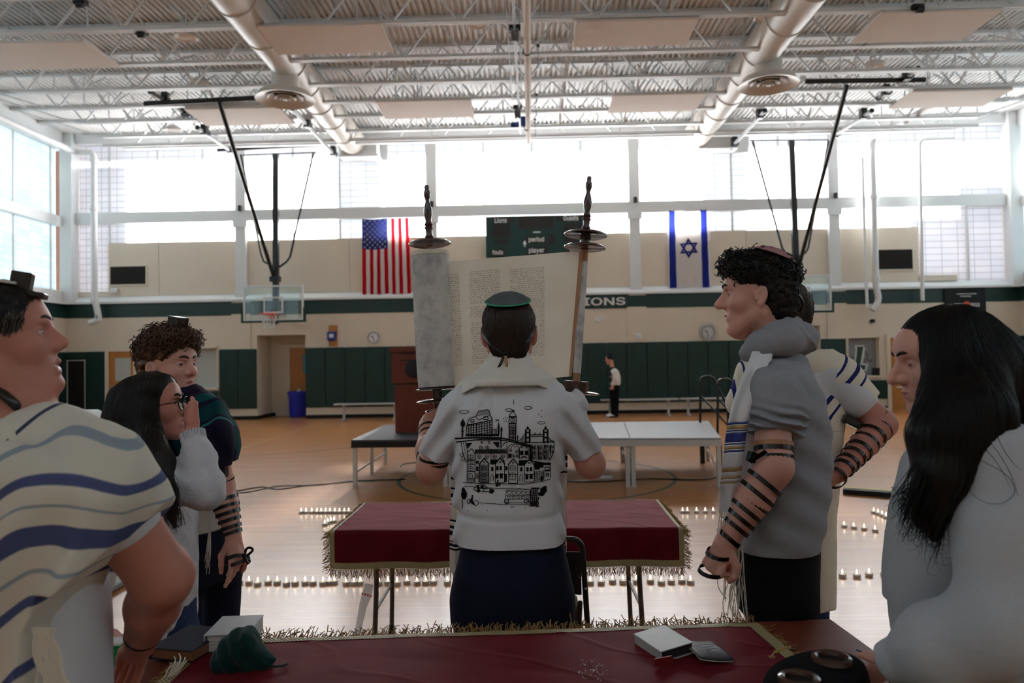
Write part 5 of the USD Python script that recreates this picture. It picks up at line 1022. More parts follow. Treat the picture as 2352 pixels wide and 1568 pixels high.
    t.part('fringe', fringe(E_(lambda s: u0 + s * (u1 - u0), lambda s: w0), lambda u: (dn if back > .04 else -dyy + np.array([0, 0, .25])), .036, 620, seed=seed + 3), 'fringe_gold', kind='stuff')
    return t
MT = np.array([(-.985, 3.73), (.74, 3.71), (.75, 4.41), (-.98, 4.43)])
t = Thing('folding_table', 'folding table with bent steel legs under the farther burgundy cloth', 'table', (*MT.mean(0), 0)); mat('leg_steel', (92, 88, 84), .4, .5, metal=.5); mat('laminate', (150, 140, 126), .5, .4)
v, f = prism(Polygon(MT * .985 + MT.mean(0) * .015), .03); t.part('top', (v + [0, 0, .715], f), 'laminate')
for s, x in ((-1, -.80), (1, .56)):
    for y in (3.86, 4.30): t.part('leg', tube(spline([(x, y, .714), (x, y, .5), (x + .01 * s, y + (.0 if y < 4 else .04), .25), (x + .02 * s, y + (0 if y < 4 else .06), .0)], 12), .0135, 10), 'leg_steel', 40); 
    for y in (3.86, 4.36): t.part('foot_cap', lathe([(0, 0), (.017, 0), (.017, .05), (0, .05)], 12, (x + .02 * s, y, 0)), 'black_rubber', 40)
    t.part('cross_tube', tube([(x, 3.86, .62), (x, 4.30, .62)], .011, 8), 'leg_steel', 40); t.part('strut', tube([(x + .012 * s, 4.33, .36), (x - .16 * s, 4.1, .70)], .008, 8), 'leg_steel', 40); t.part('cross_tube', tube([(x + .01 * s, 3.86, .3), (x + .01 * s, 4.32, .3)], .009, 8), 'leg_steel', 40)
table_cloth('table_cloth', 'burgundy cloth with gold braid and fringe on the farther table, hanging in front', MT, .745, .20, .028, .028, .03, 3)
t = Thing('tied_bag', 'crumpled clear plastic bag tied to the left leg of the farther table', 'plastic bag', (-.8, 3.83, .42)); nodes('clear_film', {'t': ('transparent_bsdf', dict(color=(.95, .95, .95))), 'g': ('principled_bsdf', dict(base_color=(.85, .85, .86), roughness=.25)), 'm': ('mix_closure', dict(fac=.5))}, [('t.BSDF', 'm.closure1'), ('g.BSDF', 'm.closure2')], 'm.closure')
b0 = at(843, 1350, Y=3.82); t.part('film', tube([b0 + [.012, 0, .02], b0 + [.0, -.01, -.03], b0 + [-.025, 0, -.1], b0 + [-.05, 0, -.22], b0 + [-.06, .01, -.3]], [.022, .026, .02, .016, .004], 9, flat=.4), 'clear_film', True)
mat('print_red', (182, 60, 60), .6, .2); t.part('print', cat_(*[cbox(b0 + [-.018 + .014 * k, -.027, -.02 - .004 * k], (.009, .001, .009)) for k in range(4)]), 'print_red', label='row of small red printed marks')
# folding chair
t = Thing('folding_chair', 'black metal folding chair pushed under the farther table', 'chair', (.03, 3.3, 0)); yb, cxm = 3.18, .035
hw = .205
t.part('back_frame', tube(bend([(cxm - hw, yb + .14, 0), (cxm - hw, yb + .02, .45), (cxm - hw + .02, yb - .02, .83), (cxm + hw - .02, yb - .02, .83), (cxm + hw, yb + .02, .45), (cxm + hw + .02, yb - .03, 0)], .05), .0125, 10), 'black_steel', 40)
t.part('backrest', thick(grid(lambda u, w: np.stack([cxm - hw + .025 + u * (2 * hw - .05), yb - .005 + .02 * np.sin(np.pi * u), .59 + .18 * w], -1), 12, 4), .006), 'black_steel', True)
t.part('seat', rbox((cxm, yb + .27, .43), (.38, .38, .035), .016), 'black_plastic'); t.part('front_frame', tube(bend([(cxm - hw + .03, yb + .44, 0), (cxm - hw + .03, yb + .1, .44), (cxm - hw + .03, yb + .02, .55)], .04), .011, 8), 'black_steel', 40); t.part('front_frame', tube(bend([(cxm + hw - .03, yb + .44, 0), (cxm + hw - .03, yb + .1, .44), (cxm + hw - .03, yb + .02, .55)], .04), .011, 8), 'black_steel', 40)
t.part('rivet', lathe([(0, 0), (.006, 0), (.004, .004), (0, .005)], 10, (cxm + hw - .008, yb - .02, .62), np.array([[1, 0, 0], [0, 0, -1], [0, 1, 0]])), 'tin', 40)
# ------------------------------------------------------------------ near table with its cloth
FTc = [at(620, 1470, Z=.82)[:2], at(1906, 1421, Z=.82)[:2]]; e_ = unit(FTc[1] - FTc[0]); n_ = np.array([e_[1], -e_[0]]); FR = np.array(FTc[1]); FL_ = FR - e_ * 2.3
t = Thing('wooden_table', 'near table with a dark reddish wood top showing at its right end', 'table', (*(FR - e_ * 1.1 + n_ * .4), 0)); q_ = np.array([FL_, FR, FR + n_ * .78, FL_ + n_ * .78])
v, f = prism(Polygon(q_), .04); t.part('top', (v + [0, 0, .78], f), 'table_wood'); v, f = prism(Polygon(q_).buffer(-.06, join_style=2).difference(Polygon(q_).buffer(-.08, join_style=2)), .08); t.part('apron', (v + [0, 0, .70], f), 'table_wood')
for k in range(4): p = q_.mean(0) + (q_[k] - q_.mean(0)) * .93; t.part('leg', bar((*p, 0), (*p, .78), .06), 'table_wood')
cR, cL = at(1745, 1437, Z=.825)[:2], at(462, 1478, Z=.825)[:2]
CL = np.array([cL + n_ * .80 - e_ * .05, cR + n_ * .80 + e_ * .02, cR - n_ * .012, cL - n_ * .012])
cloth2 = table_cloth('table_cloth', 'burgundy cloth with gold braid and fringe on the near table', CL, .822, .01, .0, .0, .012, 8, .9)
mat('crumb', (220, 214, 204), .8, .2); cr = []
for k in range(70):
    p = at(1360 + rng.normal(0, 26), 1536 + rng.normal(0, 14), Z=.832); s = .0012 + .002 * rng.random() ** 3; cr.append(cbox(p, (s, s * .8, s * .7), rotm([1, 1, 0], rng.random() * 90)))
one('crumbs', cat_(*cr), 'crumb', 'scatter of tiny white crumbs on the near burgundy cloth', 'crumbs', kind='stuff')
# ------------------------------------------------------------------ the scroll held aloft
nodes('parchment', {'tc': ('texture_coordinate', {}), 'n': ('noise_texture', dict(scale=5.0, detail=5.0)), 'r': ('rgb_ramp', dict(ramp=[(.3, S(218, 208, 190)), (.7, S(232, 224, 210))])), 'p': ('principled_bsdf', dict(roughness=.6, specular_ior_level=.25)), 't': ('translucent_bsdf', {}), 'm': ('mix_closure', dict(fac=.3))}, [('tc.object', 'n.vector'), ('n.fac', 'r.fac'), ('r.color', 'p.base_color'), ('r.color', 't.color'), ('p.BSDF', 'm.closure1'), ('t.BSDF', 'm.closure2')], 'm.closure')
nodes('parchment_back', {'tc': ('texture_coordinate', {}), 'n1': ('noise_texture', dict(scale=9, detail=6, roughness=.65)), 'n2': ('noise_texture', dict(scale=28, detail=4)), 'r1': ('rgb_ramp', dict(ramp=[(.34, S(150, 148, 154)), (.5, S(202, 198, 193)), (.7, S(222, 215, 203))])), 'r2': ('rgb_ramp', dict(ramp=[(.3, (.8, .8, .8)), (.6, (1, 1, 1))])), 'mx': ('mix_color', dict(blend_type='multiply', fac=.7)),
      'b': ('bump', dict(strength=.25, distance=.003)), 'p': ('principled_bsdf', dict(roughness=.6, specular_ior_level=.3))}, [('tc.object', 'n1.vector'), ('tc.object', 'n2.vector'), ('n1.fac', 'r1.fac'), ('n2.fac', 'r2.fac'), ('r1.color', 'mx.a'), ('r2.color', 'mx.b'), ('mx.result', 'p.base_color'), ('n2.fac', 'b.height'), ('b.normal', 'p.normal')], 'p.BSDF')
mat('dark_wood', (62, 34, 28), .22, .55, vary=.2, vscale=20, stretch=(4, 4, 1), coat=.5); mat('rod_wood', (176, 128, 92), .5, .35, vary=.1, vscale=14)
YS = 2.80
def axis_frame(a, b):
    z = unit(b - a); x = unit(np.cross((0, 1, 0), z)); return np.stack([x, np.cross(z, x), z], 1)
la, lb = at(1004, 888, Y=YS), at(988, 583, Y=YS + .02); ra, rb = at(1324, 872, Y=YS), at(1343, 574, Y=YS + .02)
LF, RF = axis_frame(la, lb), axis_frame(ra, rb); LL, RL = np.linalg.norm(lb - la), np.linalg.norm(rb - ra)
t = Thing('torah_scroll', 'open parchment scroll on two dark wooden rollers held up by the central man', 'scroll', (la + ra) / 2)
a_ = np.linspace(0, 1, 30); spir = lambda n: [(.0735 - .0028 * (k % 2), 0) for k in range(n)]
t.part('wound_roll', lathe([(.02, .004), (.066, .004), (.0705, .0), (.073, .05), (.0738, LL * .5), (.0725, LL - .04), (.071, LL - .008), (.066, LL - .012), (.064, LL - .004), (.058, LL - .006), (.055, LL), (.03, LL - .003), (.018, LL - .003)], 56, la, LF), 'parchment_back', 60)
t.part('wound_edge', lathe([(.064, LL - .01), (.0725, LL - .012), (.072, LL + .006), (.066, LL + .007)], 56, la, LF), 'parchment', 60)
FIN = lambda z: [(.0, z), (.012, z), (.0125, z + .012), (.017, z + .02), (.0125, z + .03), (.013, z + .05), (.0165, z + .056), (.0125, z + .062), (.016, z + .068), (.0125, z + .075), (.011, z + .085), (.0155, z + .105), (.0165, z + .122), (.012, z + .142), (.0075, z + .160), (.0095, z + .172), (.013, z + .182), (.012, z + .196), (.008, z + .205), (.0095, z + .212), (.007, z + .222), (0, z + .224)]
DISC = lambda z, r, th=.014: [(.012, z), (r * .8, z), (r, z + th * .35), (r, z + th * .6), (r * .86, z + th), (.03, z + th * 1.25), (.012, z + th * 1.3)]
zt_ = LL
t.part('rod', lathe([(0, -.05), (.0125, -.05), (.0125, LL + .02), (0, LL + .02)], 20, la, LF), 'rod_wood', 40)
t.part('disc', lathe(DISC(LL + .032, .081, .016), 48, la, LF), 'dark_wood', 40); t.part('finial', lathe(FIN(LL + .045), 24, la, LF), 'dark_wood', 40)
t.part('disc', lathe(DISC(-.014, .082, .012), 48, la, LF), 'dark_wood', 40); t.part('disc', lathe(DISC(-.062, .082, .014)[::1], 48, la, LF), 'dark_wood', 40); t.part('handle', lathe([(0, -.20), (.013, -.2), (.017, -.185), (.014, -.16), (.017, -.13), (.016, -.09), (.013, -.07), (.018, -.06), (.018, -.01), (0, -.01)], 24, la, LF), 'dark_wood', 40)
t.part('rod', lathe([(0, -.03), (.0135, -.03), (.0135, RL + .01), (0, RL + .01)], 20, ra, RF), 'rod_wood', 40); t.part('rod_wrap', lathe([(.0138, .025), (.0155, .025), (.0155, RL - .045), (.0138, RL - .045)], 24, ra, RF), 'parchment_back', 40)
t.part('disc', lathe(DISC(RL + .003, .08, .014), 48, ra, RF), 'dark_wood', 40); t.part('disc', lathe(DISC(RL + .05, .083, .016), 48, ra, RF), 'dark_wood', 40); t.part('collar', lathe([(.014, RL), (.02, RL + .002), (.021, RL + .06), (.014, RL + .07)], 24, ra, RF), 'dark_wood', 40); t.part('finial', lathe(FIN(RL + .063), 24, ra, RF), 'dark_wood', 40)
t.part('cup', lathe([(0, -.06), (.035, -.058), (.046, -.05), (.048, -.006), (.044, -.005), (.04, -.03), (0, -.035)], 40, ra, RF), 'dark_wood', 40); t.part('disc', lathe(DISC(-.055, .082, .012), 48, ra + RF[:, 0] * .008, RF), 'dark_wood', 40); t.part('handle', lathe([(0, -.20), (.013, -.2), (.017, -.185), (.014, -.16), (.017, -.13), (.016, -.09), (.018, -.06), (0, -.06)], 24, ra, RF), 'dark_wood', 40)
# the open sheet
PT = [at(1030, 600, Y=YS - .02), at(1130, 592, Y=YS + .03), at(1240, 583, Y=YS + .03), at(1339, 577, Y=YS + .005)]; PB = [at(1044, 884, Y=YS - .02), at(1130, 879, Y=YS + .035), at(1230, 871, Y=YS + .035), at(1313, 864, Y=YS)]
sp_t, sp_b = CubicSpline([0, .33, .68, 1], PT), CubicSpline([0, .33, .68, 1], PB)
def sheet(u, w, lift=0.0):
    u, w = np.asarray(u, float), np.asarray(w, float); p = sp_t(u) * (1 - w)[..., None] + sp_b(u) * w[..., None]
    p[..., 1] += .006 * np.sin(w * 7 + u * 3) + .004 * np.sin(u * 13) - lift; return p
v, f = grid(lambda a, b: sheet(a, b), 60, 40); t.part('open_sheet', (v, f[:, ::-1]), 'parchment', True)
v, f = grid(lambda a, b: sheet(.972 + .028 * a, b, .0008) + np.array([0, -.006, 0]) * a[..., None], 6, 20); t.part('stitched_edge', (v[:, :], f[:, ::-1]), 'rod_wood', True)
# script: letters as small strokes, in columns
GL = ['LT', 'RT', 'TV', 'HT', 'OB', 'LV', 'TH', 'XB', 'ST', 'YY', 'KB', 'VV']
STR = {'L': (.1, .0, .28, 1.), 'R': (.72, .0, .9, 1.), 'T': (0, .78, 1, 1.), 'B': (0, 0, 1, .2), 'V': (.4, -.25, .58, .9), 'H': (.05, .0, .25, .62), 'O': (.75, .15, .95, .85), 'X': (.35, .3, .62, 1.), 'S': (.42, .25, .6, .8), 'Y': (.35, .5, .7, 1.), 'K': (.6, .2, .8, .9)}
def uw(px, py):
    y0, y1 = np.interp(px, [1030, 1130, 1240, 1339], [600, 592, 583, 577]), np.interp(px, [1044, 1130, 1230, 1313], [884, 879, 871, 864]); return (py - y0) / (y1 - y0)
q4 = []
lr = np.random.default_rng(5)
for (a0, a1, b0, b1, w0, w1, gaps) in ((-.02, .075, .012, .085, .115, .842, ()), (.145, .386, .165, .41, .105, .84, (15, 21, 22)), (.46, .715, .46, .745, .115, .81, (7, 15, 26))):
    nl = 42
    for l in range(nl):
        w = w0 + (w1 - w0) * l / (nl - 1); k = l / (nl - 1); ua, ub = a0 + (b0 - a0) * k, a1 + (b1 - a1) * k; h = (w1 - w0) / nl * .56; u = ub
        end = ua + (lr.random() * .6 + .2) * (ub - ua) if l in gaps else ua
        while u > end + .004:
            wd = lr.integers(2, 6)
            for _ in range(wd):
                cw = .0062 + .002 * lr.random()
                if u - cw < end: break
                for s in GL[lr.integers(len(GL))]:
                    x0, y0, x1, y1 = STR[s]; q4.append([(u - cw + x0 * cw, w - y0 * h), (u - cw + x1 * cw, w - y0 * h), (u - cw + x1 * cw, w - y1 * h), (u - cw + x0 * cw, w - y1 * h)])
                u -= cw * 1.25
            u -= .0045
q4 = np.array(q4); P4_ = sheet(q4[..., 0], q4[..., 1], .0014).reshape(-1, 3); n4 = len(q4); i4 = np.arange(n4) * 4
t.part('script', (P4_, np.vstack([np.stack([i4, i4 + 1, i4 + 2], 1), np.stack([i4, i4 + 2, i4 + 3], 1)])), 'ink', label='columns of small black handwritten letters', kind='stuff')
# ------------------------------------------------------------------ people: shared pieces
def off_cap(q, tilt, c=(0, -.02, .045), lim=.078): return (q - np.array(c)) @ np.array([0, -math.sin(math.radians(tilt)), math.cos(math.radians(tilt))]) < lim
def hair_strands(t, mesh, mask, n, L, flow, m, width=.0011, seed=0, wig=.1, k=6, name='hair_strands', parent=None, spread=.2, off=.0015):
    """Fine hairs lying along a hair mass: each step is laid back on its surface."""
    r = np.random.default_rng(seed); v, f = mesh; nn = normals(mesh); idx = np.nonzero(mask)[0]; idx = r.choice(idx, n, replace=len(idx) < n); tree = cKDTree(v)
    P = v[idx] + nn[idx] * .0005; N = nn[idx]; D = np.array([flow(p) for p in P]) + r.normal(0, spread, (n, 3)); st = L * (.6 + .7 * r.random((n, 1))) / (k - 1); C = [P.copy()]; o_ = off * (.3 + 1.4 * r.random((n, 1)))
    for j in range(k - 1):
        d = D - N * (D * N).sum(1, keepdims=True) + r.normal(0, wig, (n, 3)); D = d / np.linalg.norm(d, axis=1, keepdims=True); P = P + D * st; i = tree.query(P)[1]; N = nn[i]; P = P - N * np.clip(((P - v[i]) * N).sum(1, keepdims=True) - o_, -.02, .02); C.append(P.copy())
        D = D * .8 + .2 * np.array([flow(p) for p in P])
    return strands(t, name, list(np.stack(C, 1)), width, m, parent=parent)
def kippah(t, o, R, s, tilt, rad, m, trim=None, cr=.106, seams=True, off=(0, -.012, .045), name='kippah', label=None):
    """A skullcap lying on the crown, tilt in degrees towards the back."""
    Q = R @ rotm([1, 0, 0], tilt); c = o + R @ (np.array(off) * s); th = np.linspace(math.asin(rad / cr), 0, 14)
    prof = [(cr * s * math.sin(a), cr * s * math.cos(a) * .96) for a in th]
    k = t.part(name, lathe([(prof[0][0] - .004, prof[0][1] - .001)] + prof, 40, c, Q), m, True, label=label)
    g = np.linspace(0, 2 * math.pi, 41); ring_ = c + (np.stack([prof[0][0] * np.cos(g), prof[0][0] * np.sin(g), np.full(41, prof[0][1])], 1)) @ Q.T
    if trim: t.part('trim', tube(ring_, .0024, 8, cap=False), trim, True, parent=k)
    elif seams:
        for q in range(4):
            a = q * math.pi / 2 + .4; t.part('seam', tube(np.stack([c + Q @ np.array([x * math.cos(a), x * math.sin(a), y + .0004]) for x, y in prof]), .0008, 5, cap=False), m, True, parent=k)
    return k
def shoe(t, p, fwd, m='black_plastic'):
    F = Field(p - .2, p + .2, .006); f = unit(fwd); F.cone(p + [0, 0, .045], p + f * .15 + [0, 0, .035], .042, .036, .02); F.cone(p - f * .05 + [0, 0, .05], p + [0, 0, .06], .04, .042, .02); F.cut(p + [0, 0, .002], (0, 0, -1)); t.part('shoe', F.mesh(), m, True)
def head_straps(t, o, R, s, box_at=(0, .062, .125), box=True, pitch=0, bs=.033):
    """The black leather case and band worn on the head."""
    g = np.linspace(0, 2 * math.pi, 49); band = np.stack([.0835 * np.cos(g), -.012 + .104 * np.sin(g), .085 + .038 * np.sin(g)], 1)
    k = t.part('head_strap', ribbon(o + (band * s) @ R.T, .009, .002, (band * [1, 1, .3]) @ R.T), 'leather')
    Q = R @ rotm([1, 0, 0], pitch); c = o + R @ (np.array(box_at) * s)
    t.part('head_case', rbox(c + Q[:, 2] * bs * .62, (bs, bs, bs), .002, Q, n=2), 'leather'); t.part('case_base', rbox(c, (bs * 1.55, bs * 1.7, .009), .002, Q, n=2), 'leather')
def grip_hand(F, c, axis, out, back, side=1, r=.016, s=1.0, wrist=None):
    """A fist closed round a bar with centre c and direction axis (towards the thumb end); out: from bar to the back of the hand."""
    ax, o = unit(axis), unit(out); o = unit(o - ax * (o @ ax)); tn = np.cross(ax, o) * side
    for k in range(4):
        z = (.031 - .0205 * k) * s; kn = c + ax * z + o * (r + .019) * s - tn * .012 * s; F.cone(c + ax * z * .8 + o * (r + .012) - tn * .06 * s, kn, .0135 * s, .0112 * s, .012)
        g = [kn, c + ax * z + o * (r * .4 + .006) + tn * (r + .012), c + ax * z - o * (r + .008) + tn * .012, c + ax * z - o * (r + .004) - tn * .010]
        for a, b, q in zip(g[:-1], g[1:], (.0098, .0092, .0085)): F.cone(a, b, q * s, q * .94 * s, .003)
    F.cone(c + ax * .03 * s + o * r - tn * .055 * s, c + ax * .046 * s - o * .004 - tn * .02 * s, .0145 * s, .011 * s, .01); F.cone(c + ax * .046 * s - o * .004 - tn * .02 * s, c + ax * .044 * s - o * (r + .006) + tn * .012 * s, .0105 * s, .0082 * s, .005)
    w = c + o * (r + .004) - tn * .085 * s; return w
# ------------------------------------------------------------------ the man holding the scroll, seen from behind
YM = 2.46
A = lambda px, py, Y=YM: at(px, py, Y=Y)
t = Thing('person', 'man seen from behind in a white printed T-shirt holding up the open scroll', 'person', (A(1172, 900)[0], YM, 0)); bearer = t
o = A(1170, 770, 2.47); R = head_frame(0, 4, -1); s = 1.03
F = Field(o - [.13, .16, .27], o + [.13, .16, .17], .0026); head_field(F, o, R, s, ear=1.12); F.cone(o + R @ [0, -.03, -.05], A(1170, 872, 2.46), .057, .066, .03)
hd = F.mesh()
eL, eR, sL, sR = A(990, 1076, 2.48), A(1356, 1064, 2.48), A(1040, 946, 2.45), A(1299, 938, 2.45)
hL, hR = la + LF[:, 2] * -.135, ra + RF[:, 2] * -.125
B = Field((sL[0] - .17, 2.2, .86), (sR[0] + .17, 2.95, 1.62), .005)
B.loft([(A(1171, y), w, d, (1, 0, 0)) for y, w, d in ((1260, .165, .10), (1130, .155, .10), (1000, .17, .11), (930, .16, .10), (880, .1, .07))], k=.02)
gL = Field(hL - .13, hL + .13, .003); wL = grip_hand(gL, hL, LF[:, 2], (-.55, .1, 0), None, -1); gR = Field(hR - .13, hR + .13, .003); wR = grip_hand(gR, hR, RF[:, 2], (.75, -.1, 0), None, 1)
for S_, E_, W_, G_ in ((sL, eL, wL, gL), (sR, eR, wR, gR)):
    for q in (B, G_): q.cone(S_, E_, .052, .045, .03); q.cone(E_ + [0, 0, -.004], E_ * .6 + W_ * .4, .044, .045, .03); q.cone(E_ * .6 + W_ * .4, W_, .045, .029, .02)
LG = Field((A(1040, 1300)[0] - .06, 2.3, 0), (A(1312, 1300)[0] + .06, 2.7, .95), .009)
for x in (-.1, .1):
    h_ = A(1175, 1300) + [x, 0, 0]; LG.cone((h_[0], YM, .86), (h_[0], YM + .01, .48), .085, .06, .03); LG.cone((h_[0], YM + .01, .48), (h_[0], YM, .09), .058, .042, .03)
t.part('body', cat_(hd, B.mesh(), gL.mesh(), gR.mesh(), LG.mesh()), 'skin', True)
# trousers
Pn = Field((A(1040, 1300)[0] - .08, 2.24, .03), (A(1312, 1300)[0] + .08, 2.72, 1.10), .006)
Pn.loft([(A(1177, y) + [0, -.005, 0], w, d, (1, 0, 0)) for y, w, d in ((1215, .160, .112), (1265, .172, .126), (1330, .19, .146), (1420, .186, .14))], k=.02, pw=2.5)
for x in (-.098, .098):
    h_ = A(1177, 1400) + [x, 0, 0]; Pn.cone((h_[0], YM, .80), (h_[0] * 1.0, YM + .01, .45), .098, .088, .04); Pn.cone((h_[0], YM + .01, .45), (h_[0], YM, .11), .088, .078, .03)
Pn.fold(fold_noise(7, .006, 3, (1, 1, .35))); Pn.fold(lambda x, y, z: .008 * np.exp(-((x - A(1177, 1400)[0]) / .02) ** 2) * (y < YM) * np.clip((1.0 - z) / .1, 0, 1)); Pn.cut((0, 0, .07), (0, 0, -1)); t.part('trousers', Pn.mesh(), 'navy_cloth', True)
for x in (-.1, .1): shoe(t, np.array([A(1177, 1400)[0] + x, YM + .02, 0]), (0, 1, 0))
# T-shirt
Tz = Field((sL[0] - .13, 2.24, 1.0), (sR[0] + .13, 2.68, 1.56), .0042)
Tz.loft([(A(c, y) + [0, dy, 0], w, d, (1, 0, 0)) for y, c, w, d, dy in ((1262, 1171, .186, .138, -.005), (1235, 1171, .184, .136, -.005), (1190, 1170, .177, .128, -.002), (1130, 1168, .176, .122, 0), (1060, 1168, .182, .128, -.004), (1000, 1168, .196, .135, -.008), (940, 1168, .19, .125, -.004), (900, 1168, .15, .10, 0), (872, 1168, .095, .075, 0))], k=.02, pw=2.5)
SL = []
for S_, E_, q in ((sL, eL, .76), (sR, eR, .80)):
    Tz.cone(A(1168, 893), S_ * .75 + A(1168, 893) * .25, .053, .052, .06); Tz.cone(S_ * .75 + A(1168, 893) * .25, S_, .052, .047, .06); Q_s = Tz.blank(); SL.append((Q_s, S_, E_, q)); Q_s.cone(S_, S_ + (E_ - S_) * .5, .050, .054, .06); Q_s.cone(S_ + (E_ - S_) * .3, S_ + (E_ - S_) * 1.0, .053, .058, .03)
Tz.cone(A(1085, 945, 2.38), A(1120, 1000, 2.37), .03, .03, .05); Tz.cone(A(1250, 945, 2.38), A(1215, 1000, 2.37), .03, .03, .05)
zh = A(1171, 1252)[2]
def tee_fold(x, y, z):
    g = 2 * meshkit.fbm(np.stack([x * 9, y * 6, z * 5], -1), 3, 5) - 1
    xc = A(1170, 1000)[0]; up = np.clip((z - 1.36) / .12, 0, 1)
    return .009 * g + .005 * np.sin((x - xc) * 62 + (z - 1.4) * 26 * np.sign(x - xc)) * up * (np.abs(x - xc) > .05) + .006 * np.exp(-((z - (A(1170, 1178)[2] + .35 * (x - xc) ** 2 - .02 * (x - xc))) / .012) ** 2) * (y < YM) + .006 * np.sin((np.abs(x - xc) - .19) * 80 + z * 60) * np.clip((np.abs(x - xc) - .13) / .05, 0, 1)
Tz.fold(tee_fold); Tz.cut((0, 0, zh), (.02, 0, -1))
for Q_s, S_, E_, q in SL: d = unit(unit(E_ - S_) + np.array([0, .12, 0])); Q_s.fold(tee_fold); Q_s.cut(S_ + (E_ - S_) * q, d); Tz.join(Q_s, .025)
tee = t.part('t_shirt', Tz.mesh(), 'tee_white', True)
TD = Tz.depth(1); TD = np.where(np.isnan(TD), 9, TD)
def on_tee(px, py, lift=.0018):
    """Lays points of the print on the back of the shirt."""
    px, py = np.asarray(px, float), np.asarray(py, float); Y = np.full(px.shape, YM - .13)
    for _ in range(4):
        q = np.stack([at(a, b, Y=c) for a, b, c in zip(px.ravel(), py.ravel(), Y.ravel())]); i = (q[:, [0, 2]] - Tz.lo[[0, 2]]) / Tz.h
        Y = ndimage.map_coordinates(TD, i.T, order=1, mode='nearest').reshape(px.shape); Y = np.where(Y > 8, YM - .1, Y)
    q = np.stack([at(a, b, Y=c) for a, b, c in zip(px.ravel(), py.ravel(), Y.ravel())]); q[:, 1] -= lift; return q
# --- the printed skyline: pen lines and filled patches in print coordinates (0..1568), laid on the cloth
pen, fill = [], []
K = 270 / 1568.0
def L_(pts, w=7, close=False):
    p = np.asarray(pts + [pts[0]] if close else pts, float); d = np.r_[0, np.cumsum(np.linalg.norm(np.diff(p, axis=0), axis=1))]; n = max(2, int(d[-1] / 26) + 1); u = np.linspace(0, d[-1], n); pen.append((np.stack([np.interp(u, d, p[:, 0]), np.interp(u, d, p[:, 1])], 1), w * 1.3))
def Q_(x0, y0, x1, y1, w=6): L_([(x0, y0), (x1, y0), (x1, y1), (x0, y1)], w, True)
def B_(x0, y0, x1, y1):
    nx, ny = max(1, int(abs(x1 - x0) / 40)), max(1, int(abs(y1 - y0) / 40))
    for i in range(nx):
        for j in range(ny): fill.append([(x0 + (x1 - x0) * a / nx, y0 + (y1 - y0) * b / ny) for a, b in ((i, j), (i + 1, j), (i + 1, j + 1), (i, j + 1))])
def T_(*p): fill.append([p[0], p[1], p[2], p[2]])
def E__(cx, cy, rx, ry, w=6, n=14, a0=0, a1=6.2832): L_([(cx + rx * math.cos(a), cy + ry * math.sin(a)) for a in np.linspace(a0, a1, n)], w)
def D_(cx, cy, rx, ry, n=10):
    for k in range(n): a, b = 2 * math.pi * k / n, 2 * math.pi * (k + 1) / n; T_((cx, cy), (cx + rx * math.cos(a), cy + ry * math.sin(a)), (cx + rx * math.cos(b), cy + ry * math.sin(b)))
def win(x, y, w, h, dark=False, bars=1):
    if dark: B_(x, y, x + w, y + h)
    else: Q_(x, y, x + w, y + h, 5); L_([(x, y + h / 2), (x + w, y + h / 2)], 4)
    if bars and not dark: L_([(x + w / 2, y), (x + w / 2, y + h)], 4)
for cx, cy, rx, ry in ((150, 205, 68, 22), (748, 182, 50, 20), (1005, 152, 54, 22), (1180, 352, 54, 18), (592, 316, 28, 12)): E__(cx, cy, rx, ry, 6)
for x, y in ((1180, 192), (1145, 238), (1182, 270), (674, 298), (700, 278), (728, 288), (706, 308), (686, 332), (718, 334)): D_(x, y, 8, 7, 6)
D_(133, 365, 32, 48); T_((118, 325), (150, 325), (134, 292)); L_([(128, 412), (128, 545)], 16); L_([(112, 470), (146, 470)], 8)                     # street lamp
L_([(190, 385), (215, 295), (310, 265), (335, 318), (350, 318)], 7); L_([(310, 265), (345, 190), (480, 175), (500, 250), (335, 318)], 7); L_([(500, 250), (528, 310), (515, 540)], 9); L_([(185, 385), (175, 545)], 8); L_([(190, 385), (528, 315)], 11)
for k in range(4): L_([(338 - k * 5, 205 + k * 16), (486 + k * 3, 190 + k * 15)], 4)
E__(262, 335, 30, 32, 8, 9, math.pi, 6.28); E__(440, 300, 36, 36, 8, 9, math.pi, 6.28); B_(240, 335, 284, 348); B_(410, 300, 472, 314)
for k in range(9):
    x = 200 + k * 36; B_(x, 372 - k * 7, x + 13, 540); 
    for q in range(5): L_([(x + 14, 395 - k * 6 + q * 32), (x + 32, 392 - k * 6 + q * 32)], 8)
B_(178, 500, 520, 530); L_([(515, 440), (590, 432)], 8); B_(515, 500, 620, 530); B_(598, 400, 624, 500); T_((596, 402), (626, 402), (611, 335))
for k in range(4): L_([(530 + k * 18, 445), (530 + k * 18, 500)], 6)
D_(650, 445, 14, 40); L_([(648, 480), (648, 545)], 14)
L_([(30, 562), (300, 550), (620, 552), (760, 575), (900, 620), (1050, 660)], 16); L_([(45, 608), (300, 580), (620, 578), (760, 598), (900, 640), (1060, 680)], 11); L_([(170, 590), (400, 566), (620, 566)], 6)
L_([(750, 580), (752, 260), (765, 235), (800, 195), (838, 240), (846, 260), (838, 590)], 8); T_((790, 205), (824, 205), (812, 45)); L_([(812, 40), (812, 110)], 6)                     # clock tower
B_(756, 262, 842, 285); E__(798, 318, 28, 30, 9); D_(798, 318, 9, 9); B_(754, 350, 844, 372)
for k in range(5): L_([(764 + k * 17, 375), (760 + k * 17, 580)], 7)
for y in (415, 455, 500, 545): L_([(752, y), (842, y)], 8)
for k in range(3): B_(770 + 26 * k, 460, 780 + 26 * k, 500)
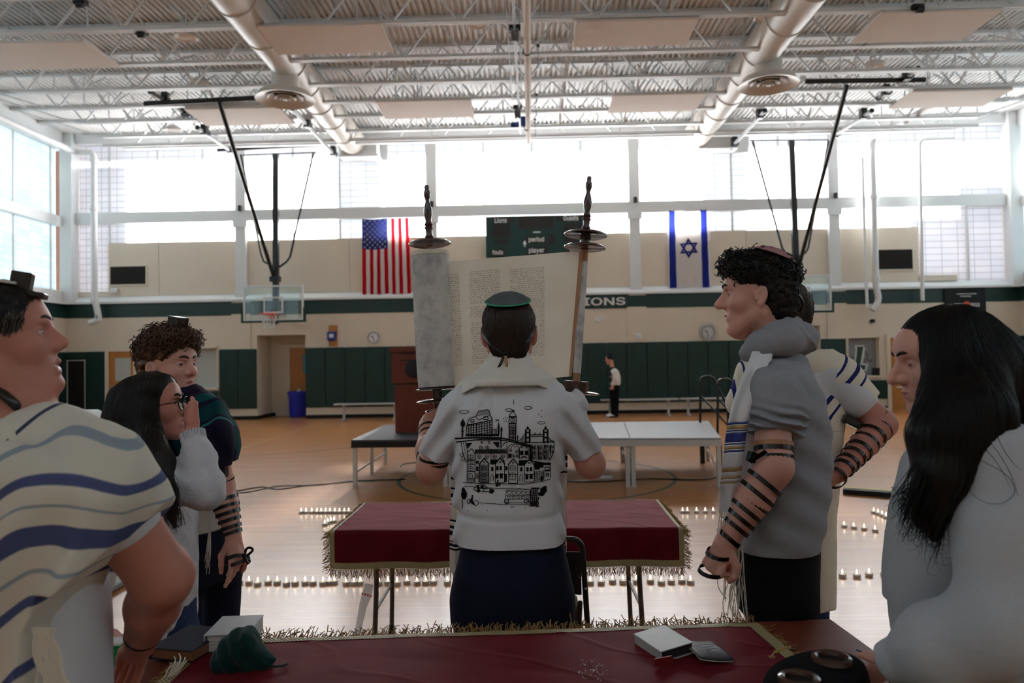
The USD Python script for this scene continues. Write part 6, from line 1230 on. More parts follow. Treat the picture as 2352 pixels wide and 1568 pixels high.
for x in (1000, 1238):                                                                                             # bridge towers
    B_(x - 38, 440, x - 14, 625); B_(x + 14, 440, x + 38, 625); B_(x - 14, 470, x + 14, 490); B_(x - 14, 540, x + 14, 560); B_(x - 14, 600, x + 14, 620); T_((x - 26, 445), (x + 26, 445), (x, 385))
L_([(1040, 508), (1200, 508)], 9); L_([(1040, 530), (1200, 530)], 9); L_([(880, 595), (920, 560), (965, 490)], 7); L_([(1275, 545), (1310, 585), (1358, 605)], 7); L_([(900, 620), (1360, 606)], 9); L_([(1095, 482), (1100, 508)], 10); L_([(1160, 488), (1160, 508)], 10)
for k in range(6): L_([(905 + k * 12, 580 - k * 14), (905 + k * 12, 618)], 4); L_([(1285 + k * 13, 565 + k * 7), (1285 + k * 13, 605)], 4)
D_(864, 540, 9, 24); L_([(864, 560), (864, 610)], 10)
L_([(110, 610), (135, 760), (180, 880)], 7); L_([(140, 605), (170, 760)], 5); L_([(165, 605), (200, 740)], 6); T_((178, 625), (258, 618), (196, 700)); T_((530, 605), (600, 690), (625, 605)); E__(575, 700, 45, 90, 9, 8, -1.9, -.2); E__(720, 680, 60, 66, 9, 8, -2.8, -1.4); L_([(640, 560), (645, 690)], 12)
for x in (375, 470): win(x, 600, 28, 30); 
for x in (355, 440): win(x, 660, 44, 50)
for k in range(30): L_([(300 + k * 14, 705 + (k % 3) * 4), (306 + k * 14, 765 - (k % 2) * 6)], 8)
for k in range(4): L_([(300, 712 + k * 16), (718, 700 + k * 16)], 5)
for x in (330, 430, 535, 640): win(x, 782, 50, 44)
L_([(300, 705), (300, 830)], 6); L_([(510, 700), (512, 830)], 6); L_([(720, 640), (722, 830)], 6)
L_([(740, 830), (735, 680), (770, 640), (850, 640), (880, 690), (885, 830)], 6); E__(806, 690, 28, 40, 6, 9, 3.1, 6.3); win(755, 700, 32, 40); win(838, 720, 34, 36); B_(745, 765, 785, 820); win(800, 775, 24, 44); win(845, 775, 24, 44)
L_([(890, 830), (890, 690), (905, 660), (960, 640), (1005, 680), (1015, 830)], 6); E__(950, 690, 40, 34, 9, 9, 3.14, 6.28); B_(898, 725, 942, 782); B_(962, 725, 1004, 782); E__(950, 830, 42, 28, 12, 9, 3.3, 6.1)
B_(1022, 680, 1048, 860)
for x, y in ((1065, 665), (1142, 668), (1225, 650), (1300, 655), (1065, 735), (1145, 745), (1215, 720), (1300, 715), (1060, 790), (1140, 800), (1220, 790)): B_(x - 6, y - 14, x + 4, y + 50); win(x + 8, y, 36, 40)
for k in range(16): L_([(1030 + k * 19, 640 + (k % 4) * 3), (1034 + k * 17, 850)], 5)
L_([(1350, 610), (1352, 720), (1300, 850)], 8); B_(1090, 880, 1210, 950); B_(1210, 880, 1310, 915); T_((1090, 880), (1210, 880), (1030, 845)); B_(1095, 950, 1160, 975)
def house(x0, x1, ap, ye, yb, dark=False):
    m = (x0 + x1) / 2; L_([(x0, yb), (x0, ye), (m, ap), (x1, ye), (x1, yb)], 7); L_([(x0 - 8, ye + 4), (m, ap - 10), (x1 + 8, ye + 4)], 8); E__(m, (ap + ye) / 2 + 12, 14, 18, 8)
    L_([(x0, (ye + yb) / 2 + 10), (x1, (ye + yb) / 2 + 10)], 6); L_([(x0, yb), (x1, yb)], 7)
house(360, 480, 830, 900, 1150); house(568, 690, 825, 900, 1150); house(745, 865, 838, 905, 1158); house(955, 1085, 840, 910, 1140)
for x0, y0, x1, y1 in ((500, 840, 560, 905), (880, 850, 945, 925)): B_(x0, y0, x1, y1); 
T_((560, 840), (560, 905), (600, 842)); T_((690, 850), (660, 830), (690, 900)); T_((945, 850), (945, 925), (1000, 848))
for k in range(12): L_([(364 + k * 10, 905), (364 + k * 10, 1150)], 3); L_([(362, 912 + k * 20), (478, 912 + k * 20)], 3)
win(388, 930, 54, 62); win(382, 1030, 60, 78); win(770, 925, 68, 66); win(762, 1020, 76, 88)
for x, y in ((580, 930), (625, 928), (512, 940), (700, 930), (900, 945), (982, 945), (1028, 942)): B_(x, y, x + 30, y + 55)
for x, y in ((572, 1030), (628, 1026), (970, 1040), (1026, 1034)): B_(x, y, x + 38, y + 66)
for x in (525, 912): E__(x, 1060, 18, 30, 6, 9, 3.14, 6.28); L_([(x - 18, 1060), (x - 18, 1130)], 6); L_([(x + 18, 1060), (x + 18, 1130)], 6)
for x in (695, 705, 716): L_([(x, 1030), (x, 1140)], 8)
for x0, y0 in ((205, 780), (210, 835), (205, 930), (200, 1030)): win(x0, y0, 64, 60); L_([(x0 - 10, y0 + 72), (x0 + 90, y0 + 72)], 6)
for y in (1085, 1100, 1118, 1136): L_([(190, y), (300, y + 4)], 5)
L_([(298, 770), (295, 1140)], 7); L_([(195, 740), (190, 1130)], 6); L_([(350, 840), (345, 1150)], 6); win(308, 860, 34, 36, True); win(312, 935, 28, 60, True); win(308, 1030, 28, 70)
L_([(200, 740), (250, 690), (298, 770)], 8); E__(120, 780, 30, 20, 5); E__(135, 830, 30, 20, 5)
L_([(130, 1145), (340, 1158), (640, 1165), (960, 1168), (1200, 1130), (1300, 1100)], 6); L_([(150, 1196), (280, 1205), (560, 1225), (860, 1225), (1040, 1240)], 5); L_([(345, 1415), (680, 1440), (1020, 1436)], 5)
for k in range(6): L_([(1090 + k * 22, 990 + (k % 2) * 8), (1088 + k * 21, 1130)], 5); L_([(1085, 1010 + k * 22), (1215, 990 + k * 22)], 4)
L_([(1215, 985), (1215, 1110)], 7); L_([(1300, 900), (1302, 1085)], 7); E__(1262, 960, 40, 20, 10, 8, 3.2, 6.2); B_(1225, 975, 1300, 1000); E__(1262, 1045, 24, 24, 9); D_(1262, 1045, 8, 8); B_(1175, 1065, 1205, 1125)
D_(600, 1125, 14, 12); L_([(600, 1140), (592, 1200)], 16); L_([(618, 1150), (622, 1195)], 12); L_([(575, 1155), (580, 1205)], 10)
L_([(280, 1245), (300, 1200), (330, 1180), (420, 1178), (470, 1225), (550, 1240), (556, 1275), (290, 1252)], 7); L_([(312, 1222), (465, 1228)], 8); B_(325, 1186, 352, 1222); B_(372, 1186, 405, 1222); L_([(415, 1185), (412, 1280)], 6); D_(342, 1255, 26, 27); D_(515, 1265, 32, 32)
L_([(700, 1330), (715, 1250), (1035, 1240), (1028, 1418), (690, 1418), (690, 1385), (705, 1330)], 6); L_([(705, 1325), (1030, 1318)], 6)
for k in range(5): Q_(728 + k * 62, 1262, 778 + k * 62, 1306, 5); Q_(728 + k * 62, 1334, 778 + k * 62, 1360, 5)
E__(720, 1400, 32, 32, 9); E__(985, 1395, 30, 30, 9); L_([(720, 1372), (960, 1366)], 5); E__(720, 1400, 16, 16, 6); E__(985, 1395, 15, 15, 6)
B_(1045, 1215, 1160, 1236); 
for x in (1045, 1075, 1102, 1128): L_([(x, 1236), (x - 16, 1470)], 11)
for k in range(8): L_([(1042 - k * 3, 1262 + k * 28), (1130 - k * 3, 1258 + k * 28)], 9)
B_(1040, 1410, 1110, 1455)
for x, y, rx, ry in ((1210, 1250, 46, 44), (1180, 1300, 46, 30), (1230, 1215, 26, 24)): D_(x, y, rx, ry)
L_([(1150, 1340), (1130, 1390), (1140, 1420), (1130, 1470)], 14); L_([(1110, 1472), (1160, 1466)], 9)
D_(150, 1310, 40, 66); D_(140, 1250, 24, 40); L_([(125, 1370), (132, 1440), (125, 1500)], 8)
D_(262, 1326, 14, 12); L_([(262, 1340), (250, 1390), (285, 1440)], 20); E__(308, 1420, 34, 34, 7); E__(215, 1400, 26, 32, 7); B_(225, 1370, 258, 1400); L_([(215, 1400), (300, 1450)], 7)
for x, y in ((200, 1525), (460, 1520), (780, 1470), (965, 1488)): D_(x, y, 10, 6, 6)
L_([(770, 1474), (828, 1470)], 8)
# pen lines -> ribbons on the shirt
VV, FF = [], []
allp = np.vstack([p for p, w in pen]); cut_ = np.cumsum([0] + [len(p) for p, w in pen])
dirs_ = [np.gradient(p, axis=0) for p, w in pen]
off_ = np.vstack([np.stack([-d[:, 1], d[:, 0]], 1) / (np.linalg.norm(d, axis=1, keepdims=True) + 1e-9) * w * .5 for d, (p, w) in zip(dirs_, pen)])
pa, pb = allp + off_, allp - off_; qa, qb = on_tee(1040 + pa[:, 0] * K, 910 + pa[:, 1] * K), on_tee(1040 + pb[:, 0] * K, 910 + pb[:, 1] * K); n_p = len(allp)
iv = np.concatenate([np.arange(a, b - 1) for a, b in zip(cut_[:-1], cut_[1:])])
ff_ = np.vstack([np.stack([iv, iv + 1, iv + 1 + n_p], 1), np.stack([iv, iv + 1 + n_p, iv + n_p], 1)])
fq = np.array(fill); qf = on_tee(1040 + fq[..., 0].ravel() * K, 910 + fq[..., 1].ravel() * K, .0011); i4 = np.arange(len(fq)) * 4
t.part('print', cat_((np.vstack([qa, qb]), ff_), (qf, np.vstack([np.stack([i4, i4 + 1, i4 + 2], 1), np.stack([i4, i4 + 2, i4 + 3], 1)]))), 'ink', parent=tee, label='black line drawing of a city skyline with houses, clock tower, bridge, car and bus', kind='stuff')
# prayer shawl bunched round the neck, its ends hanging in front
Ks = Field((A(1040, 850)[0] - .04, 2.24, A(1170, 925)[2]), (A(1300, 850)[0] + .04, 2.72, A(1170, 790)[2]), .0042)
Ks.loft([(A(1168, 900, 2.46), .175, .135, (1, 0, 0)), (A(1167, 880, 2.455), .150, .125, (1, 0, 0)), (A(1167, 858, 2.45), .118, .108, (1, 0, 0)), (A(1168, 832, 2.45), .083, .09, (1, 0, 0)), (A(1169, 806, 2.45), .063, .074, (1, 0, 0))], k=.01, pw=2.1)
Ks.cone(A(1118, 868, 2.41), A(1062, 900, 2.5), .03, .032, .03); Ks.cone(A(1222, 866, 2.41), A(1275, 898, 2.5), .03, .032, .03)
Ks.fold(lambda x, y, z: .006 * (2 * meshkit.fbm(np.stack([x * 11, y * 8, z * 16], -1), 3, 8) - 1) - .004 * np.exp(-((z - A(1170, 874)[2] - .25 * (x - A(1168, 870)[0]) ** 2) / .008) ** 2)); zc_ = A(1170, 884)[2]
axk = [(Ks.lo[k] + Ks.h * np.arange(Ks.n[k])).astype(np.float32) for k in range(3)]; kx, ky, kz = np.meshgrid(*axk, indexing='ij', sparse=True)
Ks.v = np.maximum(Ks.v, np.where(ky < 2.47, (zc_ - kz) + .5 * np.maximum(0, np.abs(kx - A(1168, 880)[0]) - .10) * -1, -1).astype(np.float32)).astype(np.float32)
inner = np.sqrt((kx - A(1169, 806)[0]) ** 2 + (ky - 2.46) ** 2); Ks.v = np.maximum(Ks.v, np.where(kz > A(1170, 838)[2], .052 - inner, -1).astype(np.float32))
sh = t.part('prayer_shawl', Ks.mesh(), 'wool_cream', True)
def hang(px0, px1, py0, py1, Y, stripes, m='wool_cream', m2='navy_cloth', lab=None):
    c = lambda u, w: np.stack([at(px0 + (px1 - px0) * .5, py0, Y=Y)[0] + (u - .5) * (at(px1, py0, Y=Y)[0] - at(px0, py0, Y=Y)[0]) + .006 * np.sin(w * 5), Y + .012 * np.sin(u * 8 + w * 2), at(px0, py0, Y=Y)[2] + w * (at(px0, py1, Y=Y)[2] - at(px0, py0, Y=Y)[2])], -1)
    e = [0] + [q for s_ in stripes for q in s_] + [1]
    for k in range(len(e) - 1):
        v, f = grid(lambda a, b, k=k: c(a, e[k] + b * (e[k + 1] - e[k])), 9, max(3, int((e[k + 1] - e[k]) * 40))); t.part('shawl_stripe' if k % 2 else 'shawl_end', thick((v, f[:, ::-1]), .003), m2 if k % 2 else m, True, parent=sh)
    r = np.random.default_rng(2); t.part('shawl_fringe', cat_(*[tube([c(np.array(u), np.array(1.0)), c(np.array(u), np.array(1.0)) + [r.normal(0, .004), 0, -.03], c(np.array(u), np.array(1.0)) + [r.normal(0, .008), 0, -.06]], .0012, 4, cap=False) for u in np.linspace(.02, .98, 16)]), 'fringe_cream', parent=sh, kind='stuff')
hang(1030, 1072, 905, 1312, 2.66, [(.30, .32), (.40, .415), (.43, .44), (.455, .485), (.53, .54), (.565, .585), (.62, .63), (.71, .72), (.745, .76), (.775, .80), (.83, .835), (.845, .86), (.87, .88)])
hang(1262, 1297, 905, 1230, 2.66, [(.36, .38), (.39, .40), (.41, .425), (.44, .47), (.49, .52), (.55, .56)])
# hair, cap and straps
Hf = Field(o - [.14, .16, .13], o + [.14, .16, .17], .003); Wh = lambda p: o + R @ (np.array(p, float) * s)
Hf.ell(Wh((0, -.020, .045)), np.array((.083, .098, .086)) * s, R, .01); Hf.ell(Wh((0, -.05, .0)), np.array((.073, .068, .07)) * s, R, .025); Hf.ell(Wh((0, -.058, -.045)), np.array((.052, .05, .05)) * s, R, .03)
Hf.fold(fold_noise(60, .0035, 4, (1, 1, .25))); Hf.cut(Wh((0, .045, .04)), R @ unit((0, 1, -.35)))
for x in (-1, 1): Hf.ell(Wh((x * .094, .0, -.012)), np.array((.042, .046, .054)) * s, R, .008, sub=True); Hf.ell(Wh((x * .072, -.035, -.075)), np.array((.026, .06, .04)) * s, R, .01, sub=True)
hm = Hf.mesh(); hr_ = t.part('hair', hm, 'hair_brown', True); q = (hm[0] - o) @ R
hair_strands(t, hm, off_cap(q / s, 13, (0, -.033, .046), .066) & ~((np.abs(q[:, 0]) > .066) & (q[:, 2] < .035)), 5200, .026, lambda p: R @ np.array([.04 * np.sign((p - o) @ R[:, 0]), -.35 if ((p - o) @ R[:, 2]) > .05 else .05, -1.0]), 'hair_brown', .0011, 3, parent=hr_)
kippah(t, o, R, s, 13, .072, 'felt_grey', 'trim_mint', cr=.1, off=(0, -.033, .046), label='grey felt skullcap with a mint green edge')
kn = Wh((-.012, -.112, -.052)); t.part('strap_knot', rbox(kn, (.016, .01, .012), .004, R), 'leather')
t.part('head_strap', ribbon(spline([Wh((-.086, -.03, .03)), Wh((-.066, -.088, -.015)), Wh((-.02, -.111, -.05))], 12), .008, .002, R @ [-.5, -1, 0]), 'leather'); t.part('head_strap', ribbon(spline([Wh((.086, -.03, .03)), Wh((.05, -.1, -.02)), Wh((-.01, -.113, -.05))], 12), .008, .002, R @ [.5, -1, 0]), 'leather')
t.part('strap_end', ribbon([kn, kn + [.004, -.006, -.03], kn + [.003, -.004, -.055]], .009, .002, (0, -1, 0)), 'rod_wood', label='tan back of the strap end'); t.part('strap_end', ribbon([kn, kn + [-.015, -.004, -.03], kn + [-.03, .002, -.06]], .008, .002, (0, -1, 0)), 'leather')
for b in bands(sL + (eL - sL) * .80, eL, .047, .045, (.02, .4, .95), .009, .0024, -18): t.part('arm_strap', b, 'leather')
for b in bands(eL * .9 + wL * .1, wL, .046, .031, (.2, .36, .52, .68, .84), .009, .0024, 10): t.part('arm_strap', b, 'leather')
for b in bands(hL - LF[:, 2] * .05, hL + LF[:, 2] * .06, .046, .046, (.2, .5, .8), .009, .0024, 8): t.part('hand_strap', b, 'leather')
# ------------------------------------------------------------------ shared: curls, vertex stripes
def curls(t, mesh, mask, n, m, rad=.008, L=.022, seed=0, out=.8, width=.0016, per=3, name='curls', parent=None):
    r = np.random.default_rng(seed); v, f = mesh; nn = normals(mesh); idx = np.nonzero(mask)[0]; res = []
    for i in r.choice(idx, n, replace=len(idx) < n):
        ax = unit(nn[i] * out + r.normal(0, .6, 3)); u = unit(np.cross(ax, r.normal(0, 1, 3))); w = np.cross(ax, u); R0 = rad * (.6 + .8 * r.random()); tr = r.uniform(1.2, 2.4); ph = r.uniform(0, 6.28); l = L * (.5 + r.random())
        for q in range(per):
            a = np.linspace(0, tr * 6.28, 18) + ph + q * .18; g = np.linspace(0, 1, 18); rr = R0 * (1 - .25 * g) + q * .0007
            res.append(v[i] - nn[i] * .004 + ax * (g * l)[:, None] + (u * np.cos(a)[:, None] + w * np.sin(a)[:, None]) * rr[:, None] + r.normal(0, .0006, 3))
    return strands(t, name, res, width, m, taper=False, parent=parent)
def stripe_mat(name, base, bands_, scale, bump=.3):
    """Woven stripes across a cloth, laid by the mesh's own 'weave' coordinate (0..1)."""
    rp, prev = [(0, S(*base))], 0
    for a, b, c in bands_: rp += [(a - .001, S(*base)), (a, S(*c)), (b, S(*c)), (b + .001, S(*base))]
    rp.append((1, S(*base)))
    nodes(name, {'a': ('attribute', dict(attribute='weave')), 'r': ('rgb_ramp', dict(ramp=rp)), 'tc': ('texture_coordinate', {}), 'n': ('noise_texture', dict(scale=420, detail=2)), 'b': ('bump', dict(strength=bump, distance=.002)), 'p': ('principled_bsdf', dict(roughness=.85, specular_ior_level=.12))},
          [('a.fac', 'r.fac'), ('r.color', 'p.base_color'), ('tc.object', 'n.vector'), ('n.fac', 'b.height'), ('b.normal', 'p.normal')], 'p.BSDF')
def fld(pts, h, pad=.15):
    p = np.array(pts); return Field(p.min(0) - pad, p.max(0) + pad, h)
def arm(Fs, S_, E_, W_, r=(.052, .044, .045, .028)):
    for q in Fs: q.cone(S_, E_, r[0], r[1], .03); q.cone(E_, E_ * .6 + W_ * .4, r[1], r[2], .03); q.cone(E_ * .6 + W_ * .4, W_, r[2], r[3], .02)
def legs(t, c, hw, z1, m, out=(.10, .085, .075), fwd=(0, 1, 0), h=.01, k=.04, top=None):
    """Trousers from hip height z1 to the floor at c, legs hw apart along the person's side direction, with shoes."""
    f = unit(fwd); sd = np.array([f[1], -f[0], 0]); c = np.array([c[0], c[1], 0]); F = Field(c + [-.3, -.3, .03], c + [.3, .3, z1 + .12], h)
    F.loft([(c + [0, 0, z1 - .16], *(top or (.175, .13)), sd), (c + [0, 0, z1 + .03], *(top or (.175, .13)), sd)], k)
    for s in (-1, 1): F.cone(c + sd * s * hw + [0, 0, z1 - .12], c + sd * s * hw + [0, 0, z1 * .5], out[0], out[1], k); F.cone(c + sd * s * hw + [0, 0, z1 * .5], c + sd * s * hw + [0, 0, .1], out[1], out[2], k)
    F.fold(fold_noise(9, .008, 2, (1, 1, .4))); F.cut((0, 0, .06), (0, 0, -1)); t.part('trousers', F.mesh(), m, True)
    for s in (-1, 1): shoe(t, c + sd * s * hw, f)
def body_core(c, top, f, h=.012, w=.15, d=.09):
    """The unseen trunk and legs of a figure under its clothes."""
    f = unit(f); sd = np.array([f[1], -f[0], 0]); F = Field(np.array([c[0] - .3, c[1] - .3, 0]), np.array([c[0] + .3, c[1] + .3, top[2] + .05]), h)
    F.loft([(np.array([c[0], c[1], .8]), w, d, sd), (np.array([(c[0] + top[0]) / 2, (c[1] + top[1]) / 2, (top[2] + .8) / 2]), w * .92, d * .95, sd), (np.array([top[0], top[1], top[2] - .1]), w * .95, d * .9, sd), (np.array(top), .06, .06, sd)], .02)
    for s in (-1, 1): F.cone(np.array([c[0], c[1], .82]) + sd * s * .07, np.array([c[0], c[1], .08]) + sd * s * .07, .06, .035, .03)
    return F.mesh()
# ------------------------------------------------------------------ the boy in the grey hooded top, right of the centre
YH = 2.38; A = lambda px, py, Y=YH: at(px, py, Y=Y)
t = Thing('person', 'boy in grey hooded top with pink skullcap and black arm straps, facing left', 'person', (A(1790, 1300)[0], YH, 0))
o = A(1741, 683); R = head_frame(73, 0, 0); s = 1.03; fw = unit((-math.cos(math.radians(20)), math.sin(math.radians(20)), 0)); sd = np.array([fw[1], -fw[0], 0])
F = Field(o - [.16, .15, .25], o + [.16, .15, .16], .0025); head_field(F, o, R, s, nose=1.25, jaw=.95, nose_drop=.003, chin=.95, ear=.92, lid=.75); F.cone(o + R @ [0, -.03, -.06], A(1782, 812), .056, .06, .03); F.ell(o + R @ np.array([0, .055, -.11]), (.02, .02, .02), R, .03)
hd = F.mesh()
E_, W_ = A(1778, 1072, 2.15), A(1664, 1248, 2.19); S_ = A(1772, 905, 2.22); H_ = A(1634, 1312, 2.2)
B = fld([S_, E_, W_, H_], .004, .11); arm([B], S_, E_, W_, (.055, .049, .05, .031))
hf = unit(H_ - W_); hand_field(B, W_ - hf * .004, hf, unit((-.75, -.5, .25)), unit((.55, -.7, -.2)), curl=(82, 88, 60), spread=.03, thumb=(25, 55), s=1.0)
S2, E2, W2 = A(1800, 905, 2.52), A(1790, 1080, 2.58), A(1715, 1200, 2.5); arm([], S2, E2, W2)
B2 = fld([S2, E2, W2], .008, .1); arm([B2], S2, E2, W2); hand_field(B2, W2, unit((-.5, 0, -1)), unit((0, 1, 0)), unit((-1, 0, .3)), s=1.0)
t.part('body', cat_(hd, B.mesh(), B2.mesh(), body_core((A(1790, 1300)[0], YH), A(1785, 830), fw)), 'skin_pale', True); head_paint(t, hd, o, R, s, ml=.0); eyes(t, o, R, s, brow='hair_dark', look=(0, 0, -.1))
# hooded top
G = fld([A(1700, 1250), A(1895, 830), S_, S2], .005, .16)
G.loft([(A(c, y), w, d, sd) for y, c, w, d in ((1255, 1786, .195, .128), (1200, 1790, .2, .138), (1120, 1801, .195, .138), (1020, 1806, .195, .135), (930, 1800, .195, .125), (870, 1792, .17, .10), (835, 1788, .10, .075))], .03)
GS = G.blank()
for a, b in ((S_, E_), (S2, E2)): G.cone(A(1792, 860), a, .07, .075, .06); GS.cone(a, a + (b - a) * .3, .078, .076, .06); GS.cone(a + (b - a) * .25, a + (b - a) * .62, .074, .064, .03)
def hfold(x, y, z):
    zz = 1.465 - z; al = np.clip(zz / .05, 0, 1) * (y < 2.36) * (x < A(1850, 900)[0])
    return .0045 * (2 * meshkit.fbm(np.stack([x * 9, y * 9, z * 7], -1), 3, 4) - 1) + al * .011 * np.sin(z * 230 + x * 60 + 4 * meshkit.noise(np.stack([x * 14, y * 14, z * 14], -1), 3)) + .004 * np.sin((z + (x - A(1790, 900)[0]) * .6) * 75) * np.clip((z - 1.42) / .05, 0, 1)
G.fold(lambda x, y, z: .0045 * (2 * meshkit.fbm(np.stack([x * 9, y * 9, z * 7], -1), 3, 4) - 1) + .003 * np.sin((z + (x - A(1790, 900)[0]) * .6) * 60)); G.cut(A(1788, 1247), (0, 0, -1)); GS.fold(hfold); d = unit(E_ - S_); GS.cut(S_ + (E_ - S_) * .55, d); G.join(GS, .02)
top = t.part('hooded_top', G.mesh(), 'grey_knit', True)
Hd = fld([A(1712, 815, 2.24), A(1876, 770, 2.5), A(1820, 735)], .0042, .11)
Hd.cone(A(1716, 812, 2.34), A(1746, 792, 2.28), .024, .034, .03); Hd.cone(A(1746, 792, 2.28), A(1800, 778, 2.29), .034, .045, .04); Hd.cone(A(1800, 778, 2.29), A(1838, 780, 2.4), .045, .044, .04); Hd.cone(A(1770, 760, 2.30), A(1812, 752, 2.33), .018, .03, .03); Hd.cone(A(1838, 778, 2.4), A(1790, 770, 2.5), .046, .04, .03); Hd.cone(A(1790, 770, 2.5), A(1722, 805, 2.42), .04, .028, .03)
Hd.cone(A(1826, 748, 2.36), A(1846, 772, 2.38), .022, .034, .03); Hd.cone(A(1842, 776, 2.38), A(1872, 770, 2.38), .034, .010, .02); Hd.cone(A(1806, 757, 2.35), A(1828, 742, 2.36), .026, .016, .02)
Hd.fold(lambda x, y, z: .005 * (2 * meshkit.fbm(np.stack([x * 16, y * 12, z * 16], -1), 3, 6) - 1) - .006 * np.exp(-(((x - A(1835, 770)[0]) * .8 + (z - A(1835, 770)[2]) * .9) / .010) ** 2)); t.part('hood', Hd.mesh(), 'grey_knit', True, parent=top)
legs(t, A(1785, 1300), .085, A(1785, 1262)[2], 'black_cloth', fwd=fw, top=(.175, .128))
# satin scarf with blue and gold bands
mat('satin', (222, 224, 228), .35, .45, vary=.02, vscale=20, bump=.12, bscale=40); mat('band_blue', (48, 60, 140), .45, .4); mat('band_gold', (178, 150, 96), .4, .5)
cl = CubicSpline([0, .12, .25, .4, .5, .65, .8, 1], np.array([A(1752, 806, 2.25), A(1736, 850, 2.2), A(1716, 900, 2.17), A(1698, 960, 2.15), A(1690, 1000, 2.15), A(1684, 1060, 2.15), A(1679, 1112, 2.16), A(1675, 1175, 2.17)]))
def scarf(u, w): p = cl(w); x = (u - .5) * (.072 - .012 * w); p[..., 0] += x; p[..., 1] += -.004 * np.sin(u * 9 + w * 3) + .35 * x + .006 * np.sin(w * 9); return p
py2w = lambda py: float(np.interp(py, [806, 850, 900, 960, 1000, 1060, 1112, 1175], [0, .12, .25, .4, .5, .65, .8, 1]))
cuts = [(806, 0), (969, 1), (974, 0), (976, 2), (985, 0), (987, 1), (990, 0), (993, 1), (1014, 0), (1017, 1), (1020, 0), (1024, 2), (1030, 0), (1033, 1), (1037, 0), (1073, 2), (1082, 0), (1094, 2), (1099, 0), (1106, 2), (1110, 0), (1175, 0)]
sc = t.part('scarf', thick(grid(scarf, 2, 2), .001), 'satin')
for (a, k), (b, _) in zip(cuts[:-1], cuts[1:]):
    v, f = grid(lambda u, w, a=a, b=b: scarf(u, py2w(a) + w * (py2w(b) - py2w(a))), 12, max(3, (b - a) // 4)); t.part('scarf_band' if k else 'scarf_cloth', thick((v, f[:, ::-1]), .003), ('satin', 'band_blue', 'band_gold')[k], True, parent=sc)
r_ = np.random.default_rng(4); fr = []
for u in np.linspace(.02, .98, 22): p = scarf(np.array(u), np.array(1.0)); fr.append(tube([p, p + [r_.normal(-.003, .003), 0, -.03], p + [r_.normal(-.008, .005), 0, -.062]], .0011, 4, cap=False))
t.part('scarf_fringe', cat_(*fr), 'fringe_cream', kind='stuff')
v, f = grid(lambda u, w: np.stack([A(1718, 935)[0] + (u - .5) * .03 + 0 * w, 2.22 + .03 * u + 0 * w, A(1718, 935)[2] - w * .28], -1), 5, 12); t.part('scarf_end', thick((v, f[:, ::-1]), .003), 'satin', True)
for k, (a, b) in enumerate(((.03, .1), (.14, .19), (.22, .36))): v, f = grid(lambda u, w: np.stack([A(1718, 935)[0] + (u - .5) * .031 + 0 * w, 2.219 + .03 * u + 0 * w, A(1718, 935)[2] - (a + w * (b - a)) * .28], -1), 3, 4); t.part('scarf_band', thick((v, f[:, ::-1]), .004), 'ink', True)  # black bands paint the shade this far end hangs in
fr = []
for (x0, y0, x1, y1, n) in ((1697, 1238, 1692, 1428, 9), (1702, 1240, 1714, 1425, 5), (1690, 1240, 1672, 1398, 6), (1678, 1246, 1664, 1372, 5)):
    for q in range(n): a, b = A(x0, y0, 2.21), A(x1 + r_.normal(0, 3), y1 + r_.normal(0, 12), 2.22); m_ = (a + b) / 2 + [r_.normal(0, .008), r_.normal(0, .008), 0]; fr.append(tube(spline([a, (a + m_) / 2 + [r_.normal(0, .006), 0, 0], m_, b], 12), .0012, 4, cap=False))
t.part('tassel_strings', cat_(*fr), 'fringe_cream', kind='stuff')
# straps
for b in bands(E_, W_, lambda q: np.interp(q, [0, .4, 1], [.052, .052, .033]), 0, (.20, .34, .44, .56, .67, .77, .92), .013, .0026, 12): t.part('arm_strap', b, 'leather')
for b, mt in zip(bands(S_, E_, .055, .0505, (.70, .76, .88), .013, .003, 4), ('rod_wood', 'leather', 'leather')): t.part('arm_strap', b, mt)
t.part('arm_case', rbox(A(1730, 1050, 2.16), (.03, .035, .03), .003, rotm([0, 1, 0], 15)), 'leather'); t.part('arm_strap', bar(A(1722, 1060, 2.13), A(1760, 1036, 2.10), .012, .003, up=(0, -1, 0)), 'leather')
for q in (.35, .98): p = W_ + (H_ - W_) * q; t.part('hand_strap', bands(p - hf * .02, p + hf * .02, .034 - .002 * (q > .9), .034, (.5,), .012, .003, -20)[0], 'leather')
t.part('strap_tail', ribbon(spline([A(1652, 1322, 2.17), A(1668, 1321, 2.18), A(1690, 1318, 2.22)], 8), .011, .002, (0, -.6, 1)), 'rod_wood', label='tan end of the hand strap')
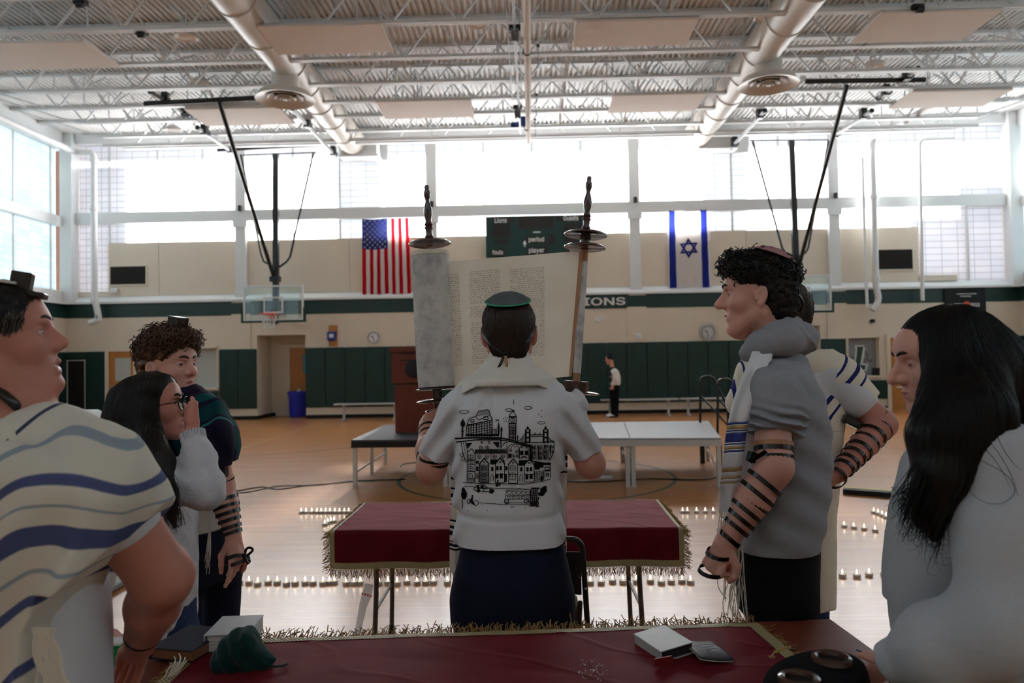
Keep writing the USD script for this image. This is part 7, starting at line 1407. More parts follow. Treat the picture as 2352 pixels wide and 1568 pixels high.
# hair, cap
Wh = lambda p: o + R @ (np.array(p, float) * s)
Hf = Field(o - [.16, .15, .13], o + [.16, .15, .17], .003); Hf.ell(Wh((0, -.012, .062)), np.array((.086, .108, .082)) * s, R, .01); Hf.ell(Wh((0, .05, .098)), np.array((.066, .05, .035)) * s, R, .02); Hf.ell(Wh((0, -.055, .0)), np.array((.074, .066, .08)) * s, R, .03); Hf.ell(Wh((0, -.06, -.055)), np.array((.05, .042, .045)) * s, R, .03)
Hf.ell(Wh((0, .1, .02)), np.array((.09, .06, .062)) * s, R, .004, sub=True)
for x in (-1, 1): Hf.ell(Wh((x * .09, .035, -.02)), np.array((.05, .065, .06)) * s, R, .01, sub=True)
Hf.fold(fold_noise(70, .006, 2)); hm = Hf.mesh(); hr_ = t.part('hair', hm, 'hair_dark', True); q = (hm[0] - o) @ R / s
curls(t, hm, (q[:, 2] > .05) & off_cap(q, 24, (0, -.018, .049), .088), 560, 'hair_dark', .0075, .02, 5, parent=hr_); curls(t, hm, (q[:, 1] > .055) & (q[:, 2] > .07), 170, 'hair_dark', .009, .028, 6, parent=hr_); hair_strands(t, hm, q[:, 2] < .07, 2600, .012, lambda p: np.array([0, 0, -1.0]), 'hair_dark', .0011, 9, parent=hr_)
kippah(t, o, R, s, 24, .07, 'suede_pink', None, cr=.113, off=(0, -.018, .049), label='dusty pink suede skullcap with stitched seams')
t.part('head_case', rbox(Wh((0, .085, .142)), (.024, .024, .024), .002, R), 'leather')
t.part('strap_knot', tube(spline([Wh((-.03, -.115, .0)), Wh((-.02, -.128, -.03)), Wh((-.015, -.118, -.05))], 8), .004, 6), 'leather')
# ------------------------------------------------------------------ the person behind him
YP = 2.82; A = lambda px, py, Y=YP: at(px, py, Y=Y)
t = Thing('person', 'person half hidden behind the boy in grey, striped shawl and strapped bent arm', 'person', (A(1835, 1300)[0], YP, 0)); o = A(1796, 722); R = head_frame(25); fw = unit((-.42, .9, 0)); sd = np.array([fw[1], -fw[0], 0])
F = Field(o - [.13, .15, .22], o + [.13, .15, .16], .005); head_field(F, o, R, 1.0); F.cone(o + R @ [0, -.03, -.05], A(1812, 830), .055, .06, .03)
S_, E_, W_ = A(1915, 868, 2.78), A(2026, 974, 2.72), A(1925, 1088, 2.6)
B = fld([S_, E_, W_], .005, .12); arm([B], S_, E_, W_, (.056, .047, .044, .03)); hf = unit(A(1885, 1118, 2.58) - W_); hand_field(B, W_, hf, unit((.2, -1, .3)), unit((.5, 0, 1)), curl=(35, 45, 25))
S2 = A(1740, 868, 2.86); E2, W2 = A(1700, 1010, 2.9), A(1740, 1120, 2.8); B2 = fld([S2, E2, W2], .009, .1); arm([B2], S2, E2, W2); hand_field(B2, W2, unit((.3, 0, -1)), unit((0, -1, 0)), unit((1, 0, 0)))
t.part('body', cat_(F.mesh(), B.mesh(), B2.mesh(), body_core((A(1812, 1300)[0], YP), A(1815, 845), fw, w=.12)), 'skin_warm', True); eyes(t, o, R, 1.0)
Hf = Field(o - [.13, .15, .13], o + [.13, .15, .17], .004); Hf.ell(o + R @ [0, -.02, .045], (.084, .1, .085), R); Hf.ell(o + R @ [0, -.05, -.01], (.074, .068, .075), R, .03); Hf.ell(o + R @ [0, .09, -.03], (.1, .09, .1), R, .01, sub=True); Hf.fold(fold_noise(50, .004, 4, (1, 1, .3))); hm = Hf.mesh(); hr_ = t.part('hair', hm, 'hair_brown', True); hair_strands(t, hm, hm[0][:, 2] < o[2] + .08, 900, .03, lambda p: np.array([0, 0, -1.0]), 'hair_brown', .0013, 4, parent=hr_)
T2 = fld([A(1780, 1180), A(1940, 870), S_ + (E_ - S_) * .5], .007, .14); T2.loft([(A(c, y), w, d, sd) for y, c, w, d in ((1180, 1812, .15, .11), (1050, 1818, .15, .11), (930, 1835, .17, .115), (860, 1832, .12, .09))], .03); T2.cone(S_, S_ + (E_ - S_) * .5, .072, .068, .04); T2.fold(fold_noise(9, .006, 5)); t.part('t_shirt', T2.mesh(), 'tee_white', True)
legs(t, A(1812, 1300), .08, A(1838, 1190)[2], 'denim', fwd=fw, top=(.145, .115), out=(.09, .078, .07))
SH = fld([A(1700, 880), A(1990, 915), A(1900, 1400), A(1900, 1200, 2.74)], .006, .12)
SH.cone(A(1812, 815), A(1860, 830), .085, .075, .04); SH.cone(A(1860, 830), A(1930, 868, 2.78), .075, .075, .04); SH.cone(A(1930, 868, 2.78), A(1988, 922, 2.75), .075, .06, .03); SH.cone(A(1812, 815), A(1740, 862, 2.86), .085, .075, .04); SH.cone(A(1740, 862, 2.86), A(1700, 925, 2.88), .075, .055, .04)
d = unit(A(1988, 922, 2.75) - A(1930, 868, 2.78)); SH.cut(A(1994, 926, 2.75), d)
SH.loft([(A(1897, 1402, 2.70), .042, .018, (1, .3, 0)), (A(1897, 1250, 2.70), .045, .02, (1, .3, 0)), (A(1900, 1120, 2.71), .05, .022, (1, .3, 0)), (A(1912, 980, 2.74), .05, .03, (1, .3, 0)), (A(1912, 870, 2.78), .06, .04, (1, .3, 0))], .03)
SH.fold(lambda x, y, z: .007 * (2 * meshkit.fbm(np.stack([x * 12, y * 9, z * 5], -1), 3, 3) - 1)); 
stripe_mat('shawl_cream', (232, 224, 208), [(.30, .335, (40, 46, 110)), (.47, .535, (40, 46, 110)), (.66, .70, (40, 46, 110))], 1)
m = SH.mesh(); a0, a1 = A(1860, 826), A(1990, 915); ax = unit(a1 - a0); L0 = np.linalg.norm(a1 - a0); wv = ((m[0] - a0) @ ax) / L0 + .12 * np.clip((A(1900, 850)[2] - m[0][:, 2]) / .2, 0, 1) * 0 + .30 * np.clip((A(1900, 850)[2] - m[0][:, 2]), 0, .16) / L0 * .6
wl = np.clip((A(1720, 880)[0] - m[0][:, 0]) / .13, 0, 1) * .8; wv = np.where(m[0][:, 0] < A(1790, 860)[0], .2 + wl, wv); wv = np.where(m[0][:, 2] < A(1900, 985)[2], .05, wv)
sp_ = t.part('prayer_shawl', m, 'shawl_cream', True); primvar(sp_, 'weave', np.clip(wv, 0, 1))
for b in bands(E_, W_, lambda q: np.interp(q, [0, .4, 1], [.0485, .046, .0305]), 0, (.1, .25, .4, .54, .66, .78, .88), .012, .003, 8): t.part('arm_strap', b, 'leather')
t.part('arm_strap', bands(S_, E_, .054, .048, (.86,), .013, .003, 18)[0], 'leather'); t.part('hand_strap', bands(W_, W_ + hf * .08, .036, .036, (.3, .7), .011, .003, 30)[0], 'leather'); t.part('arm_case', rbox(S_ * .42 + E_ * .58 + np.array([-.05, -.02, -.06]), (.07, .06, .03), .006, rotm([0, 1, 0], 28)), 'leather')
# ------------------------------------------------------------------ the long-haired girl at the right edge
YG = 1.68; A = lambda px, py, Y=YG: at(px, py, Y=Y)
t = Thing('person', 'girl with long straight black hair in a pale grey sweatshirt at the right edge', 'person', (A(2200, 1300)[0], YG, 0)); o = A(2168, 836); R = head_frame(84, -7, 0); s = .95
F = Field(o - [.15, .14, .25], o + [.15, .14, .15], .0025); head_field(F, o, R, s, nose=1.3, jaw=.92, brow=.6, lips=1.1, nose_drop=.004, chin=.9, lid=.4); F.cone(o + R @ [0, -.03, -.05], A(2200, 1010), .045, .055, .03); hd = F.mesh()
W_, E_, S_ = A(2040, 1526, 1.61), A(2335, 1432, 1.42), A(2300, 1065, 1.50); tip = A(1994, 1560, 1.68)
B = fld([W_, tip], .003, .07); hf = unit(tip - W_); hand_field(B, W_ + hf * .01, hf, unit((0, .2, 1)), unit((.2, 1, .1)), curl=(25, 30, 20), thumb=(5, 5), s=.9); B.cone(W_ - hf * .06, W_, .03, .026, .01)
tp = tip + np.array([-.0, -.03, .004])
S2, E2, W2 = A(2270, 1060, 1.9), A(2230, 1400, 2.0), A(2110, 1500, 1.95); B2 = fld([S2, E2, W2], .009, .1); arm([B2], S2, E2, W2, (.04, .036, .036, .024)); hand_field(B2, W2, unit((-.8, -.4, -.2)), unit((0, 0, 1)), unit((0, -1, 0)), s=.88)
t.part('body', cat_(hd, B.mesh(), B2.mesh(), body_core((A(2200, 1300)[0], 1.74), A(2208, 1010, 1.7), (-1, .05, 0), w=.09, d=.08)), 'skin_pale', True); head_paint(t, hd, o, R, s); eyes(t, o, R, s, look=(0, 0, -.35), brow_w=.8, brow='hair_black')
# sweatshirt
G = fld([A(2040, 1560), A(2352, 960), E_, S_, W_], .006, .14)
G.loft([(A(2215, 1640, 1.73), .13, .13, (0, 1, 0)), (A(2208, 1500, 1.73), .13, .138, (0, 1, 0)), (A(2196, 1370, 1.73), .13, .155, (0, 1, 0)), (A(2200, 1200, 1.72), .155, .137, (0, 1, 0)), (A(2222, 1080, 1.7), .18, .115, (0, 1, 0)), (A(2225, 1010), .14, .085, (0, 1, 0)), (A(2212, 975), .075, .07, (0, 1, 0))], .04)
for a, b, c in ((S_, E_, W_), (S2, E2, W2)): G.cone(a, a * .5 + b * .5, .085, .085, .06); G.cone(a * .5 + b * .5, b, .088, .09, .04); G.cone(b, b * .45 + c * .55, .092, .082, .04); G.cone(b * .45 + c * .55, b * .12 + c * .88, .082, .05, .03); G.cone(b * .12 + c * .88, c, .042, .040, .012)
G.fold(lambda x, y, z: .011 * (2 * meshkit.fbm(np.stack([x * 7, y * 7, z * 5], -1), 3, 7) - 1) + .012 * np.sin((x * 1.0 - z * .8) * 38 + 3 * meshkit.noise(np.stack([x * 6, y * 6, z * 6], -1), 2)) * np.clip((1.12 - z) / .12, 0, 1) * (x > A(2120, 1400)[0]) * np.clip((z - .84) / .06, 0, 1)); ax_ = [(G.lo[k] + G.h * np.arange(G.n[k])).astype(np.float32) for k in range(3)]; gx, gy, gz = np.meshgrid(*ax_, indexing='ij', sparse=True)
d = unit(W_ - E_); p = W_ + d * .002; pl = (gx - p[0]) * d[0] + (gy - p[1]) * d[1] + (gz - p[2]) * d[2]; G.v = np.where((gz < p[2] + .09) & (gx < p[0] + .1) & (gy < 1.86), np.maximum(G.v, pl), G.v).astype(np.float32); G.cut((0, 0, .68), (0, 0, -1)); t.part('sweatshirt', G.mesh(), 'oat_fleece', True)
legs(t, A(2195, 1300), .09, .80, 'black_cloth', fwd=(-1, .05, 0))
mat('nail_blue', (28, 58, 78), .15, .6)
q0, q1, q2 = A(2024, 1516, 1.60), A(1998, 1508, 1.61), A(1976, 1502, 1.62); Tm = fld([q0, q2], .0022, .03); Tm.cone(q0, q1, .0125, .011, .005); Tm.cone(q1, q2, .011, .0085, .004); th = t.part('thumb', Tm.mesh(), 'skin_pale', True); d = unit(q2 - q1); fr3 = frame(d); v, f = arr(trimesh.creation.icosphere(2, 1.0)); t.part('nail', ((v * [.006, .0085, .0022]) @ np.stack([fr3[:, 0], d, fr3[:, 2]]) + q2 + fr3[:, 2] * .007 + d * .0015, f), 'nail_blue', True, label='dark blue nail', parent=th)
# hair: a smooth mass with long strands
Wh = lambda p: o + R @ (np.array(p, float) * s)
Hf = fld([o, A(2330, 1000, 1.62), A(2110, 1250, 1.5)], .0045, .16)
Hf.ell(Wh((0, -.018, .05)), np.array((.086, .108, .088)) * s, R, .01); Hf.ell(Wh((0, -.065, -.02)), np.array((.082, .075, .10)) * s, R, .05)
Hf.cone(Wh((-.062, .012, .02)), A(2160, 1000, 1.52), .042, .055, .05); Hf.cone(A(2160, 1000, 1.52), A(2135, 1140, 1.53), .055, .03, .04); Hf.cone(A(2135, 1140, 1.53), A(2120, 1220, 1.54), .03, .006, .03)
Hf.cone(Wh((-.06, -.06, -.02)), A(2240, 960, 1.52), .05, .06, .05); Hf.cone(A(2240, 960, 1.52), A(2175, 1090, 1.49), .055, .035, .05); Hf.cone(Wh((-.02, -.1, -.03)), A(2315, 960, 1.66), .06, .055, .05); Hf.cone(A(2315, 960, 1.66), A(2365, 1080, 1.66), .05, .03, .04); Hf.cone(Wh((0, -.1, 0)), A(2290, 1080, 1.86), .06, .04, .04)
Hf.cone(A(2175, 1090, 1.49), A(2150, 1230, 1.5), .03, .008, .04)
Hf.ell(Wh((.012, .098, -.03)), np.array((.085, .058, .115)) * s, R, .006, sub=True); Hf.fold(fold_noise(34, .004, 3, (1, 1, .12)))
hm = Hf.mesh(); hr_ = t.part('hair', hm, 'hair_black', True); q = (hm[0] - o) @ R / s
r_ = np.random.default_rng(12); crown = Wh((0, -.03, .13))
def flow(p):
    w = (p - o) @ R / s; rad = unit(p - crown); rad = R @ np.array([w[0] * 3, min(w[1] * 2 - .02, .2), 0]) if w[2] > .07 else np.zeros(3); return unit(rad * .6 + np.array([-.10 if p[0] < A(2190, 900)[0] else .04, 0, -1.0]))
hair_strands(t, hm, (q[:, 2] > -.05) & (q[:, 1] < .06), 4200, .16, flow, 'hair_black', .0010, 2, wig=.02, k=10, parent=hr_, spread=.05); hair_strands(t, hm, (q[:, 2] <= .0) & (q[:, 1] < .08), 4200, .16, lambda p: np.array([-.10 if p[0] < A(2230, 1000)[0] else .08, 0, -1.0]), 'hair_black', .0010, 3, wig=.02, k=10, parent=hr_, spread=.05)
loose = []
for k in range(420):
    x0, y0 = r_.uniform(2105, 2200), r_.uniform(1040, 1130); x1 = 2062 + (x0 - 2105) * .95 + r_.normal(0, 14); y1 = 1165 + (x1 - 2060) * .75 + r_.normal(0, 28); Y0 = 1.5 + r_.normal(0, .012)
    c = [A(x0, y0, Y0), A(x0 * .6 + x1 * .4 + r_.normal(0, 4), y0 * .6 + y1 * .4, Y0 - .006), A(x0 * .25 + x1 * .75, y0 * .25 + y1 * .75, Y0), A(x1, y1, Y0 + .01), A(x1 + r_.normal(4, 14), y1 + r_.uniform(0, 22), Y0 + .014)]; loose.append(spline(c, 14))
for pts in ([(2230, 1020), (2260, 1060), (2310, 1090), (2330, 1130), (2300, 1155), (2240, 1140), (2212, 1100)], [(2260, 1000), (2300, 1050), (2330, 1110), (2340, 1150)], [(2285, 980), (2310, 1040), (2345, 1080)], [(2240, 1010), (2280, 1050), (2320, 1120)]): loose.append(spline([A(a, b, 1.40) for a, b in pts], 30))
strands(t, 'loose_ends', loose, .0012, 'hair_black', parent=hr_)
e_ = A(2170, 1073, 1.46); t.part('pendant', lathe([(0, -.004), (.004, 0), (0, .004)], 10, e_), 'gold_braid', 40)
# ------------------------------------------------------------------ the curly-haired boy at left
YC = 2.74; A = lambda px, py, Y=YC: at(px, py, Y=Y)
t = Thing('person', 'curly-haired boy in dark clothes with black head case and strapped hanging arm, at left', 'person', (A(445, 1300)[0], YC, 0)); o = A(390, 848); R = head_frame(-109, 4, 0); s = .98; fw = unit((.86, -.35, 0)); sd = np.array([fw[1], -fw[0], 0])
F = Field(o - [.16, .16, .25], o + [.16, .16, .16], .0025); head_field(F, o, R, s, nose=.95, jaw=1.02, mouth=.005, lips=1.0, chin=1.0); F.cone(o + R @ [0, -.03, -.06], A(425, 960), .054, .058, .03); hd = F.mesh()
S_, E_, W_ = A(487, 985, 2.62), A(508, 1110, 2.66), A(536, 1232, 2.62); hf = unit(A(549, 1300, 2.60) - W_)
B = fld([S_, E_, W_, W_ + hf * .19], .0035, .07); arm([B], S_, E_, W_, (.05, .041, .042, .027)); fg = hand_field(B, W_, hf, unit((.85, -.2, .35)), unit((-.35, -.9, 0)), spread=.30, thumb=(10, 10), thumb_dir=unit((-.55, -.3, -.9)), per=[(8, 12, 8), (30, 20, 10), (45, 30, 15), (18, 20, 15)])
S2, E2, W2 = A(410, 985, 2.98), A(400, 1110, 3.0), A(430, 1220, 2.95); B2 = fld([S2, E2, W2], .009, .1); arm([B2], S2, E2, W2); hand_field(B2, W2, unit((.2, 0, -1)), unit((-1, 0, 0)), unit((0, -1, 0)))
t.part('body', cat_(hd, B.mesh(), B2.mesh(), body_core((A(440, 1300)[0], YC), A(430, 985), fw)), 'skin_pale', True); head_paint(t, hd, o, R, s, ml=.005); eyes(t, o, R, s, iris='iris_brown', brow='hair_brown', look=(.1, 0, .1), brow_w=1.1)
mat('inner_mouth', (58, 26, 26), .6, .2); t.part('mouth', place(lathe([(0, .0), (.010, -.001), (.013, -.004)], 14), o + R @ (np.array([0, .0895, -.0605]) * s), R[:, 0] * 1.2, R[:, 2] * .38, R[:, 1]), 'inner_mouth', True)
Wh = lambda p: o + R @ (np.array(p, float) * s)
Hf = Field(o - [.17, .17, .10], o + [.17, .17, .19], .0032); Hf.ell(Wh((0, -.012, .07)), np.array((.094, .115, .09)) * s, R, .01); Hf.ell(Wh((0, .06, .105)), np.array((.08, .05, .036)) * s, R, .02); Hf.ell(Wh((0, -.065, .01)), np.array((.082, .062, .075)) * s, R, .03); Hf.ell(Wh((0, .108, .008)), np.array((.10, .068, .082)) * s, R, .004, sub=True)
for x in (-1, 1): Hf.ell(Wh((x * .095, .02, -.03)), np.array((.05, .075, .075)) * s, R, .01, sub=True)
Hf.fold(fold_noise(55, .012, 2)); hm = Hf.mesh(); hr_ = t.part('hair', hm, 'hair_chestnut', True); q = (hm[0] - o) @ R / s
curls(t, hm, q[:, 2] > .05, 820, 'hair_chestnut', .008, .017, 5, parent=hr_, width=.0018); curls(t, hm, q[:, 2] > .08, 260, 'hair_chestnut', .011, .026, 6, parent=hr_, width=.0018)
t.part('head_case', rbox(Wh((.01, .062, .168)), (.052, .052, .052), .003, R @ rotm([1, 0, 0], -14)), 'leather'); t.part('case_base', rbox(Wh((.01, .05, .143)), (.072, .085, .012), .003, R @ rotm([1, 0, 0], -14)), 'leather'); t.part('head_strap', ribbon(spline([Wh((-.02, .01, .152)), Wh((-.07, -.04, .13)), Wh((-.095, -.08, .07))], 10), .01, .002, R @ [-.5, 0, 1]), 'leather')
kippah(t, o, R, s, 22, .055, 'tee_white', None, cr=.115, off=(0, -.02, .052), seams=False, label='small pale skullcap behind the head case')
# dark top, teal shawl, pale shirt tail, trousers
G = fld([A(380, 1260), A(520, 930), S_, E_, S2], .006, .14); G.loft([(A(452, y), w, d, sd) for y, w, d in ((1225, .15, .10), (1120, .145, .098), (1040, .12, .08))], .03); G.fold(fold_noise(9, .004, 5)); G.cut(A(452, 1215), (0, 0, -1)); t.part('shirt', G.mesh(), 'wool_cream', True)
SH = fld([A(400, 900), A(520, 1080), S2, S_], .005, .14)
SH.cone(A(428, 935), A(470, 955, 2.68), .085, .07, .04); SH.cone(A(470, 955, 2.68), S_ + [.0, 0, -.02], .07, .066, .05); SH.cone(S_ + [0, 0, -.02], A(498, 1052, 2.62), .066, .058, .04); SH.cone(A(428, 935), S2, .08, .075, .04); SH.loft([(A(452, 1130, 2.73), .155, .112, sd), (A(450, 1000, 2.72), .17, .118, sd), (A(438, 940), .12, .08, sd)], .03)
SH.fold(lambda x, y, z: .006 * (2 * meshkit.fbm(np.stack([x * 12, y * 10, z * 6], -1), 3, 3) - 1) + .004 * np.sin((x + z * .4) * 110) * (z < 1.5)); SH.cut(A(500, 1072, 2.62), unit((.1, 0, -1)))
stripe_mat('shawl_dark', (32, 26, 46), [(.42, .52, (14, 74, 76)), (.56, .72, (12, 62, 66)), (.75, .78, (40, 110, 110))], 1)
m = SH.mesh(); a0, a1 = A(430, 930), A(535, 1010, 2.6); ax = unit(a1 - a0); q_ = t.part('prayer_shawl', m, 'shawl_dark', True); primvar(q_, 'weave', np.clip(((m[0] - a0) @ ax) / .34 + .12 + .03 * np.sin(m[0][:, 2] * 30), 0, 1))
legs(t, A(450, 1300), .09, A(450, 1232)[2], 'navy_cloth', fwd=fw, top=(.16, .115))
t.part('tassel_strings', cat_(*[tube(spline([A(481, 1195, 2.6), A(481 + k, 1230, 2.6), A(476 + 2 * k, 1290 + 14 * (k % 3), 2.6)], 8), .0012, 4, cap=False) for k in range(-3, 4)]), 'fringe_cream', kind='stuff')
for b in bands(E_, W_, lambda q: np.interp(q, [0, .4, 1], [.044, .0435, .028]), 0, (.3, .43, .56, .69, .82, .92), .013, .003, 6): t.part('arm_strap', b, 'leather')
t.part('arm_case', rbox(A(511, 1084, 2.62), (.032, .034, .036), .003), 'leather'); t.part('arm_strap', bands(S_ * .1 + E_ * .9, E_, .044, .044, (.2,), .012, .003, 5)[0], 'leather'); kn = W_ + hf * .085
for a in (-25, 15): t.part('hand_strap', bands(kn - hf * .012, kn + hf * .012, .037, .035, (.5,), .013, .004, a)[0], 'leather')
t.part('strap_coil', tube(spline([kn + [.03, -.02, .01], kn + [.05, -.02, .03], kn + [.06, -.02, .045], kn + [.045, -.02, .05], kn + [.035, -.025, .03], kn + [.05, -.03, .0]], 24), .0045, 7, flat=.5), 'leather', True)
# ------------------------------------------------------------------ the girl with glasses
YL = 2.46; A = lambda px, py, Y=YL: at(px, py, Y=Y)
t = Thing('person', 'girl with long dark hair and glasses in a white cable-knit sweater, hand at her face', 'person', (A(378, 1300)[0], YL, 0)); o = A(350, 942); R = head_frame(-80, 9, 0); s = .94; fw = unit((.97, .15, 0)); sd = np.array([fw[1], -fw[0], 0])
F = Field(o - [.15, .14, .24], o + [.15, .14, .15], .0025); head_field(F, o, R, s, nose=.95, jaw=.95, brow=.6, lips=1.15, mouth=.004, chin=.9); F.cone(o + R @ [0, -.03, -.05], A(352, 1062), .045, .05, .03); hd = F.mesh()
W_, E_, S_ = A(442, 996, 2.36), A(474, 1128, 2.30), A(372, 1112, 2.30); hc = A(442, 962, 2.38)
B = fld([W_, hc], .003, .11); hf = unit(hc + [.0, 0, .02] - W_); hand_field(B, W_, hf, unit((.75, -.6, .1)), unit((.3, -.2, .6)), curl=(88, 75, 50), thumb=(20, 20), s=.88, spread=.05); B.cone(W_ - hf * .05, W_, .028, .026, .01)
S2, E2, W2 = A(372, 1100, 2.64), A(380, 1240, 2.7), A(410, 1330, 2.62); B2 = fld([S2, E2, W2], .009, .1); arm([B2], S2, E2, W2, (.04, .036, .036, .024)); hand_field(B2, W2, unit((.3, 0, -1)), unit((0, 1, 0)), unit((1, 0, 0)), s=.88)
t.part('body', cat_(hd, B.mesh(), B2.mesh(), body_core((A(378, 1300)[0], YL), A(356, 1070), fw, w=.12, d=.075)), 'skin_warm', True); head_paint(t, hd, o, R, s, ml=.004); eyes(t, o, R, s, brow='hair_black', brow_w=1.0, look=(.1, 0, .1))
t.part('teeth', tube([o + R @ (np.array(q) * s) for q in ((-.011, .0925, -.0575), (0, .0985, -.0572), (.011, .0925, -.0575))], .0022, 6), 'tooth') if mat('tooth', (226, 220, 210), .3, .5) else None
Wh = lambda p: o + R @ (np.array(p, float) * s)
mat('frame_black', (18, 17, 18), .25, .5); gl = Thing('eyeglasses', 'black-framed glasses worn by the girl in the white sweater', 'glasses', Wh((0, .1, .01)))
for x in (-1, 1):
    a = np.linspace(0, 2 * math.pi, 33); c = [Wh((x * (.034 + .0245 * np.sign(math.cos(q)) * abs(math.cos(q)) ** .7), .111 - .004 * abs(math.cos(q)), .006 + .0215 * np.sign(math.sin(q)) * abs(math.sin(q)) ** .7)) for q in a]; gl.part('rim', tube(c, .0021, 7, cap=False), 'frame_black', True)
    cc = np.mean(c[:-1], 0); gl.part('lens', (np.vstack([cc, np.array(c[:-1])]), np.array([[0, k + 1, (k + 1) % 32 + 1] for k in range(32)])), 'hoop_glass'); gl.part('temple', tube([Wh((x * .0585, .105, .014)), Wh((x * .078, .06, .014)), Wh((x * .081, .0, .010)), Wh((x * .08, -.02, -.008))], .0019, 6), 'frame_black', True)
gl.part('bridge', tube([Wh((-.0105, .111, .012)), Wh((0, .116, .014)), Wh((.0105, .111, .012))], .0019, 6), 'frame_black', True)
# sweater
G = fld([A(350, 1450), A(500, 1060), E_, S_, W_], .005, .12); G.loft([(A(c, y), w, d, sd) for y, c, w, d in ((1445, 376, .17, .088), (1380, 378, .17, .094), (1250, 378, .165, .098), (1150, 374, .165, .10), (1092, 366, .13, .085), (1062, 356, .06, .06))], .03)
for a, b, c in ((S_, E_, W_), (S2, E2, W2)): G.cone(A(362, 1095), a, .065, .066, .05); G.cone(a, b, .062, .050, .04); G.cone(b, b * .35 + c * .65, .052, .052, .04); G.cone(b * .35 + c * .65, c, .034, .036, .018)
def cable(x, y, z):
    return .0035 * np.sin(z * 95) * np.maximum(0, np.sin((x + y) * 75)) + .006 * (2 * meshkit.fbm(np.stack([x * 9, y * 9, z * 8], -1), 3, 6) - 1)
G.fold(cable); G.cut(A(376, 1440), (0, 0, -1)); d = unit(W_ - E_); G.cut(W_ + d * .012, unit(d * .2 + np.array([0, 0, 1.0]))) if False else None
ax_ = [(G.lo[k] + G.h * np.arange(G.n[k])).astype(np.float32) for k in range(3)]; gx, gy, gz = np.meshgrid(*ax_, indexing='ij', sparse=True); p = W_ + d * .004; pl = (gx - p[0]) * d[0] + (gy - p[1]) * d[1] + (gz - p[2]) * d[2]; G.v = np.where((gx > W_[0] - .06) & (gz > W_[2] - .05), np.maximum(G.v, pl), G.v).astype(np.float32); sw = t.part('sweater', G.mesh(), 'knit_white', True)
fr3 = frame(d); rib = []
for k in range(26): a = k * 2 * math.pi / 26; rib.append(tube([W_ - d * .052 + (fr3[:, 0] * math.cos(a) + fr3[:, 2] * math.sin(a)) * .0355, W_ + d * .004 + (fr3[:, 0] * math.cos(a) + fr3[:, 2] * math.sin(a)) * .0372], .0034, 6))
t.part('cuff_ribs', cat_(*rib), 'knit_white', True, parent=sw)
legs(t, A(378, 1300), .08, A(378, 1400)[2], 'denim', fwd=fw, top=(.15, .095), out=(.085, .07, .06))
# hair
Hf = fld([o, A(300, 1240, 2.5), A(395, 1200, 2.3)], .0045, .14)
Hf.ell(Wh((0, -.02, .045)), np.array((.086, .11, .088)) * s, R, .01); Hf.ell(Wh((0, -.07, -.03)), np.array((.088, .08, .11)) * s, R, .05); Hf.ell(Wh((0, .03, .088)), np.array((.072, .048, .036)) * s, R, .04)
Hf.cone(Wh((0, -.085, -.06)), A(285, 1120), .085, .085, .05); Hf.cone(A(285, 1120), A(305, 1240), .085, .05, .05); Hf.cone(Wh((.07, .0, -.01)), A(362, 1060, 2.27), .032, .042, .04); Hf.cone(A(362, 1060, 2.27), A(384, 1140, 2.22), .04, .03, .04); Hf.cone(A(384, 1140, 2.22), A(402, 1205, 2.23), .026, .006, .03); Hf.cone(Wh((.05, -.04, -.03)), A(330, 1100, 2.34), .05, .06, .05); Hf.cone(A(330, 1100, 2.34), A(345, 1190, 2.32), .055, .03, .04)
Hf.ell(Wh((0, .095, -.035)), np.array((.12, .072, .10)) * s, R, .006, sub=True); Hf.ell(Wh((0, .1, .03)), np.array((.062, .045, .045)) * s, R, .006, sub=True); Hf.fold(fold_noise(26, .006, 3, (1, 1, .25))); hm = Hf.mesh(); hr_ = t.part('hair', hm, 'hair_dark', True); q = (hm[0] - o) @ R / s; crown = Wh((0, -.03, .13))
def flow(p): w = (p - o) @ R / s; return unit((R @ np.array([w[0] * 3, min(w[1] * 2 - .02, .25), 0]) * .6 if w[2] > .07 else np.zeros(3)) + np.array([.05 * math.sin(p[2] * 60), 0, -1.0]))
hair_strands(t, hm, (q[:, 1] < .055), 5200, .16, flow, 'hair_dark', .0011, 2, wig=.05, k=10, parent=hr_, spread=.06)
r_ = np.random.default_rng(3); loose = []
for k in range(160): x0 = r_.uniform(355, 400); x1 = x0 + r_.normal(12, 8); loose.append(spline([A(x0, 1100 + r_.normal(0, 20), 2.20), A(x0 + r_.normal(6, 5), 1140, 2.185), A(x1, 1175, 2.19), A(x1 + r_.normal(4, 6), 1190 + r_.uniform(0, 25), 2.2)], 12))
strands(t, 'loose_ends', loose, .0012, 'hair_dark', parent=hr_)
# ------------------------------------------------------------------ the man at the left edge
YM2 = 1.46; A = lambda px, py, Y=YM2: at(px, py, Y=Y)
t = Thing('person', 'man in blue-striped cream shawl at the left edge, leaning on the table', 'person', (A(60, 1300)[0], YM2, 0)); o = A(-6, 798); R = head_frame(-66, 13, 0); s = .99; fw = unit((.9, .35, 0)); sd = np.array([fw[1], -fw[0], 0])
F = Field(o - [.16, .16, .24], o + [.16, .16, .16], .0026); head_field(F, o, R, s, nose=.95, jaw=1.05, mouth=.007, lips=1.0, ear=1.05); F.cone(o + R @ [0, -.025, -.06], A(60, 990), .062, .075, .03); hd = F.mesh()
S_, E_, W_ = A(215, 1110, 1.40), A(372, 1326, 1.50), A(322, 1478, 1.66); tip = A(285, 1560, 1.82); hf = unit(tip - W_)
B = fld([S_, E_, W_, tip], .0045, .12); arm([B], S_, E_, W_, (.07, .056, .053, .034)); hand_field(B, W_ + hf * .0, hf, unit((.25, .3, .9)), unit((-.8, .5, .1)), curl=(30, 25, 15), spread=.2, s=1.05)
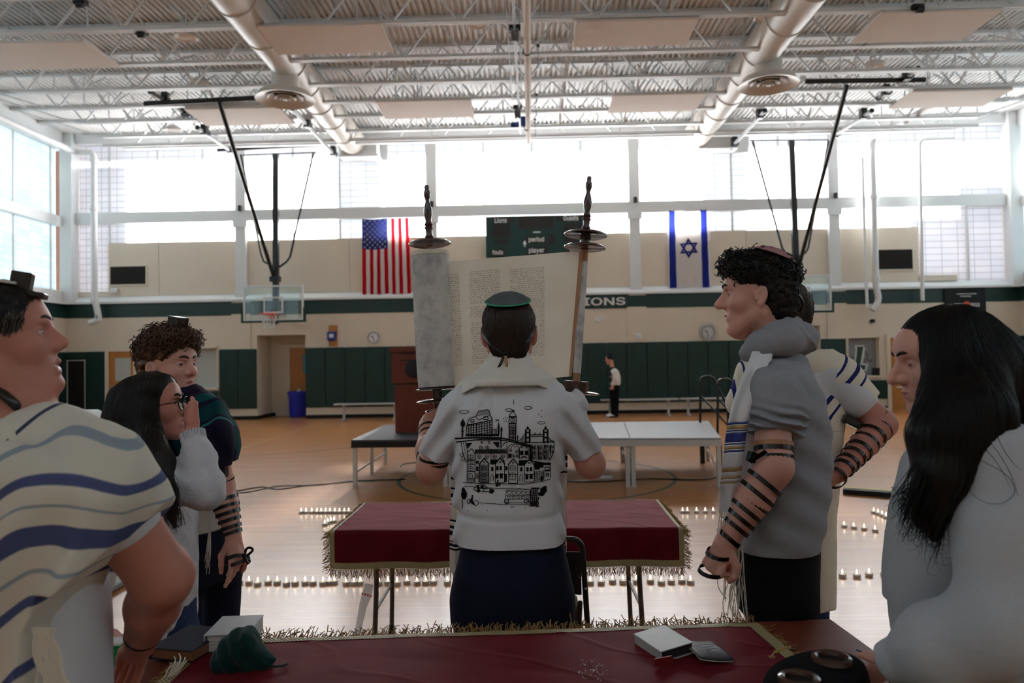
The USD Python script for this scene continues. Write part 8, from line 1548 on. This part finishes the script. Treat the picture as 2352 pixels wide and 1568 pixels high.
S2, E2, W2 = A(0, 1110, 1.72), A(60, 1330, 1.85), A(190, 1440, 1.95); B2 = fld([S2, E2, W2], .009, .1); arm([B2], S2, E2, W2); hand_field(B2, W2, unit((.7, .3, -.4)), unit((0, 0, 1)), unit((.3, -.9, 0)))
t.part('body', cat_(hd, B.mesh(), B2.mesh(), body_core((A(60, 1300)[0], YM2), A(40, 1000), fw, w=.17, d=.11)), 'skin_warm', True); head_paint(t, hd, o, R, s, ml=.007); eyes(t, o, R, s, look=(0, 0, .2), brow='hair_dark', brow_w=.75)
Wh = lambda p: o + R @ (np.array(p, float) * s)
Hf = Field(o - [.16, .16, .12], o + [.16, .16, .17], .003); Hf.ell(Wh((0, -.012, .05)), np.array((.088, .114, .090)) * s, R, .01); Hf.ell(Wh((0, -.06, -.01)), np.array((.08, .062, .08)) * s, R, .03); Hf.ell(Wh((0, -.062, -.06)), np.array((.055, .045, .045)) * s, R, .03); Hf.ell(Wh((0, .115, .012)), np.array((.1, .066, .074)) * s, R, .006, sub=True)
for x in (-1, 1): Hf.ell(Wh((x * .104, .008, -.024)), np.array((.05, .046, .064)) * s, R, .008, sub=True)
Hf.fold(fold_noise(50, .004, 6)); hm = Hf.mesh(); hr_ = t.part('hair', hm, 'hair_dark', True); hair_strands(t, hm, hm[0][:, 0] > o[0] - .13, 3400, .02, lambda p: R @ np.array([0, -.6, -.8]), 'hair_dark', .0012, 4, parent=hr_)
mat('hair_grey', (104, 96, 90), .5, .35); q = (hm[0] - o) @ R / s; hair_strands(t, hm, (q[:, 1] > .005) & (q[:, 2] < .06) & (q[:, 2] > -.01), 500, .016, lambda p: R @ np.array([0, -.5, -.9]), 'hair_grey', .0011, 8, parent=hr_, name='grey_hairs')
cQ = R @ rotm([1, 0, 0], -22); c = A(50, 650, 1.47); t.part('head_case', rbox(c + cQ[:, 2] * .004, (.036, .036, .036), .002, cQ), 'leather'); t.part('case_base', rbox(c + cQ[:, 1] * .012 - cQ[:, 2] * .02, (.05, .068, .012), .003, cQ), 'leather'); t.part('head_strap', ribbon(spline([c - cQ[:, 1] * .03 - cQ[:, 2] * .016, Wh((.05, .01, .135)), Wh((.088, -.05, .09)), Wh((.07, -.1, .03))], 12), .011, .002, R @ [.5, 0, 1]), 'leather')
t.part('hair_clip', rbox(A(18, 648, 1.44), (.016, .03, .006), .002, cQ), 'tin', label='silver hair clip')
# shirt and striped shawl
G = fld([A(-140, 1620), A(330, 1000), S_, E_, A(60, 1200, 1.28), A(60, 1200, 1.62)], .007, .1); G.loft([(A(c_, y), w, d, sd) for y, c_, w, d in ((1700, 80, .2, .135), (1500, 80, .2, .135), (1300, 70, .2, .13), (1100, 55, .19, .12), (1010, 45, .12, .088), (955, 40, .088, .08))], .04); G.cone(S_, S_ + (E_ - S_) * .34, .082, .076, .04); G.fold(fold_noise(6, .007, 5)); d = unit(E_ - S_); GS = None; t.part('t_shirt', G.mesh(), 'tee_white', True)
t.part('collar', tube(spline([A(-30, 890, 1.40), A(20, 915, 1.39), A(50, 945, 1.42), A(62, 965, 1.48)], 12), .012, 8, flat=.6), 'leather', True, label='black neckband')
SH = fld([A(-150, 1620), A(395, 1185), A(60, 900), S_, A(60, 1200, 1.27), A(60, 1200, 1.62)], .0065, .12)
SH.cone(A(20, 1035, 1.45), A(110, 1040, 1.42), .078, .08, .05); SH.cone(A(110, 1040, 1.42), S_, .08, .098, .06); SH.cone(S_, A(300, 1170, 1.45), .10, .08, .06); SH.cone(A(300, 1170, 1.45), A(375, 1188, 1.47), .062, .018, .05)
SH.loft([(A(20, 1700, 1.44), .19, .155, sd), (A(30, 1500, 1.44), .2, .16, sd), (A(48, 1300, 1.44), .215, .16, sd), (A(60, 1150, 1.44), .215, .155, sd), (A(50, 1075, 1.45), .17, .12, sd), (A(40, 1030, 1.45), .10, .085, sd)], .05)
SH.cone(A(190, 1150, 1.33), A(150, 1420, 1.30), .075, .03, .06); SH.cone(A(110, 1150, 1.30), A(95, 1500, 1.28), .055, .035, .05); SH.cone(A(20, 1100, 1.27), A(30, 1600, 1.27), .05, .04, .05)
SH.fold(lambda x, y, z: .014 * (2 * meshkit.fbm(np.stack([x * 9, y * 8, z * 3.5], -1), 3, 3) - 1) + .011 * np.sin((x - .25 * (z - 1.2)) * 58 + 2 * meshkit.noise(np.stack([x * 5, y * 5, z * 3], -1), 7)) * np.clip((1.38 - z) / .12, 0, 1))
n1 = unit(np.cross(A(335, 1210, 1.45) - A(222, 1312, 1.38), (0, 1, .1))); n1 = n1 if n1[2] < 0 else -n1
ax_ = [(SH.lo[k] + SH.h * np.arange(SH.n[k])).astype(np.float32) for k in range(3)]; gx, gy, gz = np.meshgrid(*ax_, indexing='ij', sparse=True); p = A(290, 1250, 1.42); pl = (gx - p[0]) * n1[0] + (gy - p[1]) * n1[1] + (gz - p[2]) * n1[2]; SH.v = np.where(gx > A(222, 1300, 1.40)[0], np.maximum(SH.v, pl), SH.v).astype(np.float32); p2 = A(228, 1400, 1.4); SH.v = np.where((gz < A(222, 1312, 1.4)[2]) & (gx > A(150, 1400, 1.36)[0]), np.maximum(SH.v, (gx - p2[0]) + .45 * (p2[2] + .1 - gz)), SH.v).astype(np.float32)
stripe_mat('shawl_striped', (216, 211, 198), [(.15, .17, (62, 66, 92)), (.29, .312, (148, 160, 172)), (.39, .416, (84, 92, 134)), (.465, .473, (150, 162, 174)), (.52, .575, (78, 86, 128)), (.635, .643, (150, 162, 174)), (.70, .728, (80, 90, 132)), (.86, .89, (78, 86, 128))], 1)
m = SH.mesh(); V = m[0]; xr = A(200, 1080, 1.40)[0]; z0 = A(200, 985, 1.40)[2]; dl = np.maximum(xr - V[:, 0], 0); dr = np.maximum(V[:, 0] - xr, 0)
bd = np.sqrt(dl ** 2 + .02 ** 2) - .02; wv = .30 + (z0 - V[:, 2] - 1.25 * bd - .40 * (np.sqrt(dr ** 2 + .05 ** 2) - .05)) / .34 * .52 + .006 * np.sin(V[:, 0] * 34 + V[:, 1] * 22)
q_ = t.part('prayer_shawl', m, 'shawl_striped', True); primvar(q_, 'weave', np.clip(wv, 0, 1))
r_ = np.random.default_rng(8); t.part('shawl_fringe', cat_(*[tube(spline([A(96 + r_.normal(0, 12), 1440, 1.25), A(110 + r_.normal(0, 14), 1500, 1.25), A(135 + r_.normal(0, 22), 1575, 1.25)], 10), .0022, 5, cap=False) for k in range(26)] + [tube(spline([A(18 + k * 4, 985, 1.30), A(26 + k * 3, 1010, 1.28), A(22 + k * 4, 1080, 1.27), A(24 + k * 3, 1130, 1.27)], 12), .004, 5) for k in range(3)]), 'fringe_cream', kind='stuff')
for b in bands(E_ * .1 + W_ * .9, W_, lambda q: .036, 0, (-2.6, -1.7, -.8), .012, .003, -10): t.part('arm_strap', b, 'leather')
legs(t, A(60, 1300), .1, .9, 'black_cloth', fwd=fw, h=.014)
# ------------------------------------------------------------------ the person walking at the far wall
YF = 19.7; A = lambda px, py, Y=YF: at(px, py, Y=Y)
t = Thing('person', 'small distant person in cream sweater and black trousers walking left by the far wall', 'person', (A(1411, 953)[0], YF, 0)); o = A(1400, 826); R = head_frame(90, -12); F = Field(o - .2, o + .2, .007); head_field(F, o, R, 1.0); F.cone(o + R @ [0, -.03, -.05], A(1407, 850), .055, .06, .03)
S_, E_, W_ = A(1413, 856, 19.55), A(1414, 872, 19.5), A(1407, 886, 19.5); B = fld([S_, E_, W_], .008, .1); arm([B], S_, E_, W_); hand_field(B, W_, unit((-.2, 0, -1)), unit((.3, -1, 0)), unit((-1, 0, 0))); x0 = A(1411, 900)[0]
t.part('body', cat_(F.mesh(), B.mesh(), body_core((x0, YF), A(1408, 852), (-1, 0, 0))), 'skin', True); eyes(t, o, R, 1.0)
Hf = Field(o - .16, o + .18, .007); Hf.ell(o + R @ [0, -.015, .05], (.086, .105, .086), R); Hf.ell(o + R @ [0, .1, -.01], (.1, .075, .1), R, .01, sub=True); t.part('hair', Hf.mesh(), 'hair_dark', True); kippah(t, o, R, 1.0, 25, .07, 'velvet_black', None, cr=.112, off=(0, -.02, .05))
G = fld([A(1411, 905), A(1408, 845), S_, W_], .008, .2); G.loft([(A(1413, 884), .17, .125, (0, 1, 0)), (A(1414, 868), .18, .13, (0, 1, 0)), (A(1412, 852), .15, .09, (0, 1, 0))], .04); G.cone(A(1411, 853), S_, .09, .085, .05); G.cone(S_, E_, .08, .07, .04); G.cone(E_, W_, .07, .05, .03); G.fold(fold_noise(8, .01, 3)); G.cut(A(1411, 884), (0, 0, -1)); sw = t.part('sweater', G.mesh(), 'wool_cream', True); c = A(1403, 866, 19.56)
t.part('chest_print', cat_(cbox(c + [.0, 0, .08], (.03, .12, .1)), cbox(c + [-.01, .02, -.08], (.03, .1, .12))), 'plum_cloth', parent=sw); legs(t, (x0, YF), .1, A(1411, 884)[2] - .02, 'black_cloth', fwd=(-1, 0, 0), out=(.11, .1, .095), h=.014)
for s in (-1, 1): shoe(t, np.array([x0 - .04, YF + s * .1, .004]), (-1, 0, 0), 'white_ink')
# ------------------------------------------------------------------ things on the near table
ZT = .828
mat('paper', (222, 220, 214), .75, .2, vary=.03, vscale=30); mat('cover_grey', (176, 178, 180), .5, .35, vary=.06, vscale=20); mat('cover_navy', (26, 32, 50), .45, .4, vary=.1, vscale=20); mat('cover_silver', (186, 188, 190), .35, .5, vary=.1, vscale=16); mat('cover_black', (26, 27, 30), .35, .45); mat('page_brown', (150, 96, 62), .7, .2); mat('cover_red', (122, 32, 34), .5, .35); mat('velvet_green', (14, 52, 50), .9, .1, vary=.15, vscale=20, sheen=.2); mat('gold_thread', (190, 160, 84), .4, .5, metal=.4); mat('box_green', (34, 150, 84), .5, .4)
def book(label, c, w, d, h, yaw, cover, page='paper', tilt=0.0, name='book', group=None):
    """A closed book lying at c (centre of its underside): two boards, a spine and the block of pages."""
    Q = rotm([0, 0, 1], yaw) @ rotm([0, 1, 0], tilt); c = np.asarray(c, float); P_ = lambda x, y, z: c + Q @ np.array([x, y, z]); t = Thing(name, label, 'book', c, group)
    t.part('page_block', cbox(P_(.003, 0, h / 2), (w - .008, d - .008, h - .006), Q), page); t.part('front_cover', rbox(P_(0, 0, h - .0015), (w, d, .003), .001, Q, n=2), cover); t.part('back_cover', rbox(P_(0, 0, .0015), (w, d, .003), .001, Q, n=2), cover); t.part('spine', rbox(P_(-w / 2, 0, h / 2), (.004, d, h), .0015, Q, n=2), cover)
    for k in range(4): t.part('page_line', cbox(P_(.003, 0, h * (.2 + .2 * k)), (w - .0075, d - .0075, .0006), Q), 'mid_grey')
    return t
book('thick pale grey paperback book lying on the near table at left', at(520, 1492, Z=ZT) + [0, .06, 0], .115, .15, .046, 4, 'cover_grey')
book('dark navy book lying left of the pale grey book', at(424, 1502, Z=ZT) + [0, .04, 0], .13, .17, .03, -12, 'cover_navy', 'page_brown')
t = book('silver-grey hardback with red and black edge lying at the right of the near cloth', at(1530, 1500, Z=ZT) + [0, .03, 0], .095, .135, .03, 22, 'cover_silver', 'cover_black', -6); c = at(1522, 1516, Z=ZT + .015); t.part('edge_label', cbox(c + [0, -.006, 0], (.05, .004, .02), rotm([0, 0, 1], 22)), 'cover_red', label='red paper edge')
c = at(1622, 1494, Z=ZT + .01); Q = rotm([0, 0, 1], 10); t = Thing('booklet', 'thin dark grey booklet with faint pale lettering beside the silver-grey book', 'booklet', c)
v, f = grid(lambda u, w: c + np.stack([(u - .5) * .09, (w - .5) * .13, .012 * (1 - u) ** 2 + .003 * np.sin(w * 5)], -1) @ Q.T, 12, 10); t.part('cover', thick((v, f), .002), 'cover_navy', True)
v, f = grid(lambda u, w: c + np.stack([(u - .5) * .088, (w - .5) * .127, .012 * (1 - u) ** 2 + .003 * np.sin(w * 5) - .004], -1) @ Q.T, 12, 10); t.part('pages', thick((v, f), .003), 'paper', True)
for k, wd in enumerate((.04, .055, .03, .05, .025)): t.part('title_line', cbox(c + Q @ np.array([.005, .04 - .018 * k, .0072 + .001 * k]), (wd, .003, .0008), Q), 'mid_grey')
F = fld([at(500, 1545, Z=ZT), at(605, 1530, Z=ZT), at(560, 1475, Z=.91)], .004, .05); c0 = at(552, 1530, Z=ZT)
F.ell(c0 + [0, 0, .035], (.06, .05, .05), None, .03); F.ell(c0 + [.045, .0, .015], (.045, .035, .022), None, .03); F.cone(c0 + [.01, .01, .06], at(568, 1478, Z=.89), .03, .022, .03); F.ell(c0 + [-.04, -.01, .015], (.03, .04, .025), None, .03); F.fold(lambda x, y, z: .008 * (2 * meshkit.fbm(np.stack([x * 26, y * 26, z * 26], -1), 3, 4) - 1) + .003 * np.sin(x * 160 + z * 90)); F.cut((0, 0, ZT - .002), (0, 0, -1))
t = Thing('velvet_bag', 'crumpled dark green velvet bag in front of the pale grey book', 'bag', c0); t.part('bag', F.mesh(), 'velvet_green', True); t.part('drawcord', tube(spline([c0 + [.06, -.03, .03], c0 + [.09, -.03, .012], c0 + [.11, -.02, .008], c0 + [.12, 0, .006]], 12), .003, 6), 'velvet_green', True)
c = at(252, 1540, Z=ZT); t = Thing('green_box', 'small bright green box on the near table by the man\'s hand', 'box', c); t.part('box', rbox(c + [0, .02, .032], (.05, .04, .064), .003), 'box_green'); t.part('lid', rbox(c + [0, .02, .066], (.052, .042, .008), .002), 'white_ink')
# black velvet scroll mantle lying at the right
ra_, rb_ = at(1910, 1517, Z=.932), at(1836, 1564, Z=.932); ax = unit(ra_ - rb_); sx_ = np.array([ax[1], -ax[0], 0]); cm = (ra_ + rb_) / 2 + ax * .0
t = Thing('scroll_mantle', 'black velvet scroll cover with two dark wooden rings on the near table', 'scroll cover', (cm[0], cm[1], ZT)); g = np.linspace(0, 2 * math.pi, 61)
def oval(a, b, z, wob=0.0): return np.stack([cm + ax * (a * np.cos(q)) + sx_ * (b * np.sin(q)) + np.array([0, 0, z - .932 + wob * math.sin(q * 9)]) for q in g])
rows = [oval(.165, .10, ZT + .002, .0), oval(.16, .097, .87), oval(.152, .09, .912), oval(.147, .085, .926), oval(.14, .078, .931), oval(.10, .05, .9325), oval(.001, .001, .933)]
v = np.concatenate(rows); n = 61; i, j = np.meshgrid(np.arange(len(rows) - 1), np.arange(n - 1), indexing='ij'); f = np.stack([i * n + j, i * n + j + 1, (i + 1) * n + j + 1, (i + 1) * n + j], -1).reshape(-1, 4); v = v + normals((v, np.vstack([f[:, [0, 1, 2]], f[:, [0, 2, 3]]]))) * (.004 * (meshkit.fbm(v * 14, 3, 2)[:, None] - .5)); t.part('cover', (v, np.vstack([f[:, [0, 1, 2]], f[:, [0, 2, 3]]])), 'velvet_black', True)
for c in (ra_, rb_):
    k = t.part('wooden_ring', lathe([(.026, .002), (.028, .009), (.034, .012), (.041, .009), (.043, .001)], 40, c), 'dark_wood', 40); t.part('hole', lathe([(0, .0022), (.0275, .0022)], 40, c), 'black_rubber', parent=k)
gp = [at(1772, 1512, Z=.918), at(1783, 1500, Z=.926), at(1796, 1494, Z=.93), at(1808, 1490, Z=.932)]; em = []
for p_ in gp: a = np.linspace(0, 5.2, 16); em.append(tube(np.stack([p_[0] + (.002 + .0012 * a) * np.cos(a * 1.4), p_[1] + (.002 + .0012 * a) * np.sin(a * 1.4), p_[2] + .004 + 0 * a], 1), .0013, 5))
em.append(tube(spline(np.array(gp) + [0, 0, .004], 12), .0013, 5)); t.part('embroidery', cat_(*em), 'gold_thread', True, label='gold embroidered scrolls at the rim')
r_ = np.random.default_rng(6); one('tassel_strings', cat_(*[tube(spline([at(385 + 4 * k, 1552 + r_.normal(0, 4), Z=.835), at(398 + 4 * k, 1530, Z=.85), at(404 + 5 * k, 1505 + r_.normal(0, 10), Z=.836), at(410 + 6 * k, 1490, Z=.834)], 10), .0016, 5, cap=False) for k in range(-2, 6)]), 'fringe_cream', 'white knotted shawl strings lying over the left corner of the near cloth', 'strings', kind='stuff')
